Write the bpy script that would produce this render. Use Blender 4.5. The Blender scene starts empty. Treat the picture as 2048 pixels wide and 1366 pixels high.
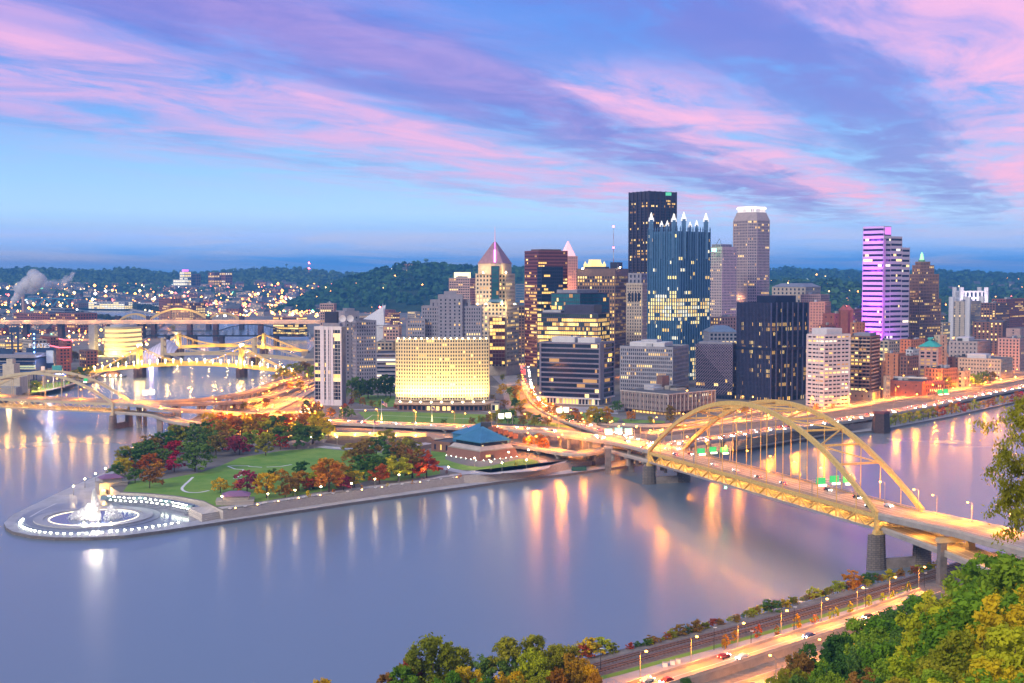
import bpy, math, random
from mathutils import Vector, Matrix, noise as mnoise
R = random.Random(11)
SC = bpy.context.scene
COL = SC.collection
# ------------------------------------------------------------------ camera
CAMZ, FPX, YH = 120.0, 2560.0, 555.0
PITCH = math.atan((683 - YH) / FPX)
cam = bpy.data.objects.new('camera', bpy.data.cameras.new('camera'))
COL.objects.link(cam)
cam.location = (0, 0, CAMZ)
cam.rotation_euler = (math.pi / 2 - PITCH, 0, 0)
cam.data.sensor_width = 36
cam.data.lens = FPX / 2048 * 36
cam.data.clip_start = 1
cam.data.clip_end = 60000
SC.camera = cam
SC.view_settings.view_transform = 'Standard'
SC.view_settings.look = 'None'
SC.view_settings.exposure = 0.35
SC.view_settings.gamma = 1
SC.cycles.max_bounces = 5
SC.cycles.diffuse_bounces = 2
SC.cycles.glossy_bounces = 3
SC.cycles.transmission_bounces = 2
SC.cycles.transparent_max_bounces = 16
SC.cycles.volume_bounces = 0
SC.cycles.sample_clamp_indirect = 4
SC.cycles.sample_clamp_direct = 0
SC.cycles.caustics_reflective = False
SC.cycles.caustics_refractive = False
SC.cycles.use_denoising = True
SC.cycles.use_light_tree = True

def ray(px, py):
    cx, cy = (px - 1024) / FPX, -(py - 683) / FPX
    c, s = math.cos(PITCH), math.sin(PITCH)
    return Vector((cx, c + cy * s, -s + cy * c))
def G(px, py, z=0.0):
    d = ray(px, py); t = (z - CAMZ) / d.z
    return Vector((d.x * t, d.y * t, z))
def P(px, py, D):
    d = ray(px, py); t = D / d.y
    return Vector((d.x * t, D, CAMZ + d.z * t))
def zt(py, D): return P(1024, py, D).z
def xt(px, D): return (px - 1024) / FPX * D / (math.cos(PITCH))
def proj(v):
    c, s = math.cos(PITCH), math.sin(PITCH)
    y, z = v[1], v[2] - CAMZ
    f = y * c - z * s
    return (1024 + FPX * v[0] / f, 683 - FPX * (y * s + z * c) / f)
# ------------------------------------------------------------------ world (dusk sky)
SUN_EL, SUN_AZ = math.radians(6), math.radians(215)
W = bpy.data.worlds.new('World'); SC.world = W; W.use_nodes = True
def build_world():
    nt = W.node_tree; N = nt.nodes; L = nt.links; N.clear()
    def n(t, **k):
        x = N.new(t)
        for a, b in k.items(): setattr(x, a, b)
        return x
    def mth(op, a, b=None, c=None, clamp=False):
        x = n('ShaderNodeMath', operation=op, use_clamp=clamp)
        for i, v in enumerate((a, b, c)):
            if v is None: continue
            if isinstance(v, (int, float)): x.inputs[i].default_value = v
            else: L.new(v, x.inputs[i])
        return x.outputs[0]
    def ramp(fac, pts, interp='EASE'):
        x = n('ShaderNodeValToRGB'); x.color_ramp.interpolation = interp
        e = x.color_ramp.elements
        while len(e) > 1: e.remove(e[-1])
        e[0].position = pts[0][0]; e[0].color = (*pts[0][1], 1)
        for p, c in pts[1:]:
            q = e.new(p); q.color = (*c, 1)
        L.new(fac, x.inputs[0]); return x.outputs[0]
    def mix(f, a, b, bt='MIX'):
        x = n('ShaderNodeMix', data_type='RGBA', blend_type=bt)
        for v, s in ((f, x.inputs[0]), (a, x.inputs[6]), (b, x.inputs[7])):
            if isinstance(v, (int, float)): s.default_value = v
            elif isinstance(v, tuple): s.default_value = (*v, 1)
            else: L.new(v, s)
        return x.outputs[2]
    def noise(vec, scale, detail=5, rough=.55, dist=0):
        x = n('ShaderNodeTexNoise'); x.inputs['Scale'].default_value = scale
        x.inputs['Detail'].default_value = detail; x.inputs['Roughness'].default_value = rough
        x.inputs['Distortion'].default_value = dist
        L.new(vec, x.inputs['Vector']); return x.outputs['Fac']
    def comb(x, y, z=0.0):
        c = n('ShaderNodeCombineXYZ')
        for i, v in enumerate((x, y, z)):
            if isinstance(v, (int, float)): c.inputs[i].default_value = v
            else: L.new(v, c.inputs[i])
        return c.outputs[0]
    tc = n('ShaderNodeTexCoord'); sp = n('ShaderNodeSeparateXYZ')
    L.new(tc.outputs['Generated'], sp.inputs[0])
    X, Y, Z = sp.outputs
    A0 = 0.40
    zz = mth('MAXIMUM', mth('ADD', Z, .006), .012)
    al = mth('DIVIDE', mth('ADD', mth('MULTIPLY', X, math.sin(A0)), mth('MULTIPLY', Y, math.cos(A0))), zz)
    ac = mth('DIVIDE', mth('SUBTRACT', mth('MULTIPLY', X, math.cos(A0)), mth('MULTIPLY', Y, math.sin(A0))), zz)
    def a_of(px, py):
        d = ray(px, py).normalized(); z = max(d.z + .006, .012)
        return (d.x * math.cos(A0) - d.y * math.sin(A0)) / z
    # streaks: cloud plane, stretched along the wind axis
    pl = comb(mth('MULTIPLY', al, .16), ac)
    n1 = noise(pl, .8, 6, .6, .4)
    n2 = noise(pl, 3.0, 7, .62, .3)
    n3 = noise(comb(mth('MULTIPLY', al, .5), ac), .55, 4, .5)
    acd = mth('ADD', ac, mth('ADD', mth('MULTIPLY', mth('SUBTRACT', n1, .5), 1.2), mth('ADD', mth('MULTIPLY', mth('SUBTRACT', n2, .5), .6), mth('MULTIPLY', mth('SUBTRACT', n3, .5), .5))))
    lo, hi = -11.0, 2.0
    f = mth('DIVIDE', mth('SUBTRACT', acd, lo), hi - lo, clamp=True)
    def amask(l):
        pts = sorted((min(max((x - lo) / (hi - lo), 0), 1), (v, v, v)) for x, v in l)
        return ramp(f, pts)
    H_ = 200
    viol = amask([(-8, 0), (-6.2, .05), (-5.5, .4), (-5.0, .3), (-4.4, .3), (-3.9, .35), (-3.5, .4), (-3.1, .85), (-2.7, 1), (-2.45, .85), (-2.1, .35), (-1.8, .3), (-1.5, .55), (-1.1, .85), (-.75, .8), (-.5, .4), (-.2, .2)])
    pink = amask([(-9, .05), (-7, .2), (-6.1, .38), (-5.6, .5), (-4.9, .72), (-4.3, .82), (-3.85, .9), (-3.55, .6), (-3.2, .3), (-2.8, .35), (-2.5, .45), (-2.25, .3), (-1.9, .1), (-1.4, .08), (-.95, .12), (-.72, .35), (-.5, .82), (-.25, 1.0)])
    pinkb = amask([(-2.75, 0), (-2.5, .55), (-2.3, 1), (-2.05, 1.0), (-1.8, .85), (-1.55, .6), (-1.3, 0)])
    lowz = n('ShaderNodeMapRange', interpolation_type='SMOOTHSTEP'); lowz.inputs[1].default_value = .185; lowz.inputs[2].default_value = .135; L.new(Z, lowz.inputs[0])
    pink = mth('MAXIMUM', pink, mth('MULTIPLY', pinkb, lowz.outputs[0]))
    fine = comb(mth('MULTIPLY', al, .50), ac)
    nf1 = noise(fine, 2.1, 9, .64, .5); nf2 = noise(comb(mth('ADD', mth('MULTIPLY', al, .46), 7.3), ac), 1.6, 9, .62, .7)
    def edge(v, a, b):
        x = n('ShaderNodeMapRange', interpolation_type='SMOOTHSTEP'); x.inputs[1].default_value = a; x.inputs[2].default_value = b; L.new(v, x.inputs[0]); return x.outputs[0]
    base = ramp(mth('MULTIPLY', Z, 4.0, clamp=True), [(0, (.42, .70, 1.05)), (.2, (.42, .70, 1.05)), (.38, (.24, .53, .95)), (.5, (.14, .38, .88)), (.75, (.085, .25, .78)), (1, (.08, .21, .74))], 'LINEAR')
    vm = mth('MULTIPLY', viol, edge(mth('ADD', nf1, mth('MULTIPLY', viol, .20)), .40, .70), clamp=True)
    high = mix(mth('MULTIPLY', vm, .85), base, (.15, .14, .58))
    soft = mth('MULTIPLY', pink, edge(mth('ADD', nf2, mth('MULTIPLY', pink, .12)), .36, .78), clamp=True)
    high = mix(mth('MULTIPLY', soft, .80), high, (.56, .36, .76))
    pm = mth('MULTIPLY', mth('MULTIPLY', pink, pink), edge(mth('ADD', nf2, mth('ADD', mth('MULTIPLY', nf1, .35), mth('MULTIPLY', pink, .10))), .54, 1.0), clamp=True)
    high = mix(mth('MULTIPLY', pm, .95), high, (.92, .44, .70))
    # lower sky
    az = mth('ARCTAN2', X, Y)
    hb = noise(comb(mth('MULTIPLY', az, 3.0), mth('MULTIPLY', Z, 52)), 1.25, 8, .66, .7)
    zd = mth('ADD', Z, mth('MULTIPLY', mth('SUBTRACT', hb, .5), .012))
    low = ramp(mth('MULTIPLY', zd, 4.0, clamp=True), [(0.0, (.06, .36, .98)), (.045, (.08, .41, 1.05)), (.07, (.19, .49, 1.08)), (.095, (.34, .58, 1.08)), (.125, (.41, .60, 1.08)),
               (.15, (.34, .60, 1.05)), (.20, (.42, .72, 1.1)), (.34, (.36, .66, 1.0)), (.55, (.24, .56, .96)), (1.0, (.2, .3, .8))], 'LINEAR')
    bank = mth('MULTIPLY', mth('SUBTRACT', hb, .42, clamp=True), 5.0, clamp=True)
    bz = ramp(mth('MULTIPLY', Z, 4.0, clamp=True), [(0, (0, 0, 0)), (.02, (.35,) * 3), (.05, (.95,) * 3), (.12, (.9,) * 3), (.16, (.35,) * 3), (.24, (0, 0, 0))], 'LINEAR')
    low = mix(mth('MULTIPLY', bank, bz), low, (.54, .60, .90))
    fade = n('ShaderNodeMapRange', interpolation_type='SMOOTHSTEP')
    fade.inputs[1].default_value = .028; fade.inputs[2].default_value = .068
    L.new(mth('ADD', Z, mth('MULTIPLY', mth('SUBTRACT', nf1, .5), .05)), fade.inputs[0])
    sky = mix(fade.outputs[0], low, high)
    # overhead and behind: even lavender dusk
    up = n('ShaderNodeMapRange', interpolation_type='SMOOTHSTEP')
    up.inputs[1].default_value = .28; up.inputs[2].default_value = .6
    L.new(Z, up.inputs[0])
    sky = mix(up.outputs[0], sky, (.32, .42, .74))
    bh = n('ShaderNodeMapRange', interpolation_type='SMOOTHSTEP')
    bh.inputs[1].default_value = .35; bh.inputs[2].default_value = -.3
    L.new(Y, bh.inputs[0])
    sky = mix(bh.outputs[0], sky, (.46, .48, .64))
    nis = n('ShaderNodeTexSky', sky_type='NISHITA')
    nis.sun_disc = False; nis.sun_elevation = SUN_EL; nis.sun_rotation = SUN_AZ
    b1 = n('ShaderNodeBackground'); b1.inputs[1].default_value = .02
    L.new(nis.outputs[0], b1.inputs[0])
    b2 = n('ShaderNodeBackground'); b2.inputs[1].default_value = .87
    L.new(sky, b2.inputs[0])
    ad = n('ShaderNodeAddShader'); L.new(b1.outputs[0], ad.inputs[0]); L.new(b2.outputs[0], ad.inputs[1])
    o = n('ShaderNodeOutputWorld'); L.new(ad.outputs[0], o.inputs[0])
build_world()
W.cycles.sampling_method = 'MANUAL'
W.cycles.sample_map_resolution = 512
sun = bpy.data.objects.new('sun', bpy.data.lights.new('sun', 'SUN')); COL.objects.link(sun)
sun.data.energy = 2.2; sun.data.angle = math.radians(14); sun.data.color = (1, .90, .77)
sun.rotation_euler = (math.pi / 2 - math.radians(28), 0, -math.radians(35))
# ------------------------------------------------------------------ materials
MC = {}
def M(name, col=(.5, .5, .5), rough=.8, metal=0.0, emit=None, es=0.0, var=.18, scale=.25, spec=.3, sample=False, obj_rand=0.0):
    if name in MC: return MC[name]
    m = bpy.data.materials.new(name); MC[name] = m; m.use_nodes = True
    nt = m.node_tree; b = nt.nodes['Principled BSDF']
    b.inputs['Roughness'].default_value = rough; b.inputs['Metallic'].default_value = metal
    b.inputs['Specular IOR Level'].default_value = spec
    b.inputs['Base Color'].default_value = (*col, 1)
    if var > 0:
        tc = nt.nodes.new('ShaderNodeTexCoord'); nz = nt.nodes.new('ShaderNodeTexNoise')
        nz.inputs['Scale'].default_value = scale; nz.inputs['Detail'].default_value = 6; nz.inputs['Roughness'].default_value = .65
        nt.links.new(tc.outputs['Object'], nz.inputs['Vector'])
        r = nt.nodes.new('ShaderNodeValToRGB')
        r.color_ramp.elements[0].position = .3; r.color_ramp.elements[1].position = .7
        r.color_ramp.elements[0].color = (*[c * (1 - var) for c in col], 1)
        r.color_ramp.elements[1].color = (*[min(1, c * (1 + var)) for c in col], 1)
        nt.links.new(nz.outputs['Fac'], r.inputs[0]); nt.links.new(r.outputs[0], b.inputs['Base Color'])
    if emit:
        b.inputs['Emission Color'].default_value = (*emit, 1); b.inputs['Emission Strength'].default_value = es
    m.cycles.emission_sampling = 'FRONT_BACK' if sample else 'NONE'
    return m
def leafmat(name, col, var=.35, scale=.35, tr=.3):
    if name in MC: return MC[name]
    m = bpy.data.materials.new(name); MC[name] = m; m.use_nodes = True
    nt = m.node_tree; N = nt.nodes; L = nt.links; N.clear()
    tc = N.new('ShaderNodeTexCoord'); nz = N.new('ShaderNodeTexNoise'); nz.inputs['Scale'].default_value = scale
    nz.inputs['Detail'].default_value = 4
    L.new(tc.outputs['Object'], nz.inputs['Vector'])
    r = N.new('ShaderNodeValToRGB'); e = r.color_ramp.elements
    e[0].position = .3; e[1].position = .72
    e[0].color = (col[0] * (1 - var) * .9, col[1] * (1 - var), col[2] * (1 - var), 1)
    e[1].color = (min(1, col[0] * (1 + var) * 1.1), min(1, col[1] * (1 + var)), col[2] * (1 + var * .3), 1)
    L.new(nz.outputs['Fac'], r.inputs[0])
    oi = N.new('ShaderNodeObjectInfo'); h = N.new('ShaderNodeHueSaturation')
    mr = N.new('ShaderNodeMapRange'); mr.inputs[3].default_value = .475; mr.inputs[4].default_value = .525
    L.new(oi.outputs['Random'], mr.inputs[0]); L.new(mr.outputs[0], h.inputs['Hue'])
    mv = N.new('ShaderNodeMapRange'); mv.inputs[3].default_value = 1.2; mv.inputs[4].default_value = .8
    L.new(oi.outputs['Random'], mv.inputs[0]); L.new(mv.outputs[0], h.inputs['Value'])
    L.new(r.outputs[0], h.inputs['Color'])
    d = N.new('ShaderNodeBsdfDiffuse'); t = N.new('ShaderNodeBsdfTranslucent'); x = N.new('ShaderNodeMixShader')
    x.inputs[0].default_value = tr
    L.new(h.outputs[0], d.inputs[0]); L.new(h.outputs[0], t.inputs[0]); L.new(d.outputs[0], x.inputs[1]); L.new(t.outputs[0], x.inputs[2])
    o = N.new('ShaderNodeOutputMaterial'); L.new(x.outputs[0], o.inputs[0])
    return m
def brickmat(name, c1, c2, mortar, scale, bw=.5, bh=.25):
    if name in MC: return MC[name]
    m = M(name, c1, .9, var=0)
    nt = m.node_tree; b = nt.nodes['Principled BSDF']
    tc = nt.nodes.new('ShaderNodeTexCoord'); mp = nt.nodes.new('ShaderNodeMapping'); mp.inputs['Rotation'].default_value = (math.pi / 2, 0, 0)
    br = nt.nodes.new('ShaderNodeTexBrick'); br.inputs['Scale'].default_value = scale
    br.inputs['Color1'].default_value = (*c1, 1); br.inputs['Color2'].default_value = (*c2, 1); br.inputs['Mortar'].default_value = (*mortar, 1)
    br.inputs['Mortar Size'].default_value = .03
    nt.links.new(tc.outputs['Object'], mp.inputs[0]); nt.links.new(mp.outputs[0], br.inputs['Vector']); nt.links.new(br.outputs[0], b.inputs['Base Color'])
    return m
# ------------------------------------------------------------------ mesh builder
class MB:
    def __init__(s): s.v = []; s.f = []; s.m = []
    def face(s, pts, mi=0):
        k = len(s.v); s.v += [tuple(p) for p in pts]; s.f.append(tuple(range(k, k + len(pts)))); s.m.append(mi)
    def box(s, c, d, rot=0.0, mi=0, taper=1.0):
        cs, sn = math.cos(rot), math.sin(rot); k = len(s.v)
        for dz in (-.5, .5):
            tp = 1.0 if dz < 0 else taper
            for dx, dy in ((-.5, -.5), (.5, -.5), (.5, .5), (-.5, .5)):
                x, y = dx * d[0] * tp, dy * d[1] * tp
                s.v.append((c[0] + x * cs - y * sn, c[1] + x * sn + y * cs, c[2] + dz * d[2]))
        for q in ((3, 2, 1, 0), (4, 5, 6, 7), (0, 1, 5, 4), (1, 2, 6, 5), (2, 3, 7, 6), (3, 0, 4, 7)):
            s.f.append(tuple(k + i for i in q)); s.m.append(mi)
    def beam(s, a, b, w, h, mi=0, up=Vector((0, 0, 1))):
        a, b = Vector(a), Vector(b); d = (b - a)
        if d.length < 1e-6: return
        d.normalize(); sd = d.cross(up)
        if sd.length < 1e-4: sd = d.cross(Vector((0, 1, 0)))
        sd.normalize(); u = sd.cross(d).normalized(); k = len(s.v)
        for p in (a, b):
            for x, y in ((-.5, -.5), (.5, -.5), (.5, .5), (-.5, .5)):
                s.v.append(tuple(p + sd * (x * w) + u * (y * h)))
        for q in ((0, 1, 2, 3), (7, 6, 5, 4), (0, 4, 5, 1), (1, 5, 6, 2), (2, 6, 7, 3), (3, 7, 4, 0)):
            s.f.append(tuple(k + i for i in q)); s.m.append(mi)
    def tube(s, a, b, r0, r1, n=6, mi=0, cap=True):
        a, b = Vector(a), Vector(b); d = (b - a).normalized(); sd = d.cross(Vector((0, 0, 1)))
        if sd.length < 1e-4: sd = Vector((1, 0, 0))
        sd.normalize(); u = sd.cross(d); k = len(s.v)
        for p, r in ((a, r0), (b, r1)):
            for i in range(n):
                t = 2 * math.pi * i / n; s.v.append(tuple(p + sd * (math.cos(t) * r) + u * (math.sin(t) * r)))
        for i in range(n):
            j = (i + 1) % n; s.f.append((k + i, k + j, k + n + j, k + n + i)); s.m.append(mi)
        if cap:
            s.f.append(tuple(k + n + i for i in range(n))); s.m.append(mi)
            s.f.append(tuple(k + n - 1 - i for i in range(n))); s.m.append(mi)
    def sweep(s, pts, w, h, mi=0, closed=False):
        """rectangular section swept along points: one connected strip"""
        pts = [Vector(p) for p in pts]; k0 = len(s.v); n = len(pts)
        for i, p in enumerate(pts):
            d = (pts[min(i + 1, n - 1)] - pts[max(i - 1, 0)]); d.normalize()
            sd = d.cross(Vector((0, 0, 1)))
            if sd.length < 1e-4: sd = Vector((1, 0, 0))
            sd.normalize(); u = sd.cross(d).normalized()
            for x, y in ((-.5, -.5), (.5, -.5), (.5, .5), (-.5, .5)):
                s.v.append(tuple(p + sd * (x * w) + u * (y * h)))
        for i in range(n - 1):
            a, b = k0 + 4 * i, k0 + 4 * i + 4
            for q in range(4):
                r = (q + 1) % 4; s.f.append((a + q, a + r, b + r, b + q)); s.m.append(mi)
        s.f.append((k0, k0 + 3, k0 + 2, k0 + 1)); s.m.append(mi)
        e = k0 + 4 * (n - 1); s.f.append((e, e + 1, e + 2, e + 3)); s.m.append(mi)
    def prism(s, poly, z0, z1, mi=0, ms=None, bottom=False):
        n = len(poly); k = len(s.v); ms = mi if ms is None else ms
        s.v += [(p[0], p[1], z0) for p in poly] + [(p[0], p[1], z1) for p in poly]
        for i in range(n):
            j = (i + 1) % n; s.f.append((k + i, k + j, k + n + j, k + n + i)); s.m.append(ms)
        s.f.append(tuple(range(k + n, k + 2 * n))); s.m.append(mi)
        if bottom: s.f.append(tuple(range(k + n - 1, k - 1, -1))); s.m.append(mi)
    def frustum(s, poly, z0, poly2, z1, mi=0, top=True):
        n = len(poly); k = len(s.v)
        s.v += [(p[0], p[1], z0) for p in poly] + [(p[0], p[1], z1) for p in poly2]
        for i in range(n):
            j = (i + 1) % n; s.f.append((k + i, k + j, k + n + j, k + n + i)); s.m.append(mi)
        if top: s.f.append(tuple(range(k + n, k + 2 * n))); s.m.append(mi)
    def cone(s, poly, z0, apex, mi=0):
        n = len(poly); k = len(s.v); s.v += [(p[0], p[1], z0) for p in poly] + [tuple(apex)]
        for i in range(n): s.f.append((k + i, k + (i + 1) % n, k + n)); s.m.append(mi)
    def ball(s, c, r, nu=8, nv=5, mi=0, sz=1.0):
        k = len(s.v); c = Vector(c)
        s.v.append(tuple(c + Vector((0, 0, r * sz))))
        for j in range(1, nv):
            t = math.pi * j / nv
            for i in range(nu):
                a = 2 * math.pi * i / nu
                s.v.append((c.x + r * math.sin(t) * math.cos(a), c.y + r * math.sin(t) * math.sin(a), c.z + r * sz * math.cos(t)))
        s.v.append(tuple(c - Vector((0, 0, r * sz)))); e = len(s.v) - 1
        for i in range(nu):
            s.f.append((k, k + 1 + i, k + 1 + (i + 1) % nu)); s.m.append(mi)
            b = k + 1 + (nv - 2) * nu; s.f.append((e, b + (i + 1) % nu, b + i)); s.m.append(mi)
        for j in range(nv - 2):
            for i in range(nu):
                a, b = k + 1 + j * nu + i, k + 1 + j * nu + (i + 1) % nu
                s.f.append((a, a + nu, b + nu, b)); s.m.append(mi)
    def mesh(s, name, mats, smooth=False):
        me = bpy.data.meshes.new(name); me.from_pydata(s.v, [], s.f)
        for m in (mats if isinstance(mats, (list, tuple)) else [mats]): me.materials.append(m)
        if any(s.m): me.polygons.foreach_set('material_index', s.m)
        if smooth: me.polygons.foreach_set('use_smooth', [True] * len(s.f))
        me.update(); return me
    def build(s, name, mats, parent=None, smooth=False, local=False):
        o = bpy.data.objects.new(name, s.mesh(name, mats, smooth)); COL.objects.link(o)
        if parent is not None: adopt(o, parent, local)
        return o
def wloc(o):
    v = Vector(o.location)
    while o.parent is not None:
        v = v + o.matrix_parent_inverse.translation; o = o.parent; v = v + Vector(o.location)
    return v
def adopt(o, parent, local=False):
    o.parent = parent
    if not local:
        v = Vector((0, 0, 0)); p = parent
        v = wloc(p)
        o.matrix_parent_inverse = Matrix.Translation(-v)
AUTO = []
def tag(o, label, cat, group=None, auto=False):
    o['label'] = label; o['category'] = cat
    if group: o['group'] = group
    if auto: AUTO.append(o)
    return o
def thing(name, label, cat, loc, group=None, auto=False):
    o = bpy.data.objects.new(name, None); COL.objects.link(o); o.location = loc
    o.empty_display_size = 1
    return tag(o, label, cat, group, auto)
def struct(o, kind='structure'): o['kind'] = kind; return o
def copy_thing(src, loc, rotz=0.0, scale=1.0, label=None):
    c = src.copy(); COL.objects.link(c); c.location = loc; c.rotation_euler = (0, 0, rotz)
    c.scale = (scale, scale, scale) if not isinstance(scale, tuple) else scale
    if label: c['label'] = label
    for ch in KIDS.get(src.name, []):
        d = ch.copy(); COL.objects.link(d); d.parent = c
    AUTO.append(c); return c
KIDS = {}
ORD = 'first second third fourth fifth sixth seventh eighth ninth tenth eleventh twelfth thirteenth fourteenth fifteenth sixteenth seventeenth eighteenth nineteenth twentieth'.split()
TENS = {20: 'twenty', 30: 'thirty', 40: 'forty', 50: 'fifty', 60: 'sixty', 70: 'seventy', 80: 'eighty', 90: 'ninety'}
def ordinal(n):
    if n <= 20: return ORD[n - 1]
    t, u = n // 10 * 10, n % 10
    return (TENS[t][:-1] + 'ieth') if u == 0 else TENS[t] + '-' + ORD[u - 1]
def finish_labels():
    by = {}
    for o in AUTO: by.setdefault(o['label'], []).append(o)
    for lab, os_ in by.items():
        if len(os_) == 1: continue
        os_.sort(key=lambda o: proj(o.location)[0])
        if len(os_) > 99: continue
        for i, o in enumerate(os_): o['label'] = lab + (', leftmost of them' if i == 0 else ', rightmost of them' if i == len(os_) - 1 else ', %s from the left' % ordinal(i + 1))
# ------------------------------------------------------------------ water
def watermat():
    m = bpy.data.materials.new('river_water'); m.use_nodes = True
    nt = m.node_tree; N = nt.nodes; L = nt.links; b = N['Principled BSDF']
    b.inputs['Base Color'].default_value = (.16, .205, .265, 1)
    b.inputs['Roughness'].default_value = .17; b.inputs['IOR'].default_value = 1.6
    b.inputs['Specular IOR Level'].default_value = .75
    tc = N.new('ShaderNodeTexCoord'); mp = N.new('ShaderNodeMapping'); mp.inputs['Scale'].default_value = (.012, .03, 1); mp.inputs['Rotation'].default_value = (0, 0, .35)
    L.new(tc.outputs['Object'], mp.inputs[0])
    n1 = N.new('ShaderNodeTexNoise'); n1.inputs['Scale'].default_value = 1.0; n1.inputs['Detail'].default_value = 3; n1.inputs['Roughness'].default_value = .5; n1.inputs['Distortion'].default_value = .2
    L.new(mp.outputs[0], n1.inputs['Vector'])
    r = N.new('ShaderNodeMapRange'); r.inputs[1].default_value = .35; r.inputs[2].default_value = .68; r.inputs[3].default_value = .255; r.inputs[4].default_value = .265
    L.new(n1.outputs['Fac'], r.inputs[0]); L.new(r.outputs[0], b.inputs['Roughness'])
    n2 = N.new('ShaderNodeTexNoise'); n2.inputs['Scale'].default_value = .22; n2.inputs['Detail'].default_value = 3
    L.new(tc.outputs['Object'], n2.inputs['Vector'])
    bp = N.new('ShaderNodeBump'); bp.inputs['Strength'].default_value = .02; bp.inputs['Distance'].default_value = .4
    L.new(n2.outputs['Fac'], bp.inputs['Height'])
    return m
mb = MB(); mb.face([(-9700, -1500, 0), (9700, -1500, 0), (9700, 11000, 0), (-9700, 11000, 0)])
struct(mb.build('water', watermat()))
# ------------------------------------------------------------------ ground sheets
GZ = 6.0
m_soil = M('city_ground', (.19, .17, .155), .9, var=.4, scale=.02)
m_quay = brickmat('quay_stone', (.16, .14, .15), (.22, .2, .2), (.08, .07, .08), .35)
m_paver = M('plaza_paving', (.38, .37, .41), .55, var=.2, scale=.15)
m_stonewall = brickmat('rubble_stone', (.58, .52, .49), (.46, .41, .39), (.27, .24, .23), .6)
m_asph = M('asphalt', (.075, .066, .062), .8, var=.25, scale=.12)
m_conc = M('concrete', (.33, .30, .28), .85, var=.2, scale=.2)
m_conc_d = M('weathered_concrete', (.17, .15, .15), .9, var=.35, scale=.3)
m_white = M('white_paint', (.72, .7, .7), .6, var=.08)
m_dark = M('dark_metal', (.05, .05, .06), .5, var=.2)
m_steel = M('galvanised_steel', (.38, .36, .36), .5, .4, var=.1)
def px_poly(l, z): return [tuple(G(p[0], p[1], z))[:2] if len(p) == 2 else (p[1], p[2]) for p in l]
XX = 'w'
shore = [(8, 1052), (12, 1061), (25, 1069), (60, 1077), (110, 1081), (180, 1081), (250, 1077), (320, 1068), (400, 1056), (700, 1011), (1000, 968), (1150, 950), (1245, 937), (1300, 926), (1400, 912),
         (1480, 903), (1560, 890), (1640, 877), (1760, 863), (1900, 836), (2048, 803), (2400, 745), (XX, 1500, 2600), (XX, 9700, 5200), (XX, 9700, 11400), (XX, -9700, 11400), (XX, -9700, 7000),
         (80, 603), (150, 606), (225, 612), (247, 619), (300, 628), (410, 640), (480, 645), (560, 651), (612, 664), (624, 690), (602, 716), (575, 738), (548, 760), (480, 792), (420, 822), (370, 848), (300, 890), (235, 940), (150, 975), (60, 1018), (25, 1036)]
mb = MB(); mb.prism(px_poly(shore, 0), -2, 1.5, 0, 1)
struct(mb.build('promenade', [m_paver, m_quay]))
upper = [(212, 968), (240, 985), (300, 988), (360, 994), (408, 1003), (434, 1016), (446, 1021), (520, 1010), (600, 997), (700, 983), (820, 966), (928, 951), (975, 948), (1050, 940), (1130, 926), (1200, 914), (1290, 900), (1400, 889),
         (1480, 881), (1560, 868), (1640, 855), (1760, 842), (1900, 815), (2048, 784), (2400, 729), (XX, 1520, 2640), (XX, 9690, 5300), (XX, 9690, 11390), (XX, -9690, 11390), (XX, -9690, 7100),
         (85, 601), (150, 604), (226, 609), (250, 616), (302, 625), (411, 636), (482, 641), (563, 647), (617, 661), (630, 690), (608, 714), (582, 736), (556, 757), (486, 788), (426, 816), (376, 842), (306, 883), (246, 928)]
mb = MB(); mb.prism(px_poly(upper, GZ), 1.0, GZ, 0, 1)
struct(mb.build('ground', [m_soil, m_stonewall]))
north = [(-700, 830), (0, 806), (41, 796), (143, 772), (192, 752), (216, 741), (300, 722), (332, 712), (345, 690), (305, 675), (312, 662), (330, 650), (300, 645), (262, 641), (200, 631), (150, 619), (138, 612), (60, 609), (XX, -9690, 6800), (XX, -9690, 1000)]
np_ = px_poly(north, 0)
mb = MB(); mb.prism(np_[::-1] if False else np_[::-1], -2, 5.0, 0, 1)
struct(mb.build('ground', [m_soil, m_quay]))
south = [(XX, -600, 420), (600, 1440), (900, 1380), (1190, 1312), (1400, 1258), (1560, 1218), (1700, 1180), (1860, 1142), (2048, 1098), (2400, 1030), (XX, 1400, 1100), (XX, 1400, -400), (XX, -600, -400)]
mb = MB(); mb.prism(px_poly(south, 3.5)[::-1], -2, 3.5, 0, 1)
struct(mb.build('ground', [M('gravel_ground', (.20, .18, .17), .95, var=.3, scale=.4), m_conc_d]))
# near hillside below the viewpoint
def lerp_tab(t, x):
    if x <= t[0][0]: return t[0][1]
    for (a, b), (c, d) in zip(t, t[1:]):
        if x <= c: return b + (d - b) * (x - a) / (c - a)
    return t[-1][1]
FOOT = [(-400, 318), (-150, 320), (0, 326), (30, 328), (60, 336), (80, 348), (112, 376), (143, 400), (200, 440), (300, 505), (600, 640)]
def hill_near(x, y):
    yf = lerp_tab(FOOT, x)
    if y >= yf: return 3.4
    t = max(0, y) / yf
    z = 3.4 + 103 * (1 - t)
    return z + 1.5 * mnoise.noise(Vector((x * .03, y * .03, 0)))* min(1, (1 - t) * 6)
mb = MB(); nx, ny = 60, 40
for j in range(ny + 1):
    for i in range(nx + 1):
        x = -400 + 1000 * i / nx; yf = lerp_tab(FOOT, x); y = -60 + (yf + 62) * j / ny
        z = hill_near(x, y) if j < ny else 3.2
        if math.hypot(x, y) < 26: z = min(z, 103)
        mb.v.append((x, y, z))
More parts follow.
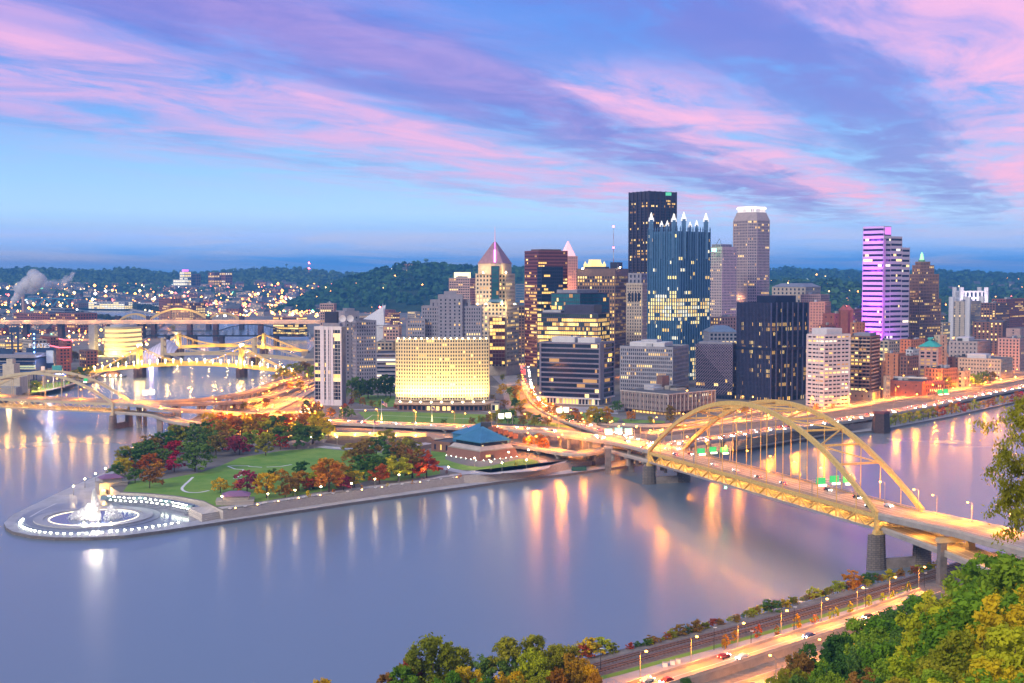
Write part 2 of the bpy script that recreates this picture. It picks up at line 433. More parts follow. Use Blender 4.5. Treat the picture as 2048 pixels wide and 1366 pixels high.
for j in range(ny):
    for i in range(nx):
        a = j * (nx + 1) + i; mb.f.append((a, a + 1, a + nx + 2, a + nx + 1)); mb.m.append(0)
struct(mb.build('hill', leafmat('hillside_scrub', (.045, .06, .022)), smooth=True))
# ------------------------------------------------------------------ far hills
m_forest = leafmat('far_forest', (.036, .062, .036), .45, .02, .1)
m_forest2 = leafmat('far_forest_leaves', (.075, .15, .06), .5, .012, .1)
HILLS = {}
def hill(key, ridge, D0, D1, z0, zp=1.0, nx=90, ny=26, amp=5, bulge=0.0, wdz=0):
    x0, x1 = ridge[0][0], ridge[-1][0]; rng = Vector((len(HILLS) * 37.0, 5, 1))
    def pos(u, v):
        px = x0 + (x1 - x0) * u; D = D0 + (D1 - D0) * v
        yr = lerp_tab(ridge, px) + (6 if D1 < 6000 else 7); zr = zt(yr, D1)
        e = (min(1, u * 9) * min(1, (1 - u) * 9)) if wdz else 1
        e = e * e * (3 - 2 * e)
        X = xt(px, D)
        if v <= 1: s = v ** zp; s = s + bulge * math.sin(math.pi * v) * .5
        else: s = max(0, 1 - (v - 1) * 1.5)
        z = z0 + (zr - z0) * s * e + amp * mnoise.fractal(Vector((X * .004, D * .004, 0)) + rng, 1.0, 2.0, 4) * min(1, v * 4)
        return Vector((X, D, z))
    mb = MB(); vmax = 1.35
    for j in range(ny + 1):
        for i in range(nx + 1): mb.v.append(tuple(pos(i / nx, vmax * j / ny)))
    for j in range(ny):
        for i in range(nx):
            a = j * (nx + 1) + i; mb.f.append((a, a + 1, a + nx + 2, a + nx + 1)); mb.m.append(0)
    struct(mb.build('hill', m_forest, smooth=True)); HILLS[key] = pos
def forest(key, n, size, vr=(0.05, 1.08), ur=(0, 1), quads=9, test=None, mat=None):
    mb = MB(); pos = HILLS[key]; r = random.Random(hash(key) % 999 if False else len(key) * 31 + n)
    for _ in range(n):
        u = r.uniform(*ur); v = r.uniform(*vr)
        if test and not test(u, v): continue
        p = pos(u, v); s = size * r.uniform(.6, 1.35)
        for q in range(quads):
            d = Vector((r.gauss(0, 1), r.gauss(0, 1), r.gauss(0, 1))).normalized()
            c = p + Vector((d.x * s * .62, d.y * s * .62, s * .45 + d.z * s * .5))
            nrm = (d + Vector((r.uniform(-.5, .5), r.uniform(-.5, .5), r.uniform(-.1, .7)))).normalized()
            t = nrm.orthogonal().normalized(); b = nrm.cross(t); a = r.uniform(0, 6.28)
            t, b = t * math.cos(a) + b * math.sin(a), b * math.cos(a) - t * math.sin(a)
            w = s * r.uniform(.32, .6)
            mb.face([c - t * w - b * w * .8, c + t * w - b * w * .6, c + t * w * .8 + b * w, c - t * w * .7 + b * w * .8])
    struct(mb.build('forest', mat or m_forest2), 'stuff')
hill('bluff', [(540, 622), (570, 610), (600, 594), (630, 578), (665, 563), (700, 552), (740, 541), (780, 531), (820, 525), (860, 523), (900, 527), (950, 531), (1000, 533), (1060, 533), (1120, 537), (1200, 541), (1290, 552), (1380, 560)], 4150, 5100, 8, .8, amp=7, bulge=.12)
forest('bluff', 2300, 13)
hill('north_range', [(-260, 537), (-100, 535), (0, 535), (60, 530), (100, 532), (200, 536), (250, 531), (270, 533), (330, 539), (400, 541), (450, 537), (480, 533), (530, 530), (600, 533), (640, 537), (700, 540), (800, 545)], 4700, 8200, 7, 1.5, amp=9)
forest('north_range', 4200, 14, (.3, 1.06), test=lambda u, v: v > .55 or (math.sin(u * 40) + math.sin(u * 17 + v * 9)) > .5)
hill('south_range', [(1330, 536), (1450, 533), (1540, 532), (1580, 530), (1620, 532), (1700, 537), (1750, 536), (1850, 536), (1900, 537), (2000, 541), (2060, 542), (2250, 544), (2500, 540)], 4600, 8000, 40, 1.2, amp=9)
forest('south_range', 3600, 14, (.15, 1.05))
hill('south_bluff', [(1400, 590), (1470, 570), (1540, 562), (1600, 557), (1660, 560), (1730, 566), (1800, 575), (1860, 588), (1920, 598), (2000, 592), (2100, 586), (2300, 584), (2500, 590)], 3100, 4300, 8, .9, amp=6, bulge=.1)
forest('south_bluff', 1500, 13, (.08, 1.08), test=lambda u, v: u < .42 or v > .6 or math.sin(u * 70) > .3)
# riverside woods upstream
def wood(pts, n, size, spread, z=6):
    mb = MB(); r = random.Random(n)
    pts = [G(*p, z) for p in pts]
    for _ in range(n):
        k = r.uniform(0, len(pts) - 1.001); i = int(k); p = pts[i].lerp(pts[i + 1], k - i) + Vector((r.uniform(-1, 1), r.uniform(-1, 1), 0)) * spread
        s = size * r.uniform(.6, 1.3)
        for q in range(10):
            d = Vector((r.gauss(0, 1), r.gauss(0, 1), r.gauss(0, 1))).normalized(); c = p + Vector((d.x * s * .6, d.y * s * .6, s * .6 + d.z * s * .5))
            nrm = (d + Vector((0, 0, .3))).normalized(); t = nrm.orthogonal().normalized(); b = nrm.cross(t); w = s * r.uniform(.3, .55)
            mb.face([c - t * w - b * w, c + t * w - b * w * .7, c + t * w * .8 + b * w, c - t * w * .8 + b * w * .9])
    struct(mb.build('woods', leafmat('riverside_leaves', (.07, .075, .03))), 'stuff')
wood([(165, 606), (225, 608), (255, 614), (300, 622), (330, 627)], 300, 13, 14)
wood([(100, 622), (150, 628), (200, 637), (240, 643), (262, 648), (300, 655)], 90, 9, 12, 5)
# ------------------------------------------------------------------ lawns and paths in the park
m_lawn = M('lawn_grass', (.10, .24, .03), .95, var=.4, scale=.06)
for n_ in m_lawn.node_tree.nodes:
    if n_.type == 'VALTORGB': n_.color_ramp.elements[0].color = (.09, .24, .025, 1); n_.color_ramp.elements[1].color = (.24, .34, .06, 1)
    if n_.type == 'TEX_NOISE': n_.inputs['Detail'].default_value = 10; n_.inputs['Roughness'].default_value = .72
def sheet(name, pts, z, mat): mb = MB(); mb.face([(*tuple(G(*p, z))[:2], z) for p in pts]); return struct(mb.build(name, mat))
def ribbon(name, pts, w, z, mat):
    P_ = [G(*p, z) for p in pts]; mb = MB(); n = len(P_)
    for i, p in enumerate(P_):
        d = (P_[min(i + 1, n - 1)] - P_[max(i - 1, 0)]).normalized(); s = Vector((-d.y, d.x, 0)) * (w / 2)
        mb.v += [tuple(p + s), tuple(p - s)]
    for i in range(n - 1): mb.f.append((2 * i, 2 * i + 1, 2 * i + 3, 2 * i + 2)); mb.m.append(0)
    return struct(mb.build(name, mat))
def smooth_px(pts, n=6):
    out = []; k = len(pts)
    for i in range(k - 1):
        p0, p1, p2, p3 = pts[max(i - 1, 0)], pts[i], pts[i + 1], pts[min(i + 2, k - 1)]
        for j in range(n):
            t = j / n
            out.append(tuple(.5 * (2 * b + (c - a) * t + (2 * a - 5 * b + 4 * c - d) * t * t + (3 * b - a - 3 * c + d) * t ** 3) for a, b, c, d in zip(p0, p1, p2, p3)))
    return out + [tuple(pts[-1])]
sheet('lawn', [(246, 983), (300, 986), (360, 992), (408, 1001), (432, 1013), (520, 1003), (600, 990), (692, 974), (740, 960), (800, 962), (880, 948), (880, 935), (800, 930), (760, 905), (696, 902), (640, 896), (560, 902), (480, 915), (440, 932), (400, 945), (330, 958), (262, 962)], GZ + .03, m_lawn)
sheet('lawn', smooth_px([(862, 900), (905, 905), (890, 918), (960, 934), (1040, 918), (1075, 922), (1068, 932), (1040, 938), (1000, 941), (930, 940), (880, 932), (862, 915)], 3), GZ + .03, m_lawn)
sheet('lawn', [(660, 868), (700, 870), (760, 868), (860, 873), (880, 890), (850, 900), (780, 890), (700, 893), (650, 885)], GZ + .03, M('mulch_bed', (.10, .06, .04), .95, var=.4))
sheet('lawn', [(716, 824), (770, 823), (975, 829), (968, 846), (900, 851), (740, 847)], GZ + .03, m_lawn)
sheet('lawn', [(700, 802), (730, 790), (790, 792), (795, 812), (760, 816)], GZ + .03, m_lawn)
sheet('lawn', [(1000, 775), (1035, 772), (1040, 782), (1015, 790)], GZ + .03, m_lawn)
for l in ([(386, 954), (379, 961), (369, 970), (364, 978), (374, 984), (396, 985), (418, 981)], ):
    ribbon('path', smooth_px(l, 5), 1.5, GZ + .06, m_white)
for l in ([(455, 932), (470, 931.5), (496, 931.5), (500, 933), (524, 934.5)], [(455, 932), (470, 938), (486, 939), (487, 942)], [(533, 934), (560, 933), (584, 929)], [(520, 948), (492, 949), (482, 950), (468, 957), (490, 957)], [(722, 846), (745, 830), (955, 838)]):
    ribbon('path', l, 1.3, GZ + .06, m_white)
ribbon('path', smooth_px([(640, 893), (690, 897), (740, 893), (800, 893), (860, 886)], 4), 9, GZ + .05, m_paver)
ribbon('path', smooth_px([(440, 1016), (520, 1006), (600, 994), (700, 979), (820, 964), (900, 951), (960, 945), (1040, 943), (1090, 935), (1085, 920)], 4), 5, GZ + .05, m_paver)
ribbon('path', smooth_px([(880, 932), (905, 940), (950, 947), (1000, 946)], 4), 7, GZ + .07, m_paver)

m_lot = M('parking_asphalt', (.07, .068, .075), .85, var=.2, scale=.1)
ribbon('road', smooth_px([(985, 772), (1004, 778), (1014, 790), (1016, 806), (1024, 822), (1044, 832)], 5), 7, GZ + .05, m_conc)
ribbon('path', smooth_px([(700, 819), (780, 819), (870, 820), (960, 822), (1000, 828)], 4), 6, GZ + .06, m_paver)
sheet('parking_lot', [(1262, 848), (1330, 846), (1400, 850), (1410, 862), (1330, 872), (1262, 866)], GZ + .04, m_lot)
sheet('parking_lot', [(1060, 893), (1130, 896), (1195, 905), (1190, 922), (1120, 926), (1070, 912)], GZ + .04, m_lot)
sheet('lawn', [(1016, 776), (1032, 772), (1040, 786), (1040, 806), (1030, 816), (1020, 800)], GZ + .07, m_lawn)
sheet('lawn', [(1000, 832), (1050, 838), (1110, 846), (1150, 856), (1060, 850), (990, 846)], GZ + .07, m_lawn)
sheet('lawn', [(1120, 822), (1180, 826), (1240, 836), (1230, 850), (1190, 850)], GZ + .07, m_lawn)
sheet('lawn', [(1244, 838), (1330, 842), (1330, 846), (1250, 846)], GZ + .07, m_lawn)
sheet('plaza', [(984, 752), (1040, 750), (1044, 768), (1004, 772)], GZ + .05, m_paver)
sheet('plaza', [(1084, 812), (1200, 814), (1236, 818), (1236, 828), (1110, 822)], GZ + .05, m_paver)
# ------------------------------------------------------------------ facade builder
m_glass = M('dark_window_glass', (.012, .018, .045), .10, var=.3, scale=.4, spec=.5)
m_gblue = M('blue_window_glass', (.08, .20, .37), .08, .3, var=.3, scale=.2, spec=1.0)
m_gteal = M('teal_window_glass', (.03, .16, .19), .1, .2, var=.25, scale=.2, spec=.9)
m_gred = M('red_brown_window_glass', (.11, .022, .03), .12, .3, var=.2, scale=.2, spec=.8)
LITS = [M('lit_window_amber', (.3, .2, .1), .4, emit=(1, .60, .13), es=1.25, var=0), M('lit_window_warm', (.3, .2, .1), .4, emit=(1, .72, .24), es=1.6, var=0),
        M('lit_window_dim', (.2, .12, .06), .4, emit=(1, .52, .14), es=.45, var=0), M('lit_window_pale', (.3, .3, .3), .4, emit=(1, .88, .58), es=1.35, var=0)]
m_roof = M('roof_gravel', (.11, .105, .12), .95, var=.3, scale=.1)
m_mech = M('roof_plant_metal', (.42, .42, .47), .6, .1, var=.15, scale=.2)
def corner(xl, xc, xr, D, th):
    c, s = math.cos(math.radians(th)), math.sin(math.radians(th)); k = math.cos(PITCH)
    X = xt(xc, D); ul, ur = (xl - 1024) / FPX / k, (xr - 1024) / FPX / k
    a = (X - ul * D) / (c + ul * s); b = (ur * D - X) / (s - ur * c)
    return [(X - a * c, D + a * s), (X, D), (X + b * s, D + b * c), (X - a * c + b * s, D + a * s + b * c)]
def front(xl, xr, D, dep, rot=0):
    a, b = xt(xl, D), xt(xr, D); t = math.radians(rot)
    dx, dy = -math.sin(t) * dep, math.cos(t) * dep
    # keep the front edge in the image plane, shear the block only by turning its depth away
    return [(a, D), (b, D), (b + dx, D + dy), (a + dx, D + dy)]
def inset(poly, d):
    cx = sum(p[0] for p in poly) / len(poly); cy = sum(p[1] for p in poly) / len(poly); n = len(poly); out = []
    for i in range(n):
        a, p, b = Vector(poly[i - 1]), Vector(poly[i]), Vector(poly[(i + 1) % n])
        e1, e2 = (p - a).normalized(), (b - p).normalized()
        n1, n2 = Vector((-e1.y, e1.x)), Vector((-e2.y, e2.x)); m = (n1 + n2)
        m = m / max(m.dot(m), .3) * 2
        out.append((p.x + m.x * d, p.y + m.y * d))
    return out
def bld(name, label, poly, group=None, cat=None, auto=False, z=GZ):
    x = sum(p[0] for p in poly) / len(poly); y = sum(p[1] for p in poly) / len(poly)
    return thing(name, label, cat or name.replace('_', ' '), (x, y, z), group, auto)
ROOF = {}
def tier(root, poly, z0, z1, wall=None, glass=None, fh=3.9, bay=3.2, wf=.6, hf=.58, p=.25, rows=(), g0=0.0, par=1.0, ins=.35, edge=.8, roof=True, lits=(0, 0, 1, 2), seed=0, wallname='wall', roofmat=None, single=False, bandname='window_band'):
    rr = random.Random(seed + int(poly[0][0] * 7) + int(z1)); glass = glass or m_glass
    n = len(poly); H = z1 - z0 - g0 - par; nf = max(1, round(H / fh)); f = H / nf
    mbw = MB(); bands = [MB() for _ in range(nf)]; nl = len(LITS)
    pin = inset(poly, ins)
    fl = []
    for k in range(nf):
        q = p * rr.choice((.25, .6, 1, 1, 1.9)); t = (k + .5) / nf
        for a, b, v in rows:
            if a <= t <= b: q = v
        fl.append(min(q, .96))
    for i in range(n):
        a, b = Vector(poly[i]), Vector(poly[(i + 1) % n]); d = b - a; Lr = d.length
        if Lr < .5: continue
        d /= Lr; nr = Vector((d.y, -d.x)); mid = (a + b) / 2
        if nr.dot(-mid) / mid.length < -.12 or Lr < 2.5 * edge + 1:
            mbw.face([(*a, z0), (*b, z0), (*b, z1), (*a, z1)]); continue
        nb = max(1, round((Lr - 2 * edge) / bay)); bw = (Lr - 2 * edge) / nb; ww = bw * wf; pr = (bw - ww) / 2
        ia = a - nr * ins
        prev = z0
        for k in range(nf):
            wb = z0 + g0 + f * k + f * (1 - hf) * .55; wt = wb + f * hf
            mbw.face([(*a, prev), (*b, prev), (*b, wb), (*a, wb)])
            s = 0.0
            xs = []
            for j in range(nb): xs.append((edge + bw * j + pr, edge + bw * j + pr + ww))
            if wf < .985:
                last = 0.0
                for (u, v) in xs + [(Lr, Lr)]:
                    if u - last > .02:
                        p0, p1 = a + d * last, a + d * u
                        mbw.face([(*p0, wb), (*p1, wb), (*p1, wt), (*p0, wt)])
                    last = v
            else:
                for u, v in ((0, edge), (Lr - edge, Lr)):
                    p0, p1 = a + d * u, a + d * v
                    mbw.face([(*p0, wb), (*p1, wb), (*p1, wt), (*p0, wt)])
            # sill and head returns run the whole face, jambs per opening
            u0, u1 = xs[0][0], xs[-1][1]
            p0, p1 = a + d * u0, a + d * u1; q0, q1 = p0 - nr * ins, p1 - nr * ins
            mbw.face([(*p0, wb), (*p1, wb), (*q1, wb), (*q0, wb)]); mbw.face([(*q0, wt), (*q1, wt), (*p1, wt), (*p0, wt)])
            if wf < .985:
                for (u, v) in xs:
                    for w in (u, v):
                        p0 = a + d * w; q0 = p0 - nr * ins
                        mbw.face([(*p0, wb), (*q0, wb), (*q0, wt), (*p0, wt)])
            bm = bands[0] if single else bands[k]; k0 = len(bm.v); st = rr.random() < fl[k]; lm = rr.choice(lits)
            cuts = [u0 - pr * .5] + [edge + bw * j for j in range(1, nb)] + [u1 + pr * .5]
            for c in cuts:
                q = ia + d * c; bm.v += [(*q, wb - .1), (*q, wt + .1)]
            for j in range(nb):
                if rr.random() < .45: st = rr.random() < fl[k]; lm = rr.choice(lits)
                bm.f.append((k0 + 2 * j, k0 + 2 * j + 2, k0 + 2 * j + 3, k0 + 2 * j + 1)); bm.m.append(1 + lm if st else 0)
            prev = wt
        mbw.face([(*a, prev), (*b, prev), (*b, z1), (*a, z1)])
    w = mbw.build(wallname, wall, root)
    for bm in bands:
        if bm.f: bm.build(bandname, [glass] + LITS, root)
    if roof:
        mb = MB(); mb.face([(q[0], q[1], z1 - par * .7) for q in inset(poly, .05)]); ROOF[root.name] = mb.build('roof', roofmat or m_roof, root)
    return w
def roofbox(root, poly, z, fr, h, mat=None, name='roof_unit'):
    """a plant room covering the fractions (u0,u1,v0,v1) of a four-sided roof"""
    a, b, c, d = [Vector(q) for q in poly[:4]]; u0, u1, v0, v1 = fr
    f = lambda u, v: (a.lerp(b, u)).lerp(d.lerp(c, u), v)
    pl = [tuple(f(u0, v0)), tuple(f(u1, v0)), tuple(f(u1, v1)), tuple(f(u0, v1))]
    mb = MB(); mb.prism(pl, z - .6, z + h)
    # louvre lines round the plant room
    for k in range(1, 4):
        q = inset(pl, -.08); zz = z + h * k / 4
        mb.prism(q, zz, zz + .12, bottom=True)
    return mb.build(name, mat or m_mech, ROOF.get(root.name, root))
def clutter(root, poly, z, n, seed=1):
    r = random.Random(seed)
    for _ in range(n):
        u, v = r.uniform(.08, .7), r.uniform(.1, .7)
        roofbox(root, poly, z, (u, u + r.uniform(.06, .22), v, v + r.uniform(.08, .25)), r.uniform(1.2, 3.2), r.choice((m_mech, m_conc, m_dark)))
def flood(parent, loc, e, col, rad=.6, spot=None, aim=None):
    l = bpy.data.lights.new('flood_light', 'SPOT' if spot else 'POINT'); l.energy = e; l.color = col; l.shadow_soft_size = rad
    o = bpy.data.objects.new('flood_light', l); COL.objects.link(o); o.location = loc
    if spot:
        l.spot_size = math.radians(spot); l.spot_blend = .8
        o.rotation_euler = (Vector(aim) - Vector(loc)).to_track_quat('-Z', 'Y').to_euler()
    if parent: adopt(o, parent)
    return o
def fixture(parent, loc, mat, s=.6, name='lamp'):
    mb = MB(); mb.box(loc, (s, s, s * .6)); mb.ball((loc[0], loc[1], loc[2] + s * .5), s * .5); return mb.build(name, mat, parent)
m_lampw = M('warm_lamp_glass', (.8, .7, .5), .3, emit=(1, .78, .42), es=40, var=0)
m_lampo = M('sodium_lamp_glass', (.8, .6, .3), .3, emit=(1, .42, .05), es=13, var=0)
m_lampc = M('cool_lamp_glass', (.8, .8, .8), .3, emit=(.85, 1, .85), es=30, var=0)
m_red = M('red_beacon', (.6, .05, .05), .3, emit=(1, .08, .1), es=25, var=0)
m_grn = M('green_beacon', (.05, .6, .1), .3, emit=(.1, 1, .35), es=14, var=0)
m_pink = M('pink_neon', (.8, .2, .7), .3, emit=(1, .22, .85), es=4, var=0)
# wall paints
w_gray = M('grey_lavender_cladding', (.24, .24, .31), .7); w_grayd = M('blue_grey_cladding', (.20, .21, .28), .7)
w_white = M('white_cladding', (.58, .57, .62), .6, var=.08); w_cream = M('cream_stone', (.42, .36, .31), .8); w_tan = M('tan_stone', (.42, .34, .27), .85)
w_brown = M('brown_granite', (.16, .10, .095), .6); w_brick = M('red_brick', (.27, .09, .07), .9); w_brick2 = M('brown_brick', (.20, .105, .085), .9)
w_orange = M('orange_brick', (.42, .18, .10), .9); w_pink = M('pink_stone', (.42, .28, .27), .8); w_black = M('black_steel', (.020, .026, .065), .45, .3, var=.2); w_navy = M('navy_steel', (.045, .045, .09), .5, .2)
w_hotel = M('pale_hotel_concrete', (.56, .48, .34), .8, var=.06); w_blued = M('deep_blue_curtain_wall', (.08, .18, .33), .25, .3, spec=.8, var=.15)
# ------------------------------------------------------------------ downtown, front row
# slab tower with white stripes
p = corner(628.5, 683, 691, 1135, 14); z1 = zt(653, 1135)
t = bld('slab_tower', 'slim slab tower with white vertical stripes and dark windows by the freeway', p, cat='tower')
tier(t, p, GZ, z1, w_white, wf=.95, hf=.9, fh=3.3, bay=3.0, p=.10, edge=.4, par=3, g0=5)
a, b = Vector(p[0]), Vector(p[1]); nrm = Vector(((b - a).y, -(b - a).x)).normalized(); L_ = (b - a).length
for f0, f1 in ((.0, .012), (.22, .36), (.43, .52), (.55, .585), (.60, .70), (.955, 1.0)):
    mb = MB(); c = a.lerp(b, (f0 + f1) / 2); mb.beam((*(c + nrm * .25), GZ), (*(c + nrm * .25), z1 - .5), (f1 - f0) * L_, .5, up=Vector((*nrm, 0))); mb.build('white_pier', M('white_stripe_panel', (.60, .57, .66), .6, var=.06), t)
b2, c2 = Vector(p[1]), Vector(p[2]); e2 = (c2 - b2).normalized(); n2 = Vector((e2.y, -e2.x)); L2 = (c2 - b2).length
for k in range(7):
    mb = MB(); c = b2 + e2 * (L2 * (k + .5) / 7) + n2 * .2; mb.beam((*c, GZ), (*c, z1 - .5), L2 / 11, .4, up=Vector((*n2, 0))); mb.build('side_pier', w_gray, t)
roofbox(t, p, z1, (.32, .92, .1, .75), 3.0, w_gray); roofbox(t, p, z1 + 3, (.36, .8, .2, .7), 10.0, w_black, 'plant_room')
# pair of cross shaped grey towers
def cross_tower(name, label, sp, y0, core, yc, D, seed, wide=None):
    p = sp; z1 = zt(y0, D); t = bld(name, label, p, cat='tower')
    tier(t, p, GZ, z1, w_gray, fh=3.7, bay=2.6, wf=.42, hf=.5, p=.16, seed=seed, par=1.5)
    q = front(core[0], core[1], D - 3, 24); tier(t, q, GZ, zt(yc, D), w_gray, fh=3.7, bay=4.6, wf=.3, hf=.5, p=.12, seed=seed + 1, par=4)
    w = core[1] - core[0]
    q2 = front(core[0] - w * .32, core[1] + w * .32, D + 4, 18); tier(t, q2, z1 - 2, zt(yc + (y0 - yc) * .45, D), w_gray, fh=5, bay=5, wf=.2, p=0, seed=2, par=2)
    q3 = front(core[0] + w * .25, core[0] + w * .75, D, 10); roofbox(t, q3, zt(yc, D), (0, 1, 0, 1), 3.4, w_gray)
    return t
p = corner(690, 712, 753, 1290, 62)
t = bld('office_tower', 'grey office tower with a stepped crown behind the white striped slab', p, cat='tower'); z1 = zt(641, 1290)
tier(t, p, GZ, z1, w_gray, fh=3.7, bay=2.6, wf=.45, hf=.5, p=.2, par=1.5)
q = corner(672, 690, 719, 1296, 62); tier(t, q, GZ, zt(622, 1296), w_gray, fh=3.7, bay=4.4, wf=.32, hf=.5, p=.15, par=5); roofbox(t, q, zt(622, 1296), (.3, .8, .3, .8), 2.5, w_gray)
for dx in (685.5, 701):
    c = P(dx, 637, 1280); mb = MB(); nu = 10
    for j in range(4):
        rj = 3.6 * j / 3; dz = .9 * (j / 3) ** 2
        for i in range(nu):
            an = 6.283 * i / nu; mb.v.append((c.x + rj * math.cos(an), c.y - 1.2 - dz, c.z + rj * math.sin(an)))
    for j in range(3):
        for i in range(nu): mb.f.append((j * nu + i, j * nu + (i + 1) % nu, (j + 1) * nu + (i + 1) % nu, (j + 1) * nu + i)); mb.m.append(0)
    mb.tube((c.x, c.y - 1, c.z), (c.x, c.y + 1.5, c.z - 4.2), .35, .5); mb.build('satellite_dish', w_white, t)
cross_tower('office_tower', 'wide grey office tower with a stepped square crown behind the floodlit hotel', front(843, 963, 1340, 40), 612, (876, 925), 589, 1340, 5)
p = front(814, 850, 1330, 30); t = bld('office_block', 'low grey wing beside the wide stepped grey tower', p, cat='building'); tier(t, p, GZ, zt(638, 1330), w_gray, bay=2.6, wf=.42, hf=.5, p=.25)
# parking block and low blocks between the grey towers
p = front(752, 792, 1300, 40); t = bld('parking_garage', 'low pale garage with lit open decks between the grey towers', p, cat='garage'); tier(t, p, GZ, zt(706, 1300), w_gray, fh=4.2, bay=5, wf=.985, hf=.45, p=.35, rows=((0, .35, .95),), lits=(1, 3))
p = front(753, 786, 1390, 40); t = bld('office_block', 'tan block with a dark flat roof above the pale garage', p, cat='building'); tier(t, p, GZ, zt(684, 1390), w_tan, p=.3, bay=4); clutter(t, p, zt(684, 1390), 3)
p = front(766, 798, 1600, 40); t = bld('brick_block', 'pink brick block between the grey towers and far hillside', p, cat='building'); tier(t, p, GZ, zt(652, 1600), w_pink, p=.35, bay=4)
# floodlit hotel
D = 1110; xl, xr = xt(791, D), xt(978, D); N_ = 12; pf = []
for i in range(N_ + 1):
    u = i / N_; pf.append((xl + (xr - xl) * u, D - 5.5 * (1 - (2 * u - 1) ** 2)))
p = pf + [(xr, D + 22), (xl, D + 22)]
t = bld('hotel', 'long hotel slab lit up bright yellow from below, with a curved canopy', p, cat='hotel'); z0h, z1h = zt(800, D), zt(677, D)
tier(t, p, z0h, z1h, w_hotel, fh=(z1h - z0h) / 17.2, bay=1.98, wf=.56, hf=.58, p=.06, edge=.15, par=.6, ins=.3)
pod = [(xl + 3, D - 16), (xl + (xr - xl) * .5, D - 24), (xr - 4, D - 22), (xr + 2, D - 8), (xr + 2, D + 20), (xl, D + 20)]
tier(t, pod, GZ, z0h - 2.2, w_brown, fh=6, bay=4, wf=.7, hf=.7, p=.5, wallname='podium_wall', par=.4)
mb = MB(); cz = z0h - 2.0; ov = inset(pod, -2.5); mb.prism(ov, cz, cz + .9, bottom=True); mb.build('canopy', M('canopy_plaster', (.5, .36, .27), .8), t)
for i in range(9):
    u = (i + .5) / 9; x = xl + (xr - xl) * u; y = D - 5.5 * (1 - (2 * u - 1) ** 2) - 7
    mb = MB(); mb.box((x, y, cz + 1.4), (1.2, .8, .7)); mb.build('flood_lamp', m_lampw, t)
    flood(t, (x, y, cz + 2.2), 56000 * R.uniform(.5, 1.6), (1, .66, .17), .5, 125, (x, y + 6.0, cz + 26))
for i in range(16):
    u = (i + .5) / 16; x = xl + (xr - xl) * u; mb = MB(); mb.box((x, D - 5.5 * (1 - (2 * u - 1) ** 2) - .25, z1h + .3), (.9, .5, .5)); mb.build('roof_lamp', m_lampw, t)
p = [(xr + 2, D - 20), (xr + 9, D - 22), (xr + 9, D + 4), (xr + 2, D + 4)]
tp = bld('glass_lobby', 'small lit glass lobby at the end of the yellow hotel', p, cat='building'); tier(tp, p, GZ, z0h - 1, w_cream, fh=4, bay=2.4, wf=.85, hf=.8, p=.95, lits=(1, 0))
# twin-stage tower with pyramid crown and neon spire
D = 1480; p = corner(960, 1013, 1038, D, 22); zs = zt(606, D)
t = bld('pyramid_tower', 'cream gridded tower with pyramid roof, pink neon strip and needle spire', p, cat='skyscraper')
tier(t, p, GZ, zs, w_cream, fh=4.6, bay=4.4, wf=.55, hf=.55, p=.28, g0=10, seed=3)
q = corner(951, 1012, 1030, D + 4, 20); z2 = zt(547, D)
tier(t, q, zs - 4, z2, w_cream, fh=4.6, bay=4.2, wf=.52, hf=.55, p=.1, rows=((0, .2, .3),), seed=4)
gl = front(978, 1011, D - 9, 9); tier(t, gl, zt(728, D), zt(634, D), w_brown, glass=m_gred, fh=4.2, bay=3.2, wf=.9, hf=.8, p=.45, par=.4, wallname='atrium_frame', bandname='atrium_glass', seed=2)
gl = front(982.5, 998.5, D - 9, 12); tier(t, gl, zs, zt(532, D), w_navy, glass=m_gteal, fh=4.6, bay=3.0, wf=.94, hf=.9, p=.16, par=.4, wallname='bay_frame', bandname='bay_glass', rows=((.7, 1, 0.0),))
mb = MB(); b0 = front(974, 1008, D - 10, 12); b1 = front(983, 998, D - 8, 8); mb.frustum(b0, zt(604, D), b1, zt(594, D)); mb.build('bay_roof', M('blue_bay_roof', (.12, .22, .3), .3, var=.1), t)
cc = Vector((xt(990, D + 22), D + 22)); rb = 17.0
def ring(c, r, n=4, a0=math.pi / 4): return [(c[0] + r * math.cos(a0 + 6.2832 * i / n), c[1] + r * math.sin(a0 + 6.2832 * i / n)) for i in range(n)]
mb = MB(); mb.prism(ring(cc, rb * 1.26, 4, math.radians(25)), z2 - 1, zt(527, D)); mb.build('crown_wall', w_cream, t)
mb = MB(); mb.frustum(ring(cc, rb * 1.32, 4, math.radians(25)), zt(527, D), ring(cc, 2.0, 4, math.radians(25)), zt(483, D)); mb.build('roof', M('pyramid_roof_metal', (.28, .17, .22), .5, .2), t)
mb = MB(); mb.tube((*cc, zt(485, D)), (*cc, zt(452, D)), .8, .2); mb.build('spire', M('spire_metal', (.5, .38, .5), .4, emit=(.9, .45, .8), es=.25, var=0), t)
mb = MB(); ya = D + 22 - 8; mb.beam((cc.x, cc.y - 17, zt(524, D)), (cc.x, cc.y - 8.5, zt(499, D)), 2.0, 1.0); mb.build('neon_strip', m_pink, t)
mb = MB(); mb.beam((cc.x, cc.y - 8.5, zt(499, D)), (cc.x, cc.y - 1.5, zt(484, D)), 1.6, 1.0); mb.build('neon_tip', M('pink_neon_dim', (.5, .2, .5), .3, emit=(.9, .2, .8), es=.8, var=0), t)
for dx, e in ((955, 1.0), (972, .8), (1004, .8), (1029, 1.2)):
    c = P(dx, 608, D - 8); mb = MB(); mb.box(c, (1.4, 1.2, 1)); mb.build('flood_lamp', m_lampw, t); flood(t, (c.x, c.y - 2, c.z + 2), 17000 * e, (1, .70, .28))
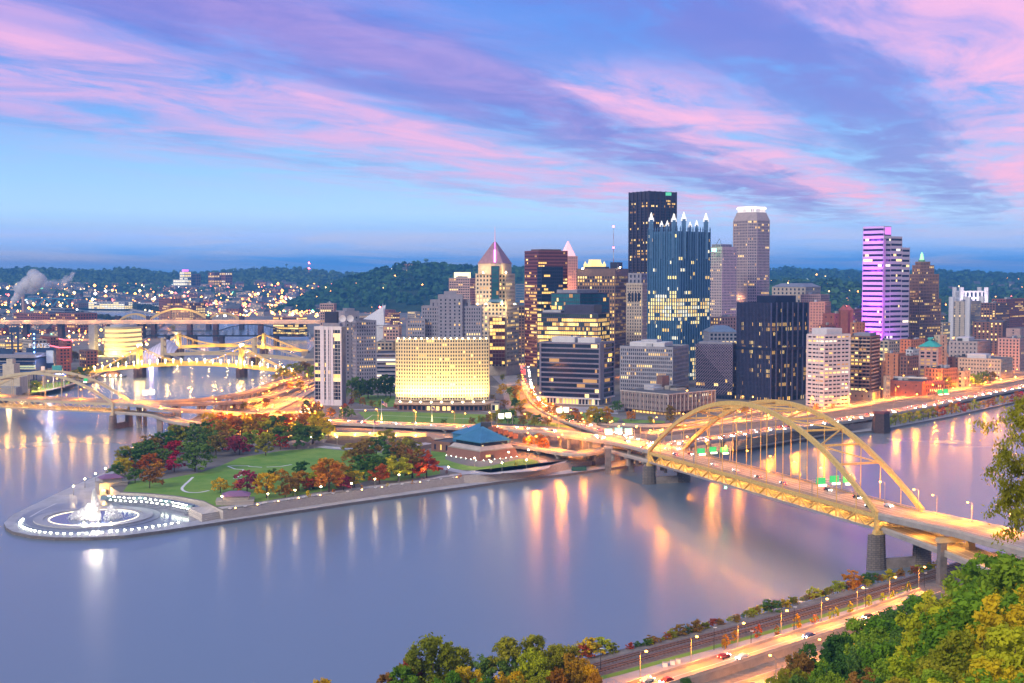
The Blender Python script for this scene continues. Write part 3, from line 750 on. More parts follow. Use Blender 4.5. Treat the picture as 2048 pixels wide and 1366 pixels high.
for dx in (966, 1012):
    c = P(dx, 545, D - 2); mb = MB(); mb.box(c, (1.2, 1.2, 1)); mb.build('flood_lamp', m_lampw, t); flood(t, (c.x, c.y - 1, c.z + 2), 12000, (1, .62, .22))
# banded dark office in front
D = 1135; p = corner(1079, 1201, 1229, D, 25); z1 = zt(686, D)
t = bld('banded_office', 'dark office block with pale horizontal bands and two white plant rooms on top', p, cat='office building')
tier(t, p, GZ + 6, z1, M('slate_band_panel', (.17, .16, .24), .6), fh=4.35, bay=1.9, wf=.985, hf=.70, p=.16, edge=1.6, ins=.9, lits=(0, 1, 2, 2))
ip = inset(p, 2.2); tier(t, ip, GZ, GZ + 6.2, w_white, fh=6, bay=3.2, wf=.7, hf=.86, p=.35, roof=False, wallname='ground_floor', bandname='shop_window')
mb = MB(); mb.prism(inset(p, -.5), GZ + 5.2, GZ + 6.4, bottom=True); mb.build('fascia', w_white, t)
mb = MB(); c = Vector(p[1]); mb.box((c.x + 1.0, c.y + .8, (z1 + GZ + 6) / 2), (3.4, 3.4, z1 - GZ - 5), math.radians(25)); mb.build('corner_pier', M('slate_pier', (.10, .10, .16), .6), t)
roofbox(t, p, z1, (.14, .52, .25, .7), 4.2, w_white, 'plant_room'); roofbox(t, p, z1, (.56, .84, .3, .75), 3.6, w_white, 'plant_room')
# dark glass office with yellow-lit storeys
D = 1320; p = corner(1074, 1196, 1220, D, 24); z1 = zt(626, D)
t = bld('glass_office', 'dark green glass office with many yellow lit storeys above the banded office', p, cat='office building')
tier(t, p, GZ, z1, w_navy, glass=M('green_black_glass', (.02, .045, .05), .1, .1, var=.2, spec=.9), fh=4.4, bay=2.1, wf=.93, hf=.7, p=.35, rows=((.55, .93, .8), (.2, .4, .5)), edge=.5, lits=(0, 1, 0, 2))
roofbox(t, p, z1, (.42, .9, .15, .8), 8.0, w_navy, 'plant_room'); roofbox(t, p, z1, (.05, .35, .2, .6), 2.0, m_mech)
D = 1430; p = corner(1102, 1160, 1218, D, 42); z1 = zt(586, D)
t = bld('glass_office', 'teal glass office with a pale flat roof behind the dark green office', p, cat='office building')
tier(t, p, GZ, z1, w_navy, glass=m_gteal, fh=4.6, bay=2.6, wf=.95, hf=.84, p=.12, edge=.4, rows=((.86, .96, .06),)); roofbox(t, p, z1, (.1, .8, .1, .8), 3.5, w_gray, 'plant_room')
# red brown glass tower
D = 1620; p = corner(1049, 1076, 1135, D, 62); z1 = zt(501, D)
t = bld('red_glass_tower', 'red brown glass tower with a stepped top and amber lit storeys', p, cat='skyscraper')
rs = ((.0, .62, .45), (.62, .7, .7), (.7, .8, .3), (.8, 1, .1))
tier(t, p, GZ, z1, M('maroon_spandrel', (.20, .045, .045), .35, .2, spec=.7), glass=m_gred, fh=4.2, bay=3.0, wf=.93, hf=.52, p=.4, rows=rs, edge=.5)
q = corner(1062, 1080, 1122, D + 5, 62); tier(t, q, z1 - 2, zt(498, D), w_brown, p=0)
q = corner(1074, 1083, 1126, D - 30, 62); tier(t, q, GZ, zt(533, D - 30), w_black, fh=4.2, bay=3, wf=.93, hf=.6, p=.4, edge=.5, rows=((.85, 1, .05),), wallname='front_wall')
# pyramid-topped stone tower lit pink
D = 1950; p = corner(1116, 1128, 1155, D, 60); z1 = zt(512, D)
t = bld('stone_tower', 'pink lit stone tower with a glowing stepped pyramid top', p, cat='skyscraper')
tier(t, p, GZ, z1, w_pink, fh=4.2, bay=3.2, wf=.38, hf=.55, p=.1)
cx = sum(q[0] for q in p) / 4; cy = sum(q[1] for q in p) / 4
for k in range(5):
    s = 1 - k * .19; mb = MB(); pl = [(cx + (q[0] - cx) * s * .8, cy + (q[1] - cy) * s * .8) for q in p]; zz = z1 + k * (zt(482, D) - z1) / 5
    s2 = s - .15; pl2 = [(cx + (q[0] - cx) * s2 * .8, cy + (q[1] - cy) * s2 * .8) for q in p]
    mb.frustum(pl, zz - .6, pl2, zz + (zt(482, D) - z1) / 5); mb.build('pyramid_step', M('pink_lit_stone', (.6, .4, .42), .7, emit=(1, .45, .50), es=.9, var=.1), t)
for dx in (1122, 1146): c = P(dx, 600, D - 20); flood(t, c, 110000, (1, .36, .14), 2)
# chateau roof tower lit gold
D = 1850; p = corner(1168, 1180, 1210, D, 60); z1 = zt(536, D)
t = bld('stone_tower', 'stone tower with a steep green chateau roof glowing gold', p, cat='skyscraper')
tier(t, p, GZ, z1, w_cream, bay=3.4, wf=.4, p=.15); cx = sum(q[0] for q in p) / 4; cy = sum(q[1] for q in p) / 4
sc_ = lambda s: [(cx + (q[0] - cx) * s, cy + (q[1] - cy) * s) for q in p]
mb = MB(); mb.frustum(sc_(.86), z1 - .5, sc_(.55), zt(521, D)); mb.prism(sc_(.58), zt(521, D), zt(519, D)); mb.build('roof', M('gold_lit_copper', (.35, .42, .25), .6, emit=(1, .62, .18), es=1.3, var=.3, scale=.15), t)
for s, q in enumerate(sc_(.9)):
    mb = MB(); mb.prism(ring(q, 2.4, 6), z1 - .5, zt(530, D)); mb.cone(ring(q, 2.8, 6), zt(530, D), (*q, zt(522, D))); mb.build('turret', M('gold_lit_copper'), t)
# brown ribbed tower
D = 1600; p = corner(1153, 1230, 1256, D, 24); z1 = zt(537, D)
t = bld('ribbed_tower', 'broad brown tower with vertical ribs and amber lit floors', p, cat='skyscraper')
tier(t, p, GZ, z1, w_brown, fh=4.3, bay=3.4, wf=.6, hf=.62, p=.5, par=9, rows=((.88, 1, .55),), ins=.6); roofbox(t, p, z1, (.8, .98, .2, .6), 8, w_black, 'plant_room'); roofbox(t, p, z1, (.1, .6, .3, .7), 2.5, w_black)
for dx, dy in ((1165, 538), (1240, 536)): fixture(t, P(dx, dy, D + 12), m_lampw, 1.3)
# classical tower with arches
D = 1560; p = corner(1252, 1284, 1297, D, 28); z1 = zt(566, D)
t = bld('classical_tower', 'pale stone tower with arched top windows beside the blue glass spires', p, cat='skyscraper')
tier(t, p, GZ, z1, w_cream, fh=4.0, bay=3.2, wf=.42, hf=.55, p=.18); q = corner(1256, 1282, 1293, D + 4, 28); tier(t, q, z1 - 1, zt(546, D), w_gray, fh=5, bay=5, wf=.4, p=.1)
mb = MB(); mb.prism(inset(p, -1.0), z1 - 3, z1 - 2, bottom=True); mb.build('cornice', w_cream, t)
e = Vector(p[1]) - Vector(p[0]); nrm = Vector((e.y, -e.x)).normalized(); up = e.normalized()
for k in range(4):
    c = Vector(p[0]).lerp(Vector(p[1]), (k + 1) / 5); zc = zt(588, D); mb = MB(); pts = []
    for i in range(9): an = math.pi * i / 8; pts.append(c + nrm * .2 + up * (1.6 * math.cos(an))); pts[-1] = (*pts[-1], zc + 1.6 * math.sin(an))
    q0 = c + nrm * .2 + up * (-1.6); q1 = c + nrm * .2 + up * 1.6
    mb.face([(*q0, zc - 9), (*q1, zc - 9)] + pts); mb.build('arched_window', m_glass, t)
# tall black steel tower
D = 2000; p = corner(1258, 1297, 1350, D, 55); z1 = zt(382, D)
t = bld('steel_tower', 'tallest black steel skyscraper, flat topped, with lit office floors', p, cat='skyscraper')
tier(t, p, GZ, z1, M('rust_black_steel', (.045, .033, .05), .5, .2), fh=4.4, bay=3.4, wf=.74, hf=.6, p=.14, par=12, rows=((.44, .52, .55), (.6, .66, .6), (.68, .76, .45), (.82, .86, .3)), ins=.5)
for f0 in (.0, .2, .4, .6, .8, 1.0):
    for i in (0, 1):
        a, b = Vector(p[i]), Vector(p[i + 1]); c = a.lerp(b, f0); e = (b - a).normalized(); nn = Vector((e.y, -e.x)); mb = MB(); mb.beam((*(c + nn * .8), GZ), (*(c + nn * .8), z1 + .4), 2.0, 1.6, up=Vector((*nn, 0))); mb.build('steel_column', M('rust_black_steel'), t)
c = P(1337, 388, D - 4); mb = MB(); mb.box(c, (9, 1, 5)); mb.build('sign', M('green_sign_glow', (.1, .5, .3), .4, emit=(.1, .8, .4), es=.35, var=0), t)
# blue glass tower with spires
D = 1400; th = 46; p = corner(1294, 1356, 1420, D, th); z1 = zt(462, D)
t = bld('spired_glass_tower', 'blue mirror glass tower crowned with glowing glass spires', p, cat='skyscraper')
kw = dict(wall=w_blued, glass=m_gblue, fh=4.1, bay=2.4, wf=.9, hf=.8, edge=.6, par=3, rows=((.36, .40, .25), (.40, .56, .78), (.56, .62, .25), (.62, .9, .10), (.9, 1, .03), (.1, .3, .25)), p=.22, lits=(0, 1, 1, 3))
tier(t, p, GZ, z1, **kw)
for i in (0, 1):
    a, b = Vector(p[i]), Vector(p[i + 1]); e = (b - a).normalized(); nn = Vector((e.y, -e.x)); L_ = (b - a).length
    for k in range(13):
        c = a + e * L_ * (k + .5) / 13; mb = MB(); mb.beam((*(c + nn * .6), GZ), (*(c + nn * .6), z1 + 2), .7, 1.0, up=Vector((*nn, 0))); mb.tube((*(c + nn * .6), z1 + 2), (*(c + nn * .6), z1 + 6), .9, .05, 4); mb.build('glass_fin', w_blued, t)
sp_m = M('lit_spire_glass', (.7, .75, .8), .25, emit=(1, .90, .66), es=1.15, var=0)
for px, pt, w, off in ((1300, 424, 9, 10), (1345, 426, 9, -2), (1367.5, 423, 9, -6), (1411.5, 425, 9, 12), (1321, 441, 5.5, 4), (1332.5, 440, 5.5, 2), (1379.5, 443, 5.5, 2), (1392.5, 440, 5.5, 6)):
    # the spires stand on the faces of the shaft
    u = (px - 1024) / FPX / math.cos(PITCH)
    i = 0 if px < 1356 else 1; a, b = Vector(p[i]), Vector(p[i + 1]); e = b - a
    s = (u * a.y - a.x) / (e.x - u * e.y); c = a + e * min(max(s, .03), .97); nn = Vector((e.y, -e.x)).normalized(); c = c - nn * (w * .12)
    Dc = c.y; r = w / FPX * Dc * .62; zt_ = zt(pt, Dc); h = zt_ - z1
    mb = MB(); mb.prism(ring(c, r, 4, math.radians(th)), z1 - 30, zt_ - h * .38); mb.build('turret', w_blued, t)
    mb = MB(); mb.frustum(ring(c, r * .8, 4, math.radians(th)), zt_ - h * .38 , ring(c, r * .45, 4, math.radians(th)), zt_ - h * .14); mb.cone(ring(c, r * .45, 4, math.radians(th)), zt_ - h * .14, (*c, zt_)); mb.build('spire', sp_m, t)
    for q in ring(c, r * 1.05, 4, math.radians(th)):
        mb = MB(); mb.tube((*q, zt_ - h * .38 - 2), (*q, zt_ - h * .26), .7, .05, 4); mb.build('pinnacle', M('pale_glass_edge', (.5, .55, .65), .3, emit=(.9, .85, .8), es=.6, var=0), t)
# pale ribbed tower with green sign
D = 1800; p = corner(1418, 1443, 1472, D, 50); z1 = zt(493, D)
t = bld('ribbed_tower', 'pale pinkish ribbed tower with a small green sign near its top', p, cat='skyscraper')
tier(t, p, GZ, z1, M('pale_mauve_cladding', (.42, .35, .37), .7), fh=3.9, bay=3, wf=.5, hf=.5, p=.1, par=4); q = corner(1422, 1440, 1462, D + 4, 50); tier(t, q, z1 - 2, zt(488, D), w_gray, p=0)
c = P(1428, 500, D - 6); mb = MB(); mb.box(c, (6, .8, 4)); mb.build('sign', m_grn, t)
mb = MB(); c = P(1432, 490, D + 10); mb.tube(c, (c.x + 5, c.y, c.z + 9), .35, .25, 4); mb.tube((c.x + 5, c.y, c.z + 9), (c.x + 8, c.y, c.z - 2), .2, .2, 4); mb.build('davit', m_dark, t)
# tower with chamfered lit crown
D = 1900; cx_, cy_ = xt(1507, D), D + 26; r = (1544 - 1470) / 2 / FPX * D
def octo(s, ch=.42):
    a = math.radians(38); out = []
    for k in range(4):
        for sg in (-1, 1):
            x, y = s, sg * s * (1 - ch)
            q = a + k * math.pi / 2; out.append((cx_ + x * math.cos(q) - y * math.sin(q), cy_ + x * math.sin(q) + y * math.cos(q)))
    return out
k_ = r / max(abs(q[0] - cx_) for q in octo(1.0)); s0 = k_
p = octo(s0); zA, zB, zC = zt(440, D), zt(424, D), zt(412, D)
t = bld('crowned_tower', 'mauve grey tower with chamfered corners and a white lit crown', p, cat='skyscraper')
w_m = M('mauve_granite', (.35, .29, .30), .55)
tier(t, p, GZ, zA, w_m, glass=M('mauve_window_glass', (.05, .05, .10), .12, .2, spec=.8), fh=4.2, bay=2.8, wf=.55, hf=.6, p=.07, rows=((.3, .36, .5), (.9, 1, .18)), roof=False, par=.5)
mb = MB(); mb.frustum(octo(s0), zA, octo(s0 * .80), zB); mb.build('crown_slope', w_m, t)
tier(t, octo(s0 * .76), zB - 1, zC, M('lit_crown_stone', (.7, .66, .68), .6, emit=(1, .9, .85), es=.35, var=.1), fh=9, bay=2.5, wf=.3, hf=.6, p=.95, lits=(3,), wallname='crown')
for k in range(8):
    a_, b_ = Vector(octo(s0 * .785)[k]), Vector(octo(s0 * .785)[(k + 1) % 8]); mb = MB(); mb.beam((*a_, zC - 2.6), (*b_, zC - 2.6), 1.2, 2.2); mb.build('crown_light', M('crown_light', (.8, .8, .8), .4, emit=(1, .94, .9), es=1.3, var=0), t)
# black steel tower by the river
D = 1165; p = corner(1474, 1541, 1615, D, 52); z1 = zt(606, D)
t = bld('black_tower', 'black steel tower with vertical fins standing behind the bridge arch', p, cat='skyscraper')
tier(t, p, GZ + 5, z1, w_black, fh=4.3, bay=1.45, wf=.55, hf=.72, p=.1, par=5, rows=((.76, .84, .4), (.5, .58, .3), (.2, .35, .35)), lits=(0, 0, 2, 1))
ip = inset(p, 1.6); tier(t, ip, GZ, GZ + 5.2, w_black, fh=5, bay=2.2, wf=.8, hf=.8, p=.8, roof=False, wallname='ground_floor', bandname='lobby_window')
a, b = Vector(p[1]), Vector(p[2]); e = (b - a).normalized(); nn = Vector((e.y, -e.x)); L_ = (b - a).length
for k in range(8):
    c = a + e * L_ * k / 7; mb = MB(); mb.beam((*(c + nn * .6), GZ), (*(c + nn * .6), z1 + .3), .8, 1.4, up=Vector((*nn, 0))); mb.build('fin', M('fin_steel', (.07, .08, .17), .45, .3), t)
a, b = Vector(p[0]), Vector(p[1]); e = (b - a).normalized(); nn = Vector((e.y, -e.x)); L_ = (b - a).length
for k in range(24):
    c = a + e * L_ * k / 24; mb = MB(); mb.beam((*(c + nn * .35), GZ), (*(c + nn * .35), z1 + .2), .45, .8, up=Vector((*nn, 0))); mb.build('fin', M('fin_steel'), t)
zq = GZ + (z1 - GZ) * .52
q = inset(p, -1.1)
mb = MB(); mb.prism(q, zq, zq + 2.6, bottom=True); mb.build('louvre_belt', w_black, t)
roofbox(t, p, z1, (.3, .86, .25, .8), 6.5, w_black, 'plant_room')
# lattice-clad block
D = 1190; p = corner(1391, 1466, 1478, D, 30); z1 = zt(689, D)
t = bld('lattice_block', 'dark office block wrapped in a diamond steel lattice', p, cat='office building')
tier(t, p, GZ + 4, z1, w_navy, fh=3.8, bay=2.2, wf=.8, hf=.7, p=.06, par=2)
tier(t, inset(p, 1.5), GZ, GZ + 4.1, w_black, fh=4, bay=3, wf=.9, hf=.8, p=.9, roof=False, wallname='ground_floor', bandname='lobby_window')
a, b = Vector(p[0]), Vector(p[1]); e = (b - a).normalized(); nn = Vector((e.y, -e.x)); L_ = (b - a).length; mb = MB(); stp = 2.6; H = z1 - GZ - 5; nd = int((L_ + H) / stp)
for sg in (1, -1):
    for k in range(nd + 1):
        u0 = k * stp - (H if sg > 0 else 0); pts = []
        u1 = u0 + H; zl, zh = GZ + 5, z1 - .5
        lo, hi = max(u0, 0), min(u1, L_)
        if hi - lo < .5: continue
        f = (lambda u: zl + (u - u0)) if sg > 0 else (lambda u: zh - (u - u0))
        A_, B_ = a + e * lo + nn * .4, a + e * hi + nn * .4
        mb.beam((*A_, f(lo)), (*B_, f(hi)), .32, .28)
mb.build('lattice', M('lattice_steel', (.26, .22, .33), .5, .3), t)
roofbox(t, p, z1, (.05, .95, .2, .8), 1.6, w_gray, 'plant_room')
# blue-grey office with white roof plant
D = 1260; p = corner(1240, 1346, 1378, D, 26); z1 = zt(694, D)
t = bld('ribbed_office', 'blue grey ribbed office with a white plant room, behind the low brown block', p, cat='office building')
tier(t, p, GZ, z1, M('blue_grey_panel', (.27, .27, .33), .6), fh=3.9, bay=2.1, wf=.5, hf=.6, p=.24, ins=.5, par=2); roofbox(t, p, z1, (.12, .78, .2, .7), 3.6, w_white, 'plant_room'); roofbox(t, p, z1 + 3.6, (.3, .6, .3, .6), 2.2, m_mech); clutter(t, p, z1, 4)
# low brown block
D = 1050; p = corner(1243, 1337, 1431, D, 48); z1 = zt(788, D)
t = bld('low_office', 'low brown office block with mullioned walls and roof plant by the bridge ramp', p, cat='office building')
tier(t, p, GZ + 3, z1, M('brown_grey_panel', (.22, .18, .19), .7), fh=4.2, bay=2.4, wf=.45, hf=.42, p=.2, lits=(3, 0, 1), par=1.2)
tier(t, inset(p, 2.0), GZ, GZ + 3.1, w_brown, fh=3, bay=4, wf=.8, hf=.8, p=.6, roof=False, wallname='ground_floor', bandname='lobby_window')
for i in (0, 1):
    a, b = Vector(p[i]), Vector(p[i + 1]); e = (b - a).normalized(); nn = Vector((e.y, -e.x)); L_ = (b - a).length
    for k in range(13):
        c = a + e * L_ * k / 12; mb = MB(); mb.beam((*(c + nn * .3), GZ + 3), (*(c + nn * .3), z1), .4, .6, up=Vector((*nn, 0))); mb.build('mullion', M('pale_mullion', (.42, .38, .38), .6), t)
mb = MB(); mb.prism(inset(p, -.6), z1 - .9, z1 + .1, bottom=True); mb.build('cornice', M('pale_mullion'), t)
mb = MB(); mb.face([(q[0], q[1], z1 + .13) for q in p]); mb.build('roof', m_roof, t)
clutter(t, p, z1 + .6, 9, 5); roofbox(t, p, z1, (.2, .32, .55, .7), 11, w_brown, 'stair_tower')
# white banded block
D = 1122; p = corner(1614, 1649, 1700, D, 56); z1 = zt(669, D)
t = bld('white_block', 'white block of stacked horizontal bands with yellow lit windows', p, cat='office building')
tier(t, p, GZ, z1, M('white_band_panel', (.56, .52, .57), .6, var=.06), fh=3.6, bay=5.2, wf=.92, hf=.40, p=.3, lits=(1, 3, 0, 2), ins=.9, rows=((.6, .68, .7), (.88, .96, .55)))
for i in (0, 1):
    for k in range(4):
        a, b = Vector(p[i]), Vector(p[i + 1]); e = (b - a).normalized(); nn = Vector((e.y, -e.x)); c = a.lerp(b, k / 3); mb = MB(); mb.beam((*(c + nn * .2), GZ), (*(c + nn * .2), z1 - .3), .6, .5, up=Vector((*nn, 0))); mb.build('pier', M('white_band_panel'), t)
roofbox(t, p, z1, (.05, .9, .15, .75), 5, w_white, 'plant_room')
# balcony apartments
D = 1190; p = corner(1700, 1742, 1760, D, 30); z1 = zt(672, D); z0 = zt(784, D)
t = bld('apartment_tower', 'brown apartment tower stacked with balconies beside the white banded block', p, cat='apartment building')
tier(t, p, z0, z1, w_brown, fh=3.5, bay=3.4, wf=.8, hf=.66, p=.3, ins=1.4, edge=.6); tier(t, inset(p, -3), GZ, z0 + .1, w_tan, fh=5, bay=6, wf=.2, hf=.3, p=.4, wallname='podium_wall')
nfl = round((z1 - z0 - 1) / 3.5); fh_ = (z1 - z0 - 1) / nfl
for k in range(nfl):
    for i, (f0, f1) in ((0, (.03, .46)), (0, (.54, .97)), (1, (.1, .9))):
        a, b = Vector(p[i]), Vector(p[i + 1]); e = (b - a).normalized(); nn = Vector((e.y, -e.x)); m_ = a.lerp(b, (f0 + f1) / 2) + nn * .9
        mb = MB(); mb.beam((*a.lerp(b, f0), z0 + fh_ * k + .6), (*a.lerp(b, f1), z0 + fh_ * k + .6), 2.6, 1.1); mb.build('balcony', M('tan_balcony', (.40, .31, .27), .8), t)
roofbox(t, p, z1, (.1, .9, .15, .85), 2.2, w_gray, 'plant_room')
p = corner(1757, 1766, 1772, 1210, 40); t = bld('narrow_block', 'narrow brown block beside the balcony apartments', p, cat='building'); tier(t, p, GZ, zt(722, 1210), w_brown, bay=2.4, wf=.4, p=.2)
p = corner(1768, 1773, 1782, 1200, 50); t = bld('narrow_block', 'narrow pale block below the narrow brown one', p, cat='building'); tier(t, p, GZ, zt(752, 1200), w_cream, bay=2.4, wf=.45, p=.2)
# purple floodlit stepped tower
D = 1650; th = 52; w_pw = M('white_spandrel_panel', (.46, .42, .50), .5, var=.05)
p = corner(1723, 1765, 1817, D, th)
t = bld('stepped_tower', 'white banded stepped tower floodlit in violet', p, cat='skyscraper')
A_, B_, C_, D_ = [Vector(q) for q in p]
def sl(u0, u1, v0=0, v1=1): f = lambda u, v: tuple((B_ + (A_ - B_) * v) + (C_ - B_) * u); return [f(u0, v1), f(u0, v0), f(u1, v0), f(u1, v1)]
kw = dict(wall=w_pw, fh=6.6, bay=3.0, wf=.985, hf=.42, p=.08, ins=.5, edge=.5, lits=(3, 3, 1), glass=M('violet_black_glass', (.02, .015, .05), .15, var=.2))
tier(t, sl(0, .27), GZ, zt(452, D), **kw); tier(t, sl(.27, .70), GZ, zt(472, D), **{**kw, 'seed': 2}); tier(t, sl(.70, 1), GZ, zt(494, D), **{**kw, 'seed': 3})
mb = MB(); c = (B_ + (C_ - B_) * .02); mb.beam((*c, GZ), (*c, zt(478, D)), 3.0, 3.0); mb.build('corner_notch', M('violet_notch', (.35, .2, .45), .4), t)
c = Vector(sl(.02, .25, -.012, -.005)[0]); q = [B_.lerp(C_, .02), B_.lerp(C_, .25)]; nn = Vector(((C_ - B_).y, -(C_ - B_).x)).normalized()
mb = MB(); m0, m1 = q[0] + nn * .5, q[1] + nn * .5; mb.face([(*m0, zt(469, D)), (*m1, zt(469, D)), (*m1, zt(454, D)), (*m0, zt(454, D))]); mb.build('sign_screen', M('violet_screen', (.5, .2, .6), .4, emit=(.85, .22, .9), es=.8, var=.1), t)
PUR = (.60, .07, 1.0)
for v in (.15, .45, .75):
    c = A_.lerp(B_, v); nn = Vector(((B_ - A_).y, -(B_ - A_).x)).normalized()
    for z_, e_ in ((zt(668, D), 40000), (zt(610, D), 24000), (zt(540, D), 11000), (zt(480, D), 9000)): flood(t, (*(c + nn * 14), z_), e_, PUR, 2)
    fixture(t, (*(c + nn * 1), zt(668, D)), m_pink, .8)
for v in (.05, .25, .5):
    c = B_.lerp(C_, v); nn = Vector(((C_ - B_).y, -(C_ - B_).x)).normalized()
    for z_, e_ in ((zt(668, D), 7000), (zt(600, D), 4500), (zt(520, D), 2000)): flood(t, (*(c + nn * 14), z_), e_ * (1 - v), (.66, .10, 1.0), 2)
# art deco tower with green lantern
D = 1780; p = corner(1817, 1838, 1881, D, 62); z1 = zt(598, D)
t = bld('art_deco_tower', 'brown stepped stone tower topped by a green lantern', p, cat='skyscraper')
kw = dict(wall=M('brown_stone', (.26, .15, .12), .85), fh=4.1, bay=2.8, wf=.45, hf=.55, p=.2, lits=(0, 0, 2, 1))
tier(t, p, GZ, z1, **kw); q = corner(1817, 1836, 1876, D + 3, 62); tier(t, q, z1 - 1, zt(548, D), **kw); q = corner(1822, 1838, 1866, D + 8, 62); tier(t, q, zt(549, D), zt(530, D), **kw); q = corner(1828, 1838, 1858, D + 12, 62); tier(t, q, zt(531, D), zt(523, D), **kw)
c = Vector((xt(1841, D + 30), D + 30)); mb = MB(); mb.frustum(ring(c, 5.5, 8), zt(524, D), ring(c, 4.6, 8), zt(519, D)); mb.build('lantern_base', M('green_copper', (.12, .32, .2), .6), t)
mb = MB(); mb.frustum(ring(c, 3.2, 8), zt(519, D), ring(c, 1.8, 8), zt(509, D)); mb.cone(ring(c, 2.2, 8), zt(509, D), (*c, zt(503, D))); mb.build('lantern', M('green_lantern', (.3, .7, .3), .5, emit=(.35, 1, .35), es=1.2, var=.1), t)
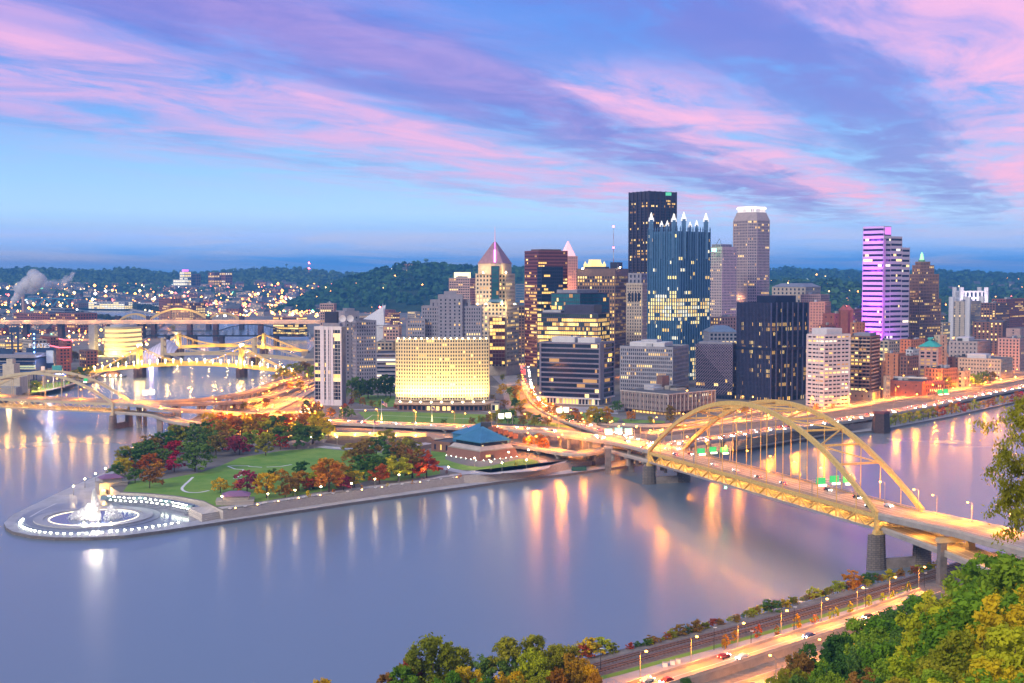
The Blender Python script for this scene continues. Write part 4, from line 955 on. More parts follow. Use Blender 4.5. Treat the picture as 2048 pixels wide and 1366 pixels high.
# ------------------------------------------------------------------ supporting mid-rise blocks: (label, spec, ytop, wall, kw, roofs)
MID = [
 ('office_block', 'mauve office with a brightly lit rooftop behind the grey stepped tower', corner(898, 940, 952, 2000, 30), 556, w_pink, dict(p=.15, bay=4, wf=.7, hf=.45, rows=((.3, .42, .9),)), 9),
 ('office_block', 'blue glass slab between the pyramid tower and the red brown tower', front(1031, 1049, 1900, 30), 568, w_grayd, dict(p=.08, glass=m_gblue, wf=.9, hf=.8), 0),
 ('office_block', 'dark brown slab under the bright sign beside the pyramid tower', front(1036, 1050, 1650, 40), 612, w_brown, dict(p=.25), 0),
 ('county_block', 'long pale stone block with hipped dark roof below the green hillside', corner(1543, 1610, 1640, 2150, 30), 574, w_cream, dict(bay=7, wf=.4, hf=.55, p=.1, fh=6.5), 3),
 ('mauve_block', 'mauve stone block with a flat roof under the green hillside', corner(1600, 1640, 1658, 2050, 30), 589, w_pink, dict(p=.06), 1),
 ('orange_block', 'pink orange lit stone block with rows of small dark windows', corner(1612, 1649, 1661, 1800, 28), 604, M('salmon_stone', (.55, .28, .18), .8), dict(bay=4, wf=.4, hf=.45, p=.08), 2),
 ('brick_hall', 'dark red brick hall with gable towers, lit orange', corner(1645, 1668, 1704, 1640, 55), 627, w_brick, dict(bay=8, wf=.2, hf=.3, p=.2, fh=8), 2),
 ('brick_block', 'narrow brown brick block between the orange hall and the violet tower', corner(1690, 1706, 1726, 1720, 50), 618, w_brick2, dict(p=.1, bay=2.5, wf=.5), 1),
 ('brick_block', 'low brick block in front of the dark red hall', corner(1636, 1650, 1672, 1560, 45), 650, w_brick, dict(p=.2), 1),
 ('orange_block', 'orange brick block with a dark roof right of the dark red hall', corner(1700, 1712, 1730, 1560, 50), 645, w_orange, dict(p=.1, bay=5, wf=.3), 1),
 ('columned_block', 'pale terracotta block with a green roof between the blue spires and black tower', corner(1420, 1437, 1478, 1500, 55), 634, w_pink, dict(bay=4.4, wf=.4, p=.2), 2),
 ('glass_hall', 'low hall with a blue vaulted roof behind the lattice block', front(1418, 1476, 1330, 40), 664, w_grayd, dict(bay=4, p=.1), 3),
 ('low_block', 'tan low block with an orange lit wall under the violet tower', corner(1757, 1778, 1800, 1500, 45), 681, w_tan, dict(p=.3, bay=5), 2),
 ('brick_block', 'orange brick block behind the teal roofed building', corner(1800, 1822, 1850, 1560, 50), 679, w_orange, dict(p=.4, bay=5, wf=.4), 3),
 ('brick_block', 'lit orange brick block below the violet tower', corner(1770, 1797, 1812, 1400, 40), 707, w_orange, dict(p=.12, bay=6, wf=.2), 1),
 ('brick_block', 'brown corner block with white trim left of the teal roofed building', corner(1800, 1815, 1838, 1390, 52), 712, w_brick2, dict(p=.1, bay=3.4, wf=.5, hf=.6), 3),
 ('low_block', 'white low block with blue rooftop machines behind the brown corner block', corner(1812, 1826, 1842, 1480, 50), 699, w_white, dict(p=.1), 4),
 ('teal_roof_block', 'pale stone building with a teal hipped roof', corner(1838, 1877, 1885, 1424, 24), 694, w_pink, dict(bay=5.5, wf=.62, hf=.55, p=.5, lits=(0, 2)), 0),
 ('tan_block', 'tall blank tan block beside the teal hipped roof', corner(1868, 1880, 1894, 1450, 50), 670, w_tan, dict(bay=14, wf=.2, p=.05), 0),
 ('grey_block', 'wide mauve grey block with a rooftop tower above the long beige building', corner(1898, 1955, 1982, 1560, 35), 683, M('mauve_grey_stone', (.36, .32, .33), .8), dict(bay=5, wf=.35, hf=.45, p=.05, fh=5), 4),
 ('brick_block', 'ornate red brick block under the wooded slope', corner(1945, 2005, 2014, 1900, 25), 644, w_brick2, dict(bay=6, wf=.35, p=.16, lits=(1, 1)), 1),
 ('beige_office', 'long beige office with four rows of small dark windows', corner(1917, 2003, 2026, 1440, 36), 718, w_cream, dict(bay=3.4, wf=.45, hf=.42, p=.04, fh=4.6), 3),
 ('brick_block', 'mauve brick apartment house with white trim at the right edge', corner(1996, 2040, 2075, 1560, 40), 677, w_pink, dict(bay=4, wf=.45, p=.07), 2),
 ('pink_wall_block', 'low blank pink block behind the mauve apartment house', corner(2012, 2040, 2100, 1800, 40), 657, w_pink, dict(bay=20, wf=.1, p=.0), 0),
 ('brick_block', 'low red brick hall with a dark roof and long silver duct', corner(1780, 1846, 1866, 1215, 30), 763, w_brick, dict(bay=9, wf=.12, hf=.2, p=.2, fh=7), 5),
 ('brick_block', 'gabled row of red brick shops with white stone trim', corner(1842, 1852, 1890, 1225, 62), 768, w_brick, dict(bay=2.6, wf=.5, hf=.6, p=.2), 0),
 ('brick_block', 'dark brick warehouse with a flat black roof behind the gabled shops', corner(1850, 1886, 1916, 1300, 50), 737, w_brick2, dict(bay=4, wf=.45, p=.1), 4),
 ('tan_block', 'small tan block with three windows right of the dark brick warehouse', corner(1913, 1930, 1942, 1320, 42), 742, w_tan, dict(bay=6, wf=.3, p=.1), 2),
 ('brick_block', 'brown block with rooftop machines above the dark brick warehouse', corner(1896, 1920, 1950, 1480, 45), 715, w_brick2, dict(bay=6, wf=.2, p=.12), 3),
 ('white_hall', 'white lit hall with corner turrets on the far slope', front(1921, 1971, 2700, 40), 582, w_white, dict(bay=8, wf=.5, hf=.7, fh=14, p=.0), 0),
 ('school_block', 'cream flat roofed block below the white turreted hall', corner(1902, 1935, 1962, 2300, 35), 603, w_cream, dict(bay=9, wf=.25, p=.35), 2),
 ('brick_block', 'flat brick terrace right of the cream flat roofed block', corner(1982, 2010, 2060, 2400, 45), 598, w_brick, dict(bay=5, p=.3), 1),
 ('brick_block', 'dark brick block in front of the brick terrace', corner(1960, 1990, 2018, 2250, 45), 606, w_brick2, dict(bay=5, p=.2), 2),
 ('garage_block', 'dark block with yellow lit floors at the end of the long highway bridge', corner(546, 598, 615, 2450, 24), 634, w_brick2, dict(bay=4, wf=.95, hf=.6, fh=4.6, p=.75, lits=(1, 0)), 3),
 ('grey_block', 'pale block topped by white silos beside the black plant room', front(640, 668, 1900, 30), 607, w_pink, dict(p=.2), 3),
]
for nm, lab, p, yt, wall, kw, ncl in MID:
    D = min(q[1] for q in p[:2]); D = p[1][1]; z1 = zt(yt, D)
    t = bld(nm, lab, p, cat='building'); tier(t, p, GZ, z1, wall, **kw)
    if ncl: clutter(t, p, z1, ncl, int(yt))
    if nm == 'teal_roof_block':
        mb = MB(); e_ = inset(p, -1.5); i_ = inset(p, 11); mb.frustum(e_, z1 + .1, i_, z1 + 7.5); mb.prism(inset(p, 13), z1 + 7.5, z1 + 9.5); mb.build('hip_roof', M('teal_copper', (.05, .36, .33), .6), t)
    if nm == 'county_block':
        mb = MB(); mb.frustum(inset(p, -1), z1, inset(p, 12), z1 + 6); mb.build('hip_roof', w_grayd, t)
    if nm == 'glass_hall':
        mb = MB(); mb.frustum(inset(p, -.5), z1, inset(p, 9), z1 + 6); mb.build('vault_roof', M('blue_slate', (.12, .17, .28), .5), t)
    if lab.startswith('mauve office with'):
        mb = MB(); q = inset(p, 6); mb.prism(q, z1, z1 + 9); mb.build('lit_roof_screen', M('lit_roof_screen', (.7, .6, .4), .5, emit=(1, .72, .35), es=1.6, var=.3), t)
    if 'turreted' in lab or nm == 'white_hall':
        for q in p: mb = MB(); mb.prism(ring(q, 5, 6), GZ, z1 + 8); mb.build('turret', w_white, t)
        c = P(1945, 610, 2690); flood(t, (c.x, c.y - 20, c.z), 60000, (1, .8, .9), 2)
    if nm == 'brick_hall':
        for u in (.5, .78): c = Vector(p[1]).lerp(Vector(p[2]), u); mb = MB(); mb.prism(ring(c, 7, 4), GZ, z1 + 4); mb.cone(ring(c, 7.6, 4), z1 + 4, (*c, z1 + 11)); mb.build('gable_tower', w_brick, t)
    if 'gabled row' in lab:
        for k in range(6):
            c = Vector(p[1]).lerp(Vector(p[2]), (k + .5) / 6); mb = MB(); mb.cone(ring(c, 4.2, 4, .3), z1 - .3, (*c, z1 + 3.4)); mb.build('gable', w_brick, t)
    if 'silver duct' in lab:
        mb = MB(); a, b, c, d = [Vector(q) for q in p]; mb.tube((*a.lerp(d, .35), z1 + 1.6), (*b.lerp(c, .45), z1 + 1.6), 1.3, 1.3, 8); mb.build('duct', m_steel, t)
    if 'long beige' in lab:
        roofbox(t, p, z1, (.15, .6, .2, .6), 4, w_white, 'plant_room')
# ------------------------------------------------------------------ street lamps (one master each, then copies)
ORA = (1.0, .29, .014)
LK = .62
LD = {}
def ldata(key, e, col, r=.35):
    if key not in LD:
        sp_ = key in ('o1', 'oF', 'o3', 'o4', 'o5', 'o6', 'oA')
        l = bpy.data.lights.new('lamp_light', 'SPOT' if sp_ else 'POINT'); l.energy = e * LK * (2.3 if key in ('o1', 'oF') else 1.9 if sp_ else .9)
        if sp_: l.spot_size = math.radians(176); l.spot_blend = 1.0
        l.color = col; l.shadow_soft_size = r; LD[key] = l
    return LD[key]
m_pole = M('lamp_pole_metal', (.30, .28, .26), .5, .3, var=.1)
PROTO = {}; NL = [0]; CAP = [272]
def lamp(kind, loc, rot=0.0, label=None, group=None, scale=1.0, light=None, energy=None):
    """kind: cobra (arm lamp), twin (two arms), post (globe lamp)"""
    q = proj(loc)
    if not (-8 < q[0] < 2056 and q[1] < 1375) or NL[0] > CAP[0]: return
    NL[0] += 1; key = (kind, light)
    if key not in PROTO:
        r = thing('street_lamp', label, 'street lamp', loc, group, True); k = []
        h = {'cobra': 10.0, 'twin': 11.0, 'post': 4.6, 'mast': 12.0}[kind]
        mb = MB(); mb.tube((0, 0, 0), (0, 0, h), .17, .1, 6)
        if kind in ('cobra', 'mast'): mb.sweep([(0, 0, h - .3), (.8, 0, h + .3), (2.4, 0, h + .5)], .13, .13)
        if kind == 'twin': mb.sweep([(-2.2, 0, h + .4), (0, 0, h), (2.2, 0, h + .4)], .13, .13)
        mb.tube((0, 0, 0), (0, 0, .7), .32, .26, 6); k.append(mb.build('pole', m_pole, r, local=True))
        gm = {'o': m_lampo, 'w': m_lampw, 'c': m_lampc}[light[0]]
        hp = {'cobra': [(2.6, 0, h + .35)], 'mast': [(2.6, 0, h + .35)], 'twin': [(-2.4, 0, h + .25), (2.4, 0, h + .25)], 'post': [(0, 0, h + .35)]}[kind]
        for q in hp:
            mb = MB()
            if kind == 'post': mb.ball(q, .42, 8, 6)
            else: mb.ball(q, .55, 8, 5, sz=.62)
            k.append(mb.build('lamp_head', gm, r, local=True))
            if kind == 'post': mb = MB(); mb.cone(ring((0, 0), .5, 8), h + .62, (0, 0, h + .95)); k.append(mb.build('cap', m_dark, r, local=True))
            o = bpy.data.objects.new('lamp_light', ldata(light, energy, {'o': ORA, 'w': (1, .66, .30), 'c': (.85, 1, .9)}[light[0]])); COL.objects.link(o); o.location = (q[0], q[1], q[2] - .9 if kind != 'post' else q[2] + 1.2)
            adopt(o, r, True); k.append(o)
        KIDS[r.name] = k; PROTO[key] = r; r.rotation_euler = (0, 0, rot); r.scale = (scale,) * 3
        return r
    c = copy_thing(PROTO[key], loc, rot, scale, label)
    if group: c['group'] = group
    elif 'group' in c: del c['group']
    return c
def along(pts, step, off=0.0, start=.5):
    """points every step metres along a polyline, shifted sideways; yields (point, heading)"""
    out = []; nxt = step * start; run = 0.0
    for a, b in zip(pts, pts[1:]):
        a, b = Vector(a), Vector(b); d = b - a; l = d.length
        if l < 1e-5: continue
        d /= l; s = Vector((d.y, -d.x, 0)).normalized()
        while nxt <= run + l: out.append((a + d * (nxt - run) + s * off, math.atan2(d.y, d.x))); nxt += step
        run += l
    return out
def curve3(pts, n=6):
    return [Vector(q) for q in smooth_px([tuple(p) for p in pts], n)]
m_barrier = M('concrete_barrier', (.46, .40, .36), .8, var=.15)
m_line = M('lane_paint', (.75, .72, .66), .6, var=.1)
m_road = M('road_deck', (.30, .26, .23), .75, var=.3, scale=.07)
def strip(mb, pts, o0, o1, dz, mi=0):
    k = len(mb.v); n = len(pts)
    for i, p in enumerate(pts):
        d = pts[min(i + 1, n - 1)] - pts[max(i - 1, 0)]; s = Vector((d.y, -d.x, 0)).normalized()
        for o in (o0, o1): q = p + s * o; mb.v.append((q.x, q.y, q.z + dz))
    for i in range(n - 1): mb.f.append((k + 2 * i + 1, k + 2 * i, k + 2 * i + 2, k + 2 * i + 3)); mb.m.append(mi)
def deck_part(parent, pts, w, th, name='deck', mat=None):
    mb = MB(); n = len(pts); k = 0
    for i, p in enumerate(pts):
        d = pts[min(i + 1, n - 1)] - pts[max(i - 1, 0)]; s = Vector((d.y, -d.x, 0)).normalized() * (w / 2)
        for q in (p - s, p + s): mb.v += [(q.x, q.y, q.z), (q.x, q.y, q.z - th)]
    for i in range(n - 1):
        a, b = 4 * i, 4 * i + 4
        for x, y, mi in ((0, 2, 0), (2, 3, 1), (3, 1, 1), (1, 0, 1)): mb.f.append((a + x, a + y, b + y, b + x)); mb.m.append(mi)
    for a in (0, 4 * (n - 1)): mb.f.append((a, a + 1, a + 3, a + 2)); mb.m.append(1)
    return mb.build(name, [m_road, mat or m_conc], parent)
def side_strip(parent, pts, off, h, w, name, mat, dz=0.0):
    q = []
    n = len(pts)
    for i, p in enumerate(pts):
        d = pts[min(i + 1, n - 1)] - pts[max(i - 1, 0)]; s = Vector((d.y, -d.x, 0)).normalized(); q.append(p + s * off + Vector((0, 0, dz + h / 2)))
    mb = MB(); mb.sweep(q, w, h); return mb.build(name, mat, parent)
def lane_lines(parent, pts, offs, dash=True, name='lane_marking'):
    for o in offs:
        mb = MB(); strip(mb, pts, o - .12, o + .12, .03); mb.build(name, m_line, parent)
def viaduct(name, label, pts, w, cat='elevated road', th=1.6, cols=0, colw=1.8, wall=None, group=None, ground=GZ, lanes=2, colmat=None):
    t = thing(name, label, cat, pts[0], group)
    deck_part(t, pts, w, th)
    for s in (-1, 1): side_strip(t, pts, s * (w / 2 - .25), .95, .4, 'parapet', m_barrier)
    lane_lines(t, pts, [w * (k / lanes - .5) for k in range(1, lanes)])
    if cols:
        for p, h in along(pts, cols):
            if p.z - th - ground < 1.5: continue
            mb = MB(); s = Vector((math.sin(h), -math.cos(h), 0))
            for sg in (-1, 1):
                q = p + s * (sg * w * .28); mb.box((q.x, q.y, (p.z - th - 1 + ground) / 2 - .3), (colw, colw * .8, p.z - th - 1 - ground + .6), h)
            mb.beam(p - s * (w * .46) - Vector((0, 0, th + .5)), p + s * (w * .46) - Vector((0, 0, th + .5)), colw * .9, 1.1); mb.build('pier_bent', colmat or m_conc, t)
    return t
# ------------------------------------------------------------------ tied arch bridges
m_yel = M('bridge_yellow_paint', (.62, .42, .14), .6, var=.26, scale=1.1)
m_yel2 = M('bridge_cream_paint', (.52, .42, .27), .6, var=.12, scale=.3)
m_pier = brickmat('pier_stone', (.20, .17, .16), (.15, .13, .13), (.09, .08, .08), .28)
m_pier2 = M('pier_concrete', (.26, .22, .21), .9, var=.35, scale=.15)
m_decklamp = M('deck_lamp_glass', (.9, .8, .5), .3, emit=(1, .82, .35), es=7, var=0)
def arch_bridge(label, A, B, zA, zB, width, side, rise, drop, nb, lamp_e, seg_label, yel=m_yel, rows=(0, 1), pier=m_pier, pier_z=0.0, lightstep=2):
    """A,B: feet of the rib nearest the viewer; side: unit vector toward the other rib"""
    A, B = Vector(A), Vector(B); ax = B - A; Lb = ax.length; ax /= Lb; sd = Vector(side).normalized()
    t = thing('arch_bridge', label, 'bridge', ((A.x + B.x) / 2, (A.y + B.y) / 2, 0))
    f = lambda u, v, z: Vector((*(A + ax * (Lb * u) + sd * (width * v)), z))
    zd = lambda u: zA + (zB - zA) * u
    n = 28
    za = lambda u: zd(u) + 1 + rise * (1 - (2 * u - 1) ** 2)
    mid = [f(i / n, .5, zd(i / n)) for i in range(n + 1)]
    deck_part(t, mid, width - 1.6, .9, 'upper_deck', yel)
    lane_lines(t, mid, (-5.2, -1.8, 1.8, 5.2))
    low = [q - Vector((0, 0, drop)) for q in mid]
    deck_part(t, low, width - .6, .7, 'lower_deck', m_conc)
    side_strip(t, low, 0, .5, .5, 'median_barrier', m_barrier)
    sgn = 1 if Vector((ax.y, -ax.x)).dot(sd) > 0 else -1
    for v in (0, 1):
        mb = MB(); mb.sweep([f(i / n, v, za(i / n) - .6) for i in range(n + 1)], 1.5, 2.1); mb.build('arch_rib', yel, t)
        o = sgn * (v - .5) * width
        side_strip(t, mid, o, 1.7, 1.1, 'tie_girder', yel, -1.5); side_strip(t, low, o, 1.1, 1.0, 'bottom_chord', m_steel if v == 0 else yel, -.55)
        side_strip(t, mid, o * .93, .35, .3, 'railing', M('railing_paint', (.40, .30, .22), .6), .85)
        mb = MB()
        for k in range(4 * nb // 2): q = f((k + .5) / (2 * nb), .5 + (v - .5) * .93, zd((k + .5) / (2 * nb)) + .45); mb.box((q.x, q.y, q.z), (.25, .25, .95))
        side_strip(t, mid, o * .93, .22, .2, 'railing', M('railing_paint'), .35)
        # web of the stiffening truss, one zigzag member
        pts = []; ns = nb * 2
        for k in range(ns + 1): pts.append(f(k / ns, v, zd(k / ns) - (1.2 if k % 2 == 0 else drop)))
        mb = MB(); mb.sweep(pts, .75, .6); mb.build('web_diagonal', yel, t)
        for k in range(1, nb):
            u = k / nb; mb = MB(); mb.beam(f(u, v, zd(u) - drop - .3), f(u, v, zd(u) - .6), .7, .5); mb.build('web_post', yel, t)
            if za(u) - zd(u) > 3: mb = MB(); mb.tube(f(u, v, zd(u)), f(u, v, za(u) - 1), .22, .22, 5); mb.build('hanger', yel, t)
    # bracing between the ribs
    br = [k / nb for k in range(2, nb - 1)]
    for k, u in enumerate(br):
        mb = MB(); mb.beam(f(u, .03, za(u) - .9), f(u, .97, za(u) - .9), .8, .9); mb.build('cross_strut', yel, t)
        if k + 1 < len(br):
            u2 = br[k + 1]; um = (u + u2) / 2
            a_, b_ = ((.03, .97) if k % 2 == 0 else (.97, .03)); mb = MB(); mb.beam(f(u, a_, za(u) - .9), f(u2, b_, za(u2) - .9), .6, .6); mb.build('brace', yel, t)
    # lamps under the upper deck
    for k in range(nb * 2):
        u = (k + .5) / (nb * 2)
        for v in (.12, .88):
            c = f(u, v, zd(u) - 1.25); mb = MB(); mb.beam(c - Vector((*ax * 1.3, 0)), c + Vector((*ax * 1.3, 0)), .9, .35); mb.build('deck_lamp', m_decklamp, t)
        if k % lightstep == 0:
            o = bpy.data.objects.new('deck_light', ldata('deck%d' % int(lamp_e), lamp_e, (1, .48, .07), .8)); COL.objects.link(o); o.location = f(u, .35, zd(u) - 2.4); adopt(o, t)
    # piers
    for u, z in ((0, zA), (1, zB)):
        if u not in rows: continue
        for v in (0, 1):
            c = f(u, v, 0); h = z - drop - 2.2; mb = MB(); pl = []
            for k in range(12): an = 6.2832 * k / 12; pl.append((c.x + sd.x * math.cos(an) * 4.6 + ax.x * math.sin(an) * 2.8, c.y + sd.y * math.cos(an) * 4.6 + ax.y * math.sin(an) * 2.8))
            pt = [(c.x + (q[0] - c.x) * .84, c.y + (q[1] - c.y) * .84) for q in pl]
            if Vector((pl[1][0] - pl[0][0], pl[1][1] - pl[0][1])).cross(Vector((pl[2][0] - pl[1][0], pl[2][1] - pl[1][1]))) < 0: pl.reverse(); pt.reverse()
            mb.frustum(pl, -2, pt, h); pr_ = mb.build('pier', pier, t)
            mb = MB(); mb.box((c.x, c.y, h + .8), (3.0, 3.0, 2.2), math.atan2(ax.y, ax.x), taper=.7); mb.build('bearing', yel, pr_)
            mb = MB(); mb.beam(f(u, v, z - drop - .8), f(u, v, z + .9), 1.7, 1.7); mb.build('end_post', yel, t)
        mb = MB(); mb.beam(f(u, .05, pier_z + 2), f(u, .95, pier_z + 2), 2.2, 4); mb.build('pier_wall', m_pier2, t)
        mb = MB(); mb.beam(f(u, .02, z - drop - 1.5), f(u, .98, z - drop - 1.5), 1.6, 1.4); mb.build('end_beam', yel, t)
    return t, f, zd, za
BL, BR = Vector((79.8, 740.0)), Vector((150.0, 522.0))
ax_ = (BR - BL).normalized(); sd_ = Vector((-ax_.y, ax_.x))
if sd_.x < 0: sd_ = -sd_
MAINB = arch_bridge('large yellow tied arch bridge with two decks crossing the near river', BL, BR, 18.8, 22.6, 22.0, sd_, 36.5, 6.0, 15, 6500, '')
t_main, fM, zdM, zaM = MAINB
for u, v, m_ in ((0, -.02, m_red), (1, -.02, m_red), (.42, -.02, m_grn)):
    mb = MB(); mb.ball(fM(u, v, zdM(u) - 7.4), .55, 6, 4); mb.build('beacon', m_, t_main)
# approach spans toward the near shore
pts = [fM(1 + k * .055, .5, 22.6 + .5 * min(k, 4) + .1 * k) for k in range(11)]
viaduct('bridge_approach', 'upper approach roadway leaving the near end of the big arch bridge', pts, 22, th=2.0, cols=0, lanes=4)
pts2 = [fM(1 + k * .055, .45 - .004 * k * k * 1.6, 16.6 - .22 * k) for k in range(11)]
viaduct('bridge_approach', 'lower approach roadway curving off under the upper one toward the hillside', pts2, 15, th=1.6, lanes=3)
for u in (1.185, 1.42):
    t = thing('bridge_pier', 'slim concrete pier under the near approach spans' + (', close to the railway' if u < 1.4 else ', deep among the hillside trees'), 'bridge pier', fM(u, .1, 3))
    for v in (.02, .6): mb = MB(); c = fM(u, v, 0); mb.box((c.x, c.y, 10.5), (2.6, 3.2, 21), math.atan2(ax_.y, ax_.x), taper=.85); mb.build('column', m_conc_d, t)
    mb = MB(); mb.beam(fM(u, -.08, 20.4), fM(u, .9, 20.4), 2.4, 1.8); mb.build('cap_beam', m_yel2, t)
for k in range(6):
    u = 1.08 + k * .09; o = bpy.data.objects.new('deck_light', ldata('deck_app', 7500, (1, .45, .06), .8)); COL.objects.link(o); o.location = fM(u, .35, zdM(1) - 2.2); adopt(o, t_main)
# ------------------------------------------------------------------ roads joining the far end
def L3(l): return curve3([G(a, b, z) for a, b, z in l], 5)
cU = fM(0, .5, 18.8); cL = fM(0, .45, 12.8)
def fromb(u, v, z): return fM(u, v, z)
p_portal = curve3([fM(.0, .42, 18.8), fM(-.12, .40, 18.2), fM(-.26, .34, 17.2), G(1180, 874, 15.8), G(1090, 862, 14.0), G(1000, 856, 12.0), G(900, 852.5, 10.2), G(800, 849, 9.2), G(700, 845, 8.6), G(600, 840, 8.0), G(520, 836, 7.6)], 5)
viaduct('freeway', 'curving orange lit freeway viaduct across the park neck to the big arch bridge', p_portal, 17, 'freeway', th=1.5, cols=26, lanes=4)
p_low = curve3([fM(.0, .30, 12.8), fM(-.16, .22, 12.2), fM(-.3, .12, 11.3), G(1150, 907, 10.4), G(1080, 896, 9.4), G(1010, 888, 8.4), G(930, 881, 7.4), G(880, 877, 6.9)], 5)
viaduct('freeway_ramp', 'lower ramp running under the freeway to the big arch bridge', p_low, 11, 'ramp', th=1.3, cols=24, lanes=2)
p_park = curve3([fM(.0, .8, 18.8), fM(-.07, .92, 18.4), G(1355, 888, 17.2), G(1420, 879, 15.2), G(1500, 866, 12.8), G(1620, 850, 10.6), G(1720, 835, 9.6), G(1850, 812, 9.2), G(1950, 792, 9.2), G(2048, 773, 9.2), G(2200, 744, 9.2), G(2500, 700, 9.2)], 5)
viaduct('freeway', 'riverside freeway on columns behind the arch, running to the upper far bank', p_park, 15, 'freeway', th=1.5, cols=22, lanes=4, colw=1.3)
p_blvd = curve3([G(1044, 640, 6.3), G(1046, 690, 6.3), G(1050, 730, 6.3), G(1056, 775, 6.3), G(1076, 808, 6.5), G(1120, 834, 7.5), G(1185, 856, 10), G(1250, 876, 14), fM(-.1, .75, 18.0), fM(-.0, .72, 18.75)], 5)
viaduct('boulevard', 'city boulevard ramping up between the towers to the arch bridge', p_blvd, 12, 'road', th=1.2, cols=30, lanes=4)
p_fas = curve3([G(1300, 868, 6.4), G(1400, 853, 6.4), G(1480, 843, 6.4), G(1560, 836, 6.4), G(1680, 818, 6.4), G(1800, 797, 6.4), G(1900, 783, 6.4), G(2048, 757, 6.4), G(2250, 728, 6.4)], 5)
viaduct('boulevard', 'broad street in front of the black tower, between freeway and city', p_fas, 16, 'road', th=.35, lanes=4)
viaduct('boulevard', 'lower street beside the bridge ramp below the low brown office', curve3([G(1180, 846, 6.4), G(1260, 851, 6.4), G(1330, 852, 6.4), G(1420, 842, 6.4), G(1520, 822, 6.4)], 5), 10, 'road', th=.35, lanes=2)
# lit underpass wall below the freeway start
t = thing('underpass_wall', 'long low concrete wall lit yellow under the freeway beside the park', 'wall', G(740, 865, 6))
a, b = G(650, 872, GZ), G(852, 874, GZ)
mb = MB(); mb.beam(a + Vector((0, 3, 1.2)), b + Vector((0, 3, 1.2)), .6, 2.4); mb.build('wall_panel', M('lit_plaster', (.55, .45, .25), .8), t)
for k in range(5):
    c = a.lerp(b, (k + .5) / 5) + Vector((0, -1, 1.0)); fixture(t, c, m_lampw, .5); flood(t, c + Vector((0, .4, 1.0)), 5000, (1, .62, .12), .4)
# old dark stone pier standing in the river
t = thing('river_pier', 'old dark stone bridge pier standing alone at the far bank', 'pier', G(1764, 863, 0)); c = G(1764, 866, 0)
pl = [(c.x - 6.6, c.y - 1), (c.x, c.y - 6), (c.x + 6.6, c.y - 1), (c.x + 6.6, c.y + 7), (c.x - 6.6, c.y + 7)]; cc = Vector((c.x, c.y + 1))
mb = MB(); mb.frustum(pl, -2, [(cc.x + (q[0] - cc.x) * .8, cc.y + (q[1] - cc.y) * .8) for q in pl], 15); mb.build('masonry', brickmat('dark_pier_stone', (.07, .055, .07), (.05, .04, .05), (.03, .03, .03), .4), t)
mb = MB(); mb.prism([(cc.x + (q[0] - cc.x) * .86, cc.y + (q[1] - cc.y) * .86) for q in pl], 15, 16.4, bottom=True); mb.build('coping', M('dark_coping', (.13, .05, .06), .8), t)
# freeway lower wharf road
viaduct('wharf_road', 'low parking wharf under the riverside freeway', curve3([G(1390, 905, 2.0), G(1480, 896, 2.0), G(1560, 883, 2.0), G(1640, 870, 2.0)], 4), 8, 'road', th=.4, ground=1.5)
# ------------------------------------------------------------------ second arch bridge (left)
AL, AR = Vector((xt(-75, 1052), 1052.0)), Vector((xt(223, 1010), 1010.0))
ax2 = (AR - AL).normalized(); sd2 = Vector((-ax2.y, ax2.x))
SEC = arch_bridge('cream tied arch bridge with two decks at the edge of the second river', AL, AR, 21.5, 20.3, 22.0, sd2, 21.5, 7.2, 9, 8000, '', yel=m_yel2, rows=(1,), pier=m_pier2)
t2, f2, zd2, za2 = SEC
p_l1 = curve3([f2(1, .25, 20.3), f2(1.2, .22, 19.6), G(330, 818, 18.2), G(420, 823, 14.5), G(500, 828, 11.0), G(560, 832, 9.0), G(640, 838, 8.0)], 5)
viaduct('freeway_ramp', 'upper ramp from the cream arch bridge toward the park freeway', p_l1, 10, 'ramp', th=1.8, cols=0, lanes=3)
p_l2 = curve3([f2(1, .3, 13.2), f2(1.25, .25, 12.2), G(360, 843, 10.5), G(430, 851, 8.2), G(480, 856, 7.0), G(520, 852, 6.6)], 5)
viaduct('freeway_ramp', 'lower ramp descending from the cream arch bridge behind the park trees', p_l2, 12, 'ramp', th=1.5, lanes=3)
p_l3 = curve3([f2(1, .8, 20.3), G(320, 803.5, 19.0), G(400, 799, 17), G(470, 790, 14), G(520, 778, 11), G(570, 762, 8.4), G(640, 742, 6.8)], 5)
viaduct('freeway_ramp', 'upper river side ramp curving away from the cream arch bridge', p_l3, 9, 'ramp', th=1.6, cols=30, lanes=2, ground=0)
p_l4 = curve3([f2(1, .55, 20.3), G(330, 808, 18.8), G(430, 806, 15), G(500, 800, 11.5), G(560, 786, 8.6), G(620, 765, 7.0), G(660, 752, 6.6)], 5)
viaduct('freeway_ramp', 'middle ramp spreading from the cream arch bridge into the city', p_l4, 9, 'ramp', th=1.6, cols=30, lanes=2, ground=0)
viaduct('boulevard', 'street lined with lamps beside the white striped slab tower', curve3([G(470, 848, 6.4), G(540, 822, 6.4), G(590, 798, 6.4), G(640, 772, 6.4), G(700, 750, 6.4)], 4), 11, 'road', th=.35, lanes=2)
viaduct('boulevard', 'short street behind the park trees toward the white striped slab', curve3([G(500, 815, 6.4), G(545, 797, 6.4), G(590, 777, 6.4), G(640, 757, 6.4)], 4), 9, 'road', th=.35, lanes=2)
t = thing('bridge_pier', 'two square concrete columns carrying the cream arch bridge ramps in the water', 'bridge pier', (*f2(1.42, .1, 0)[:2], 0))
for v in (.0, .75): mb = MB(); c = f2(1.30, v, 0); mb.box((c.x, c.y, 5.2), (4.0, 3.2, 14)); mb.build('column', m_pier2, t)
mb = MB(); mb.beam(f2(1.30, -.1, 11.2), f2(1.30, .9, 11.2), 2, 1.6); mb.build('cap_beam', m_pier2, t)
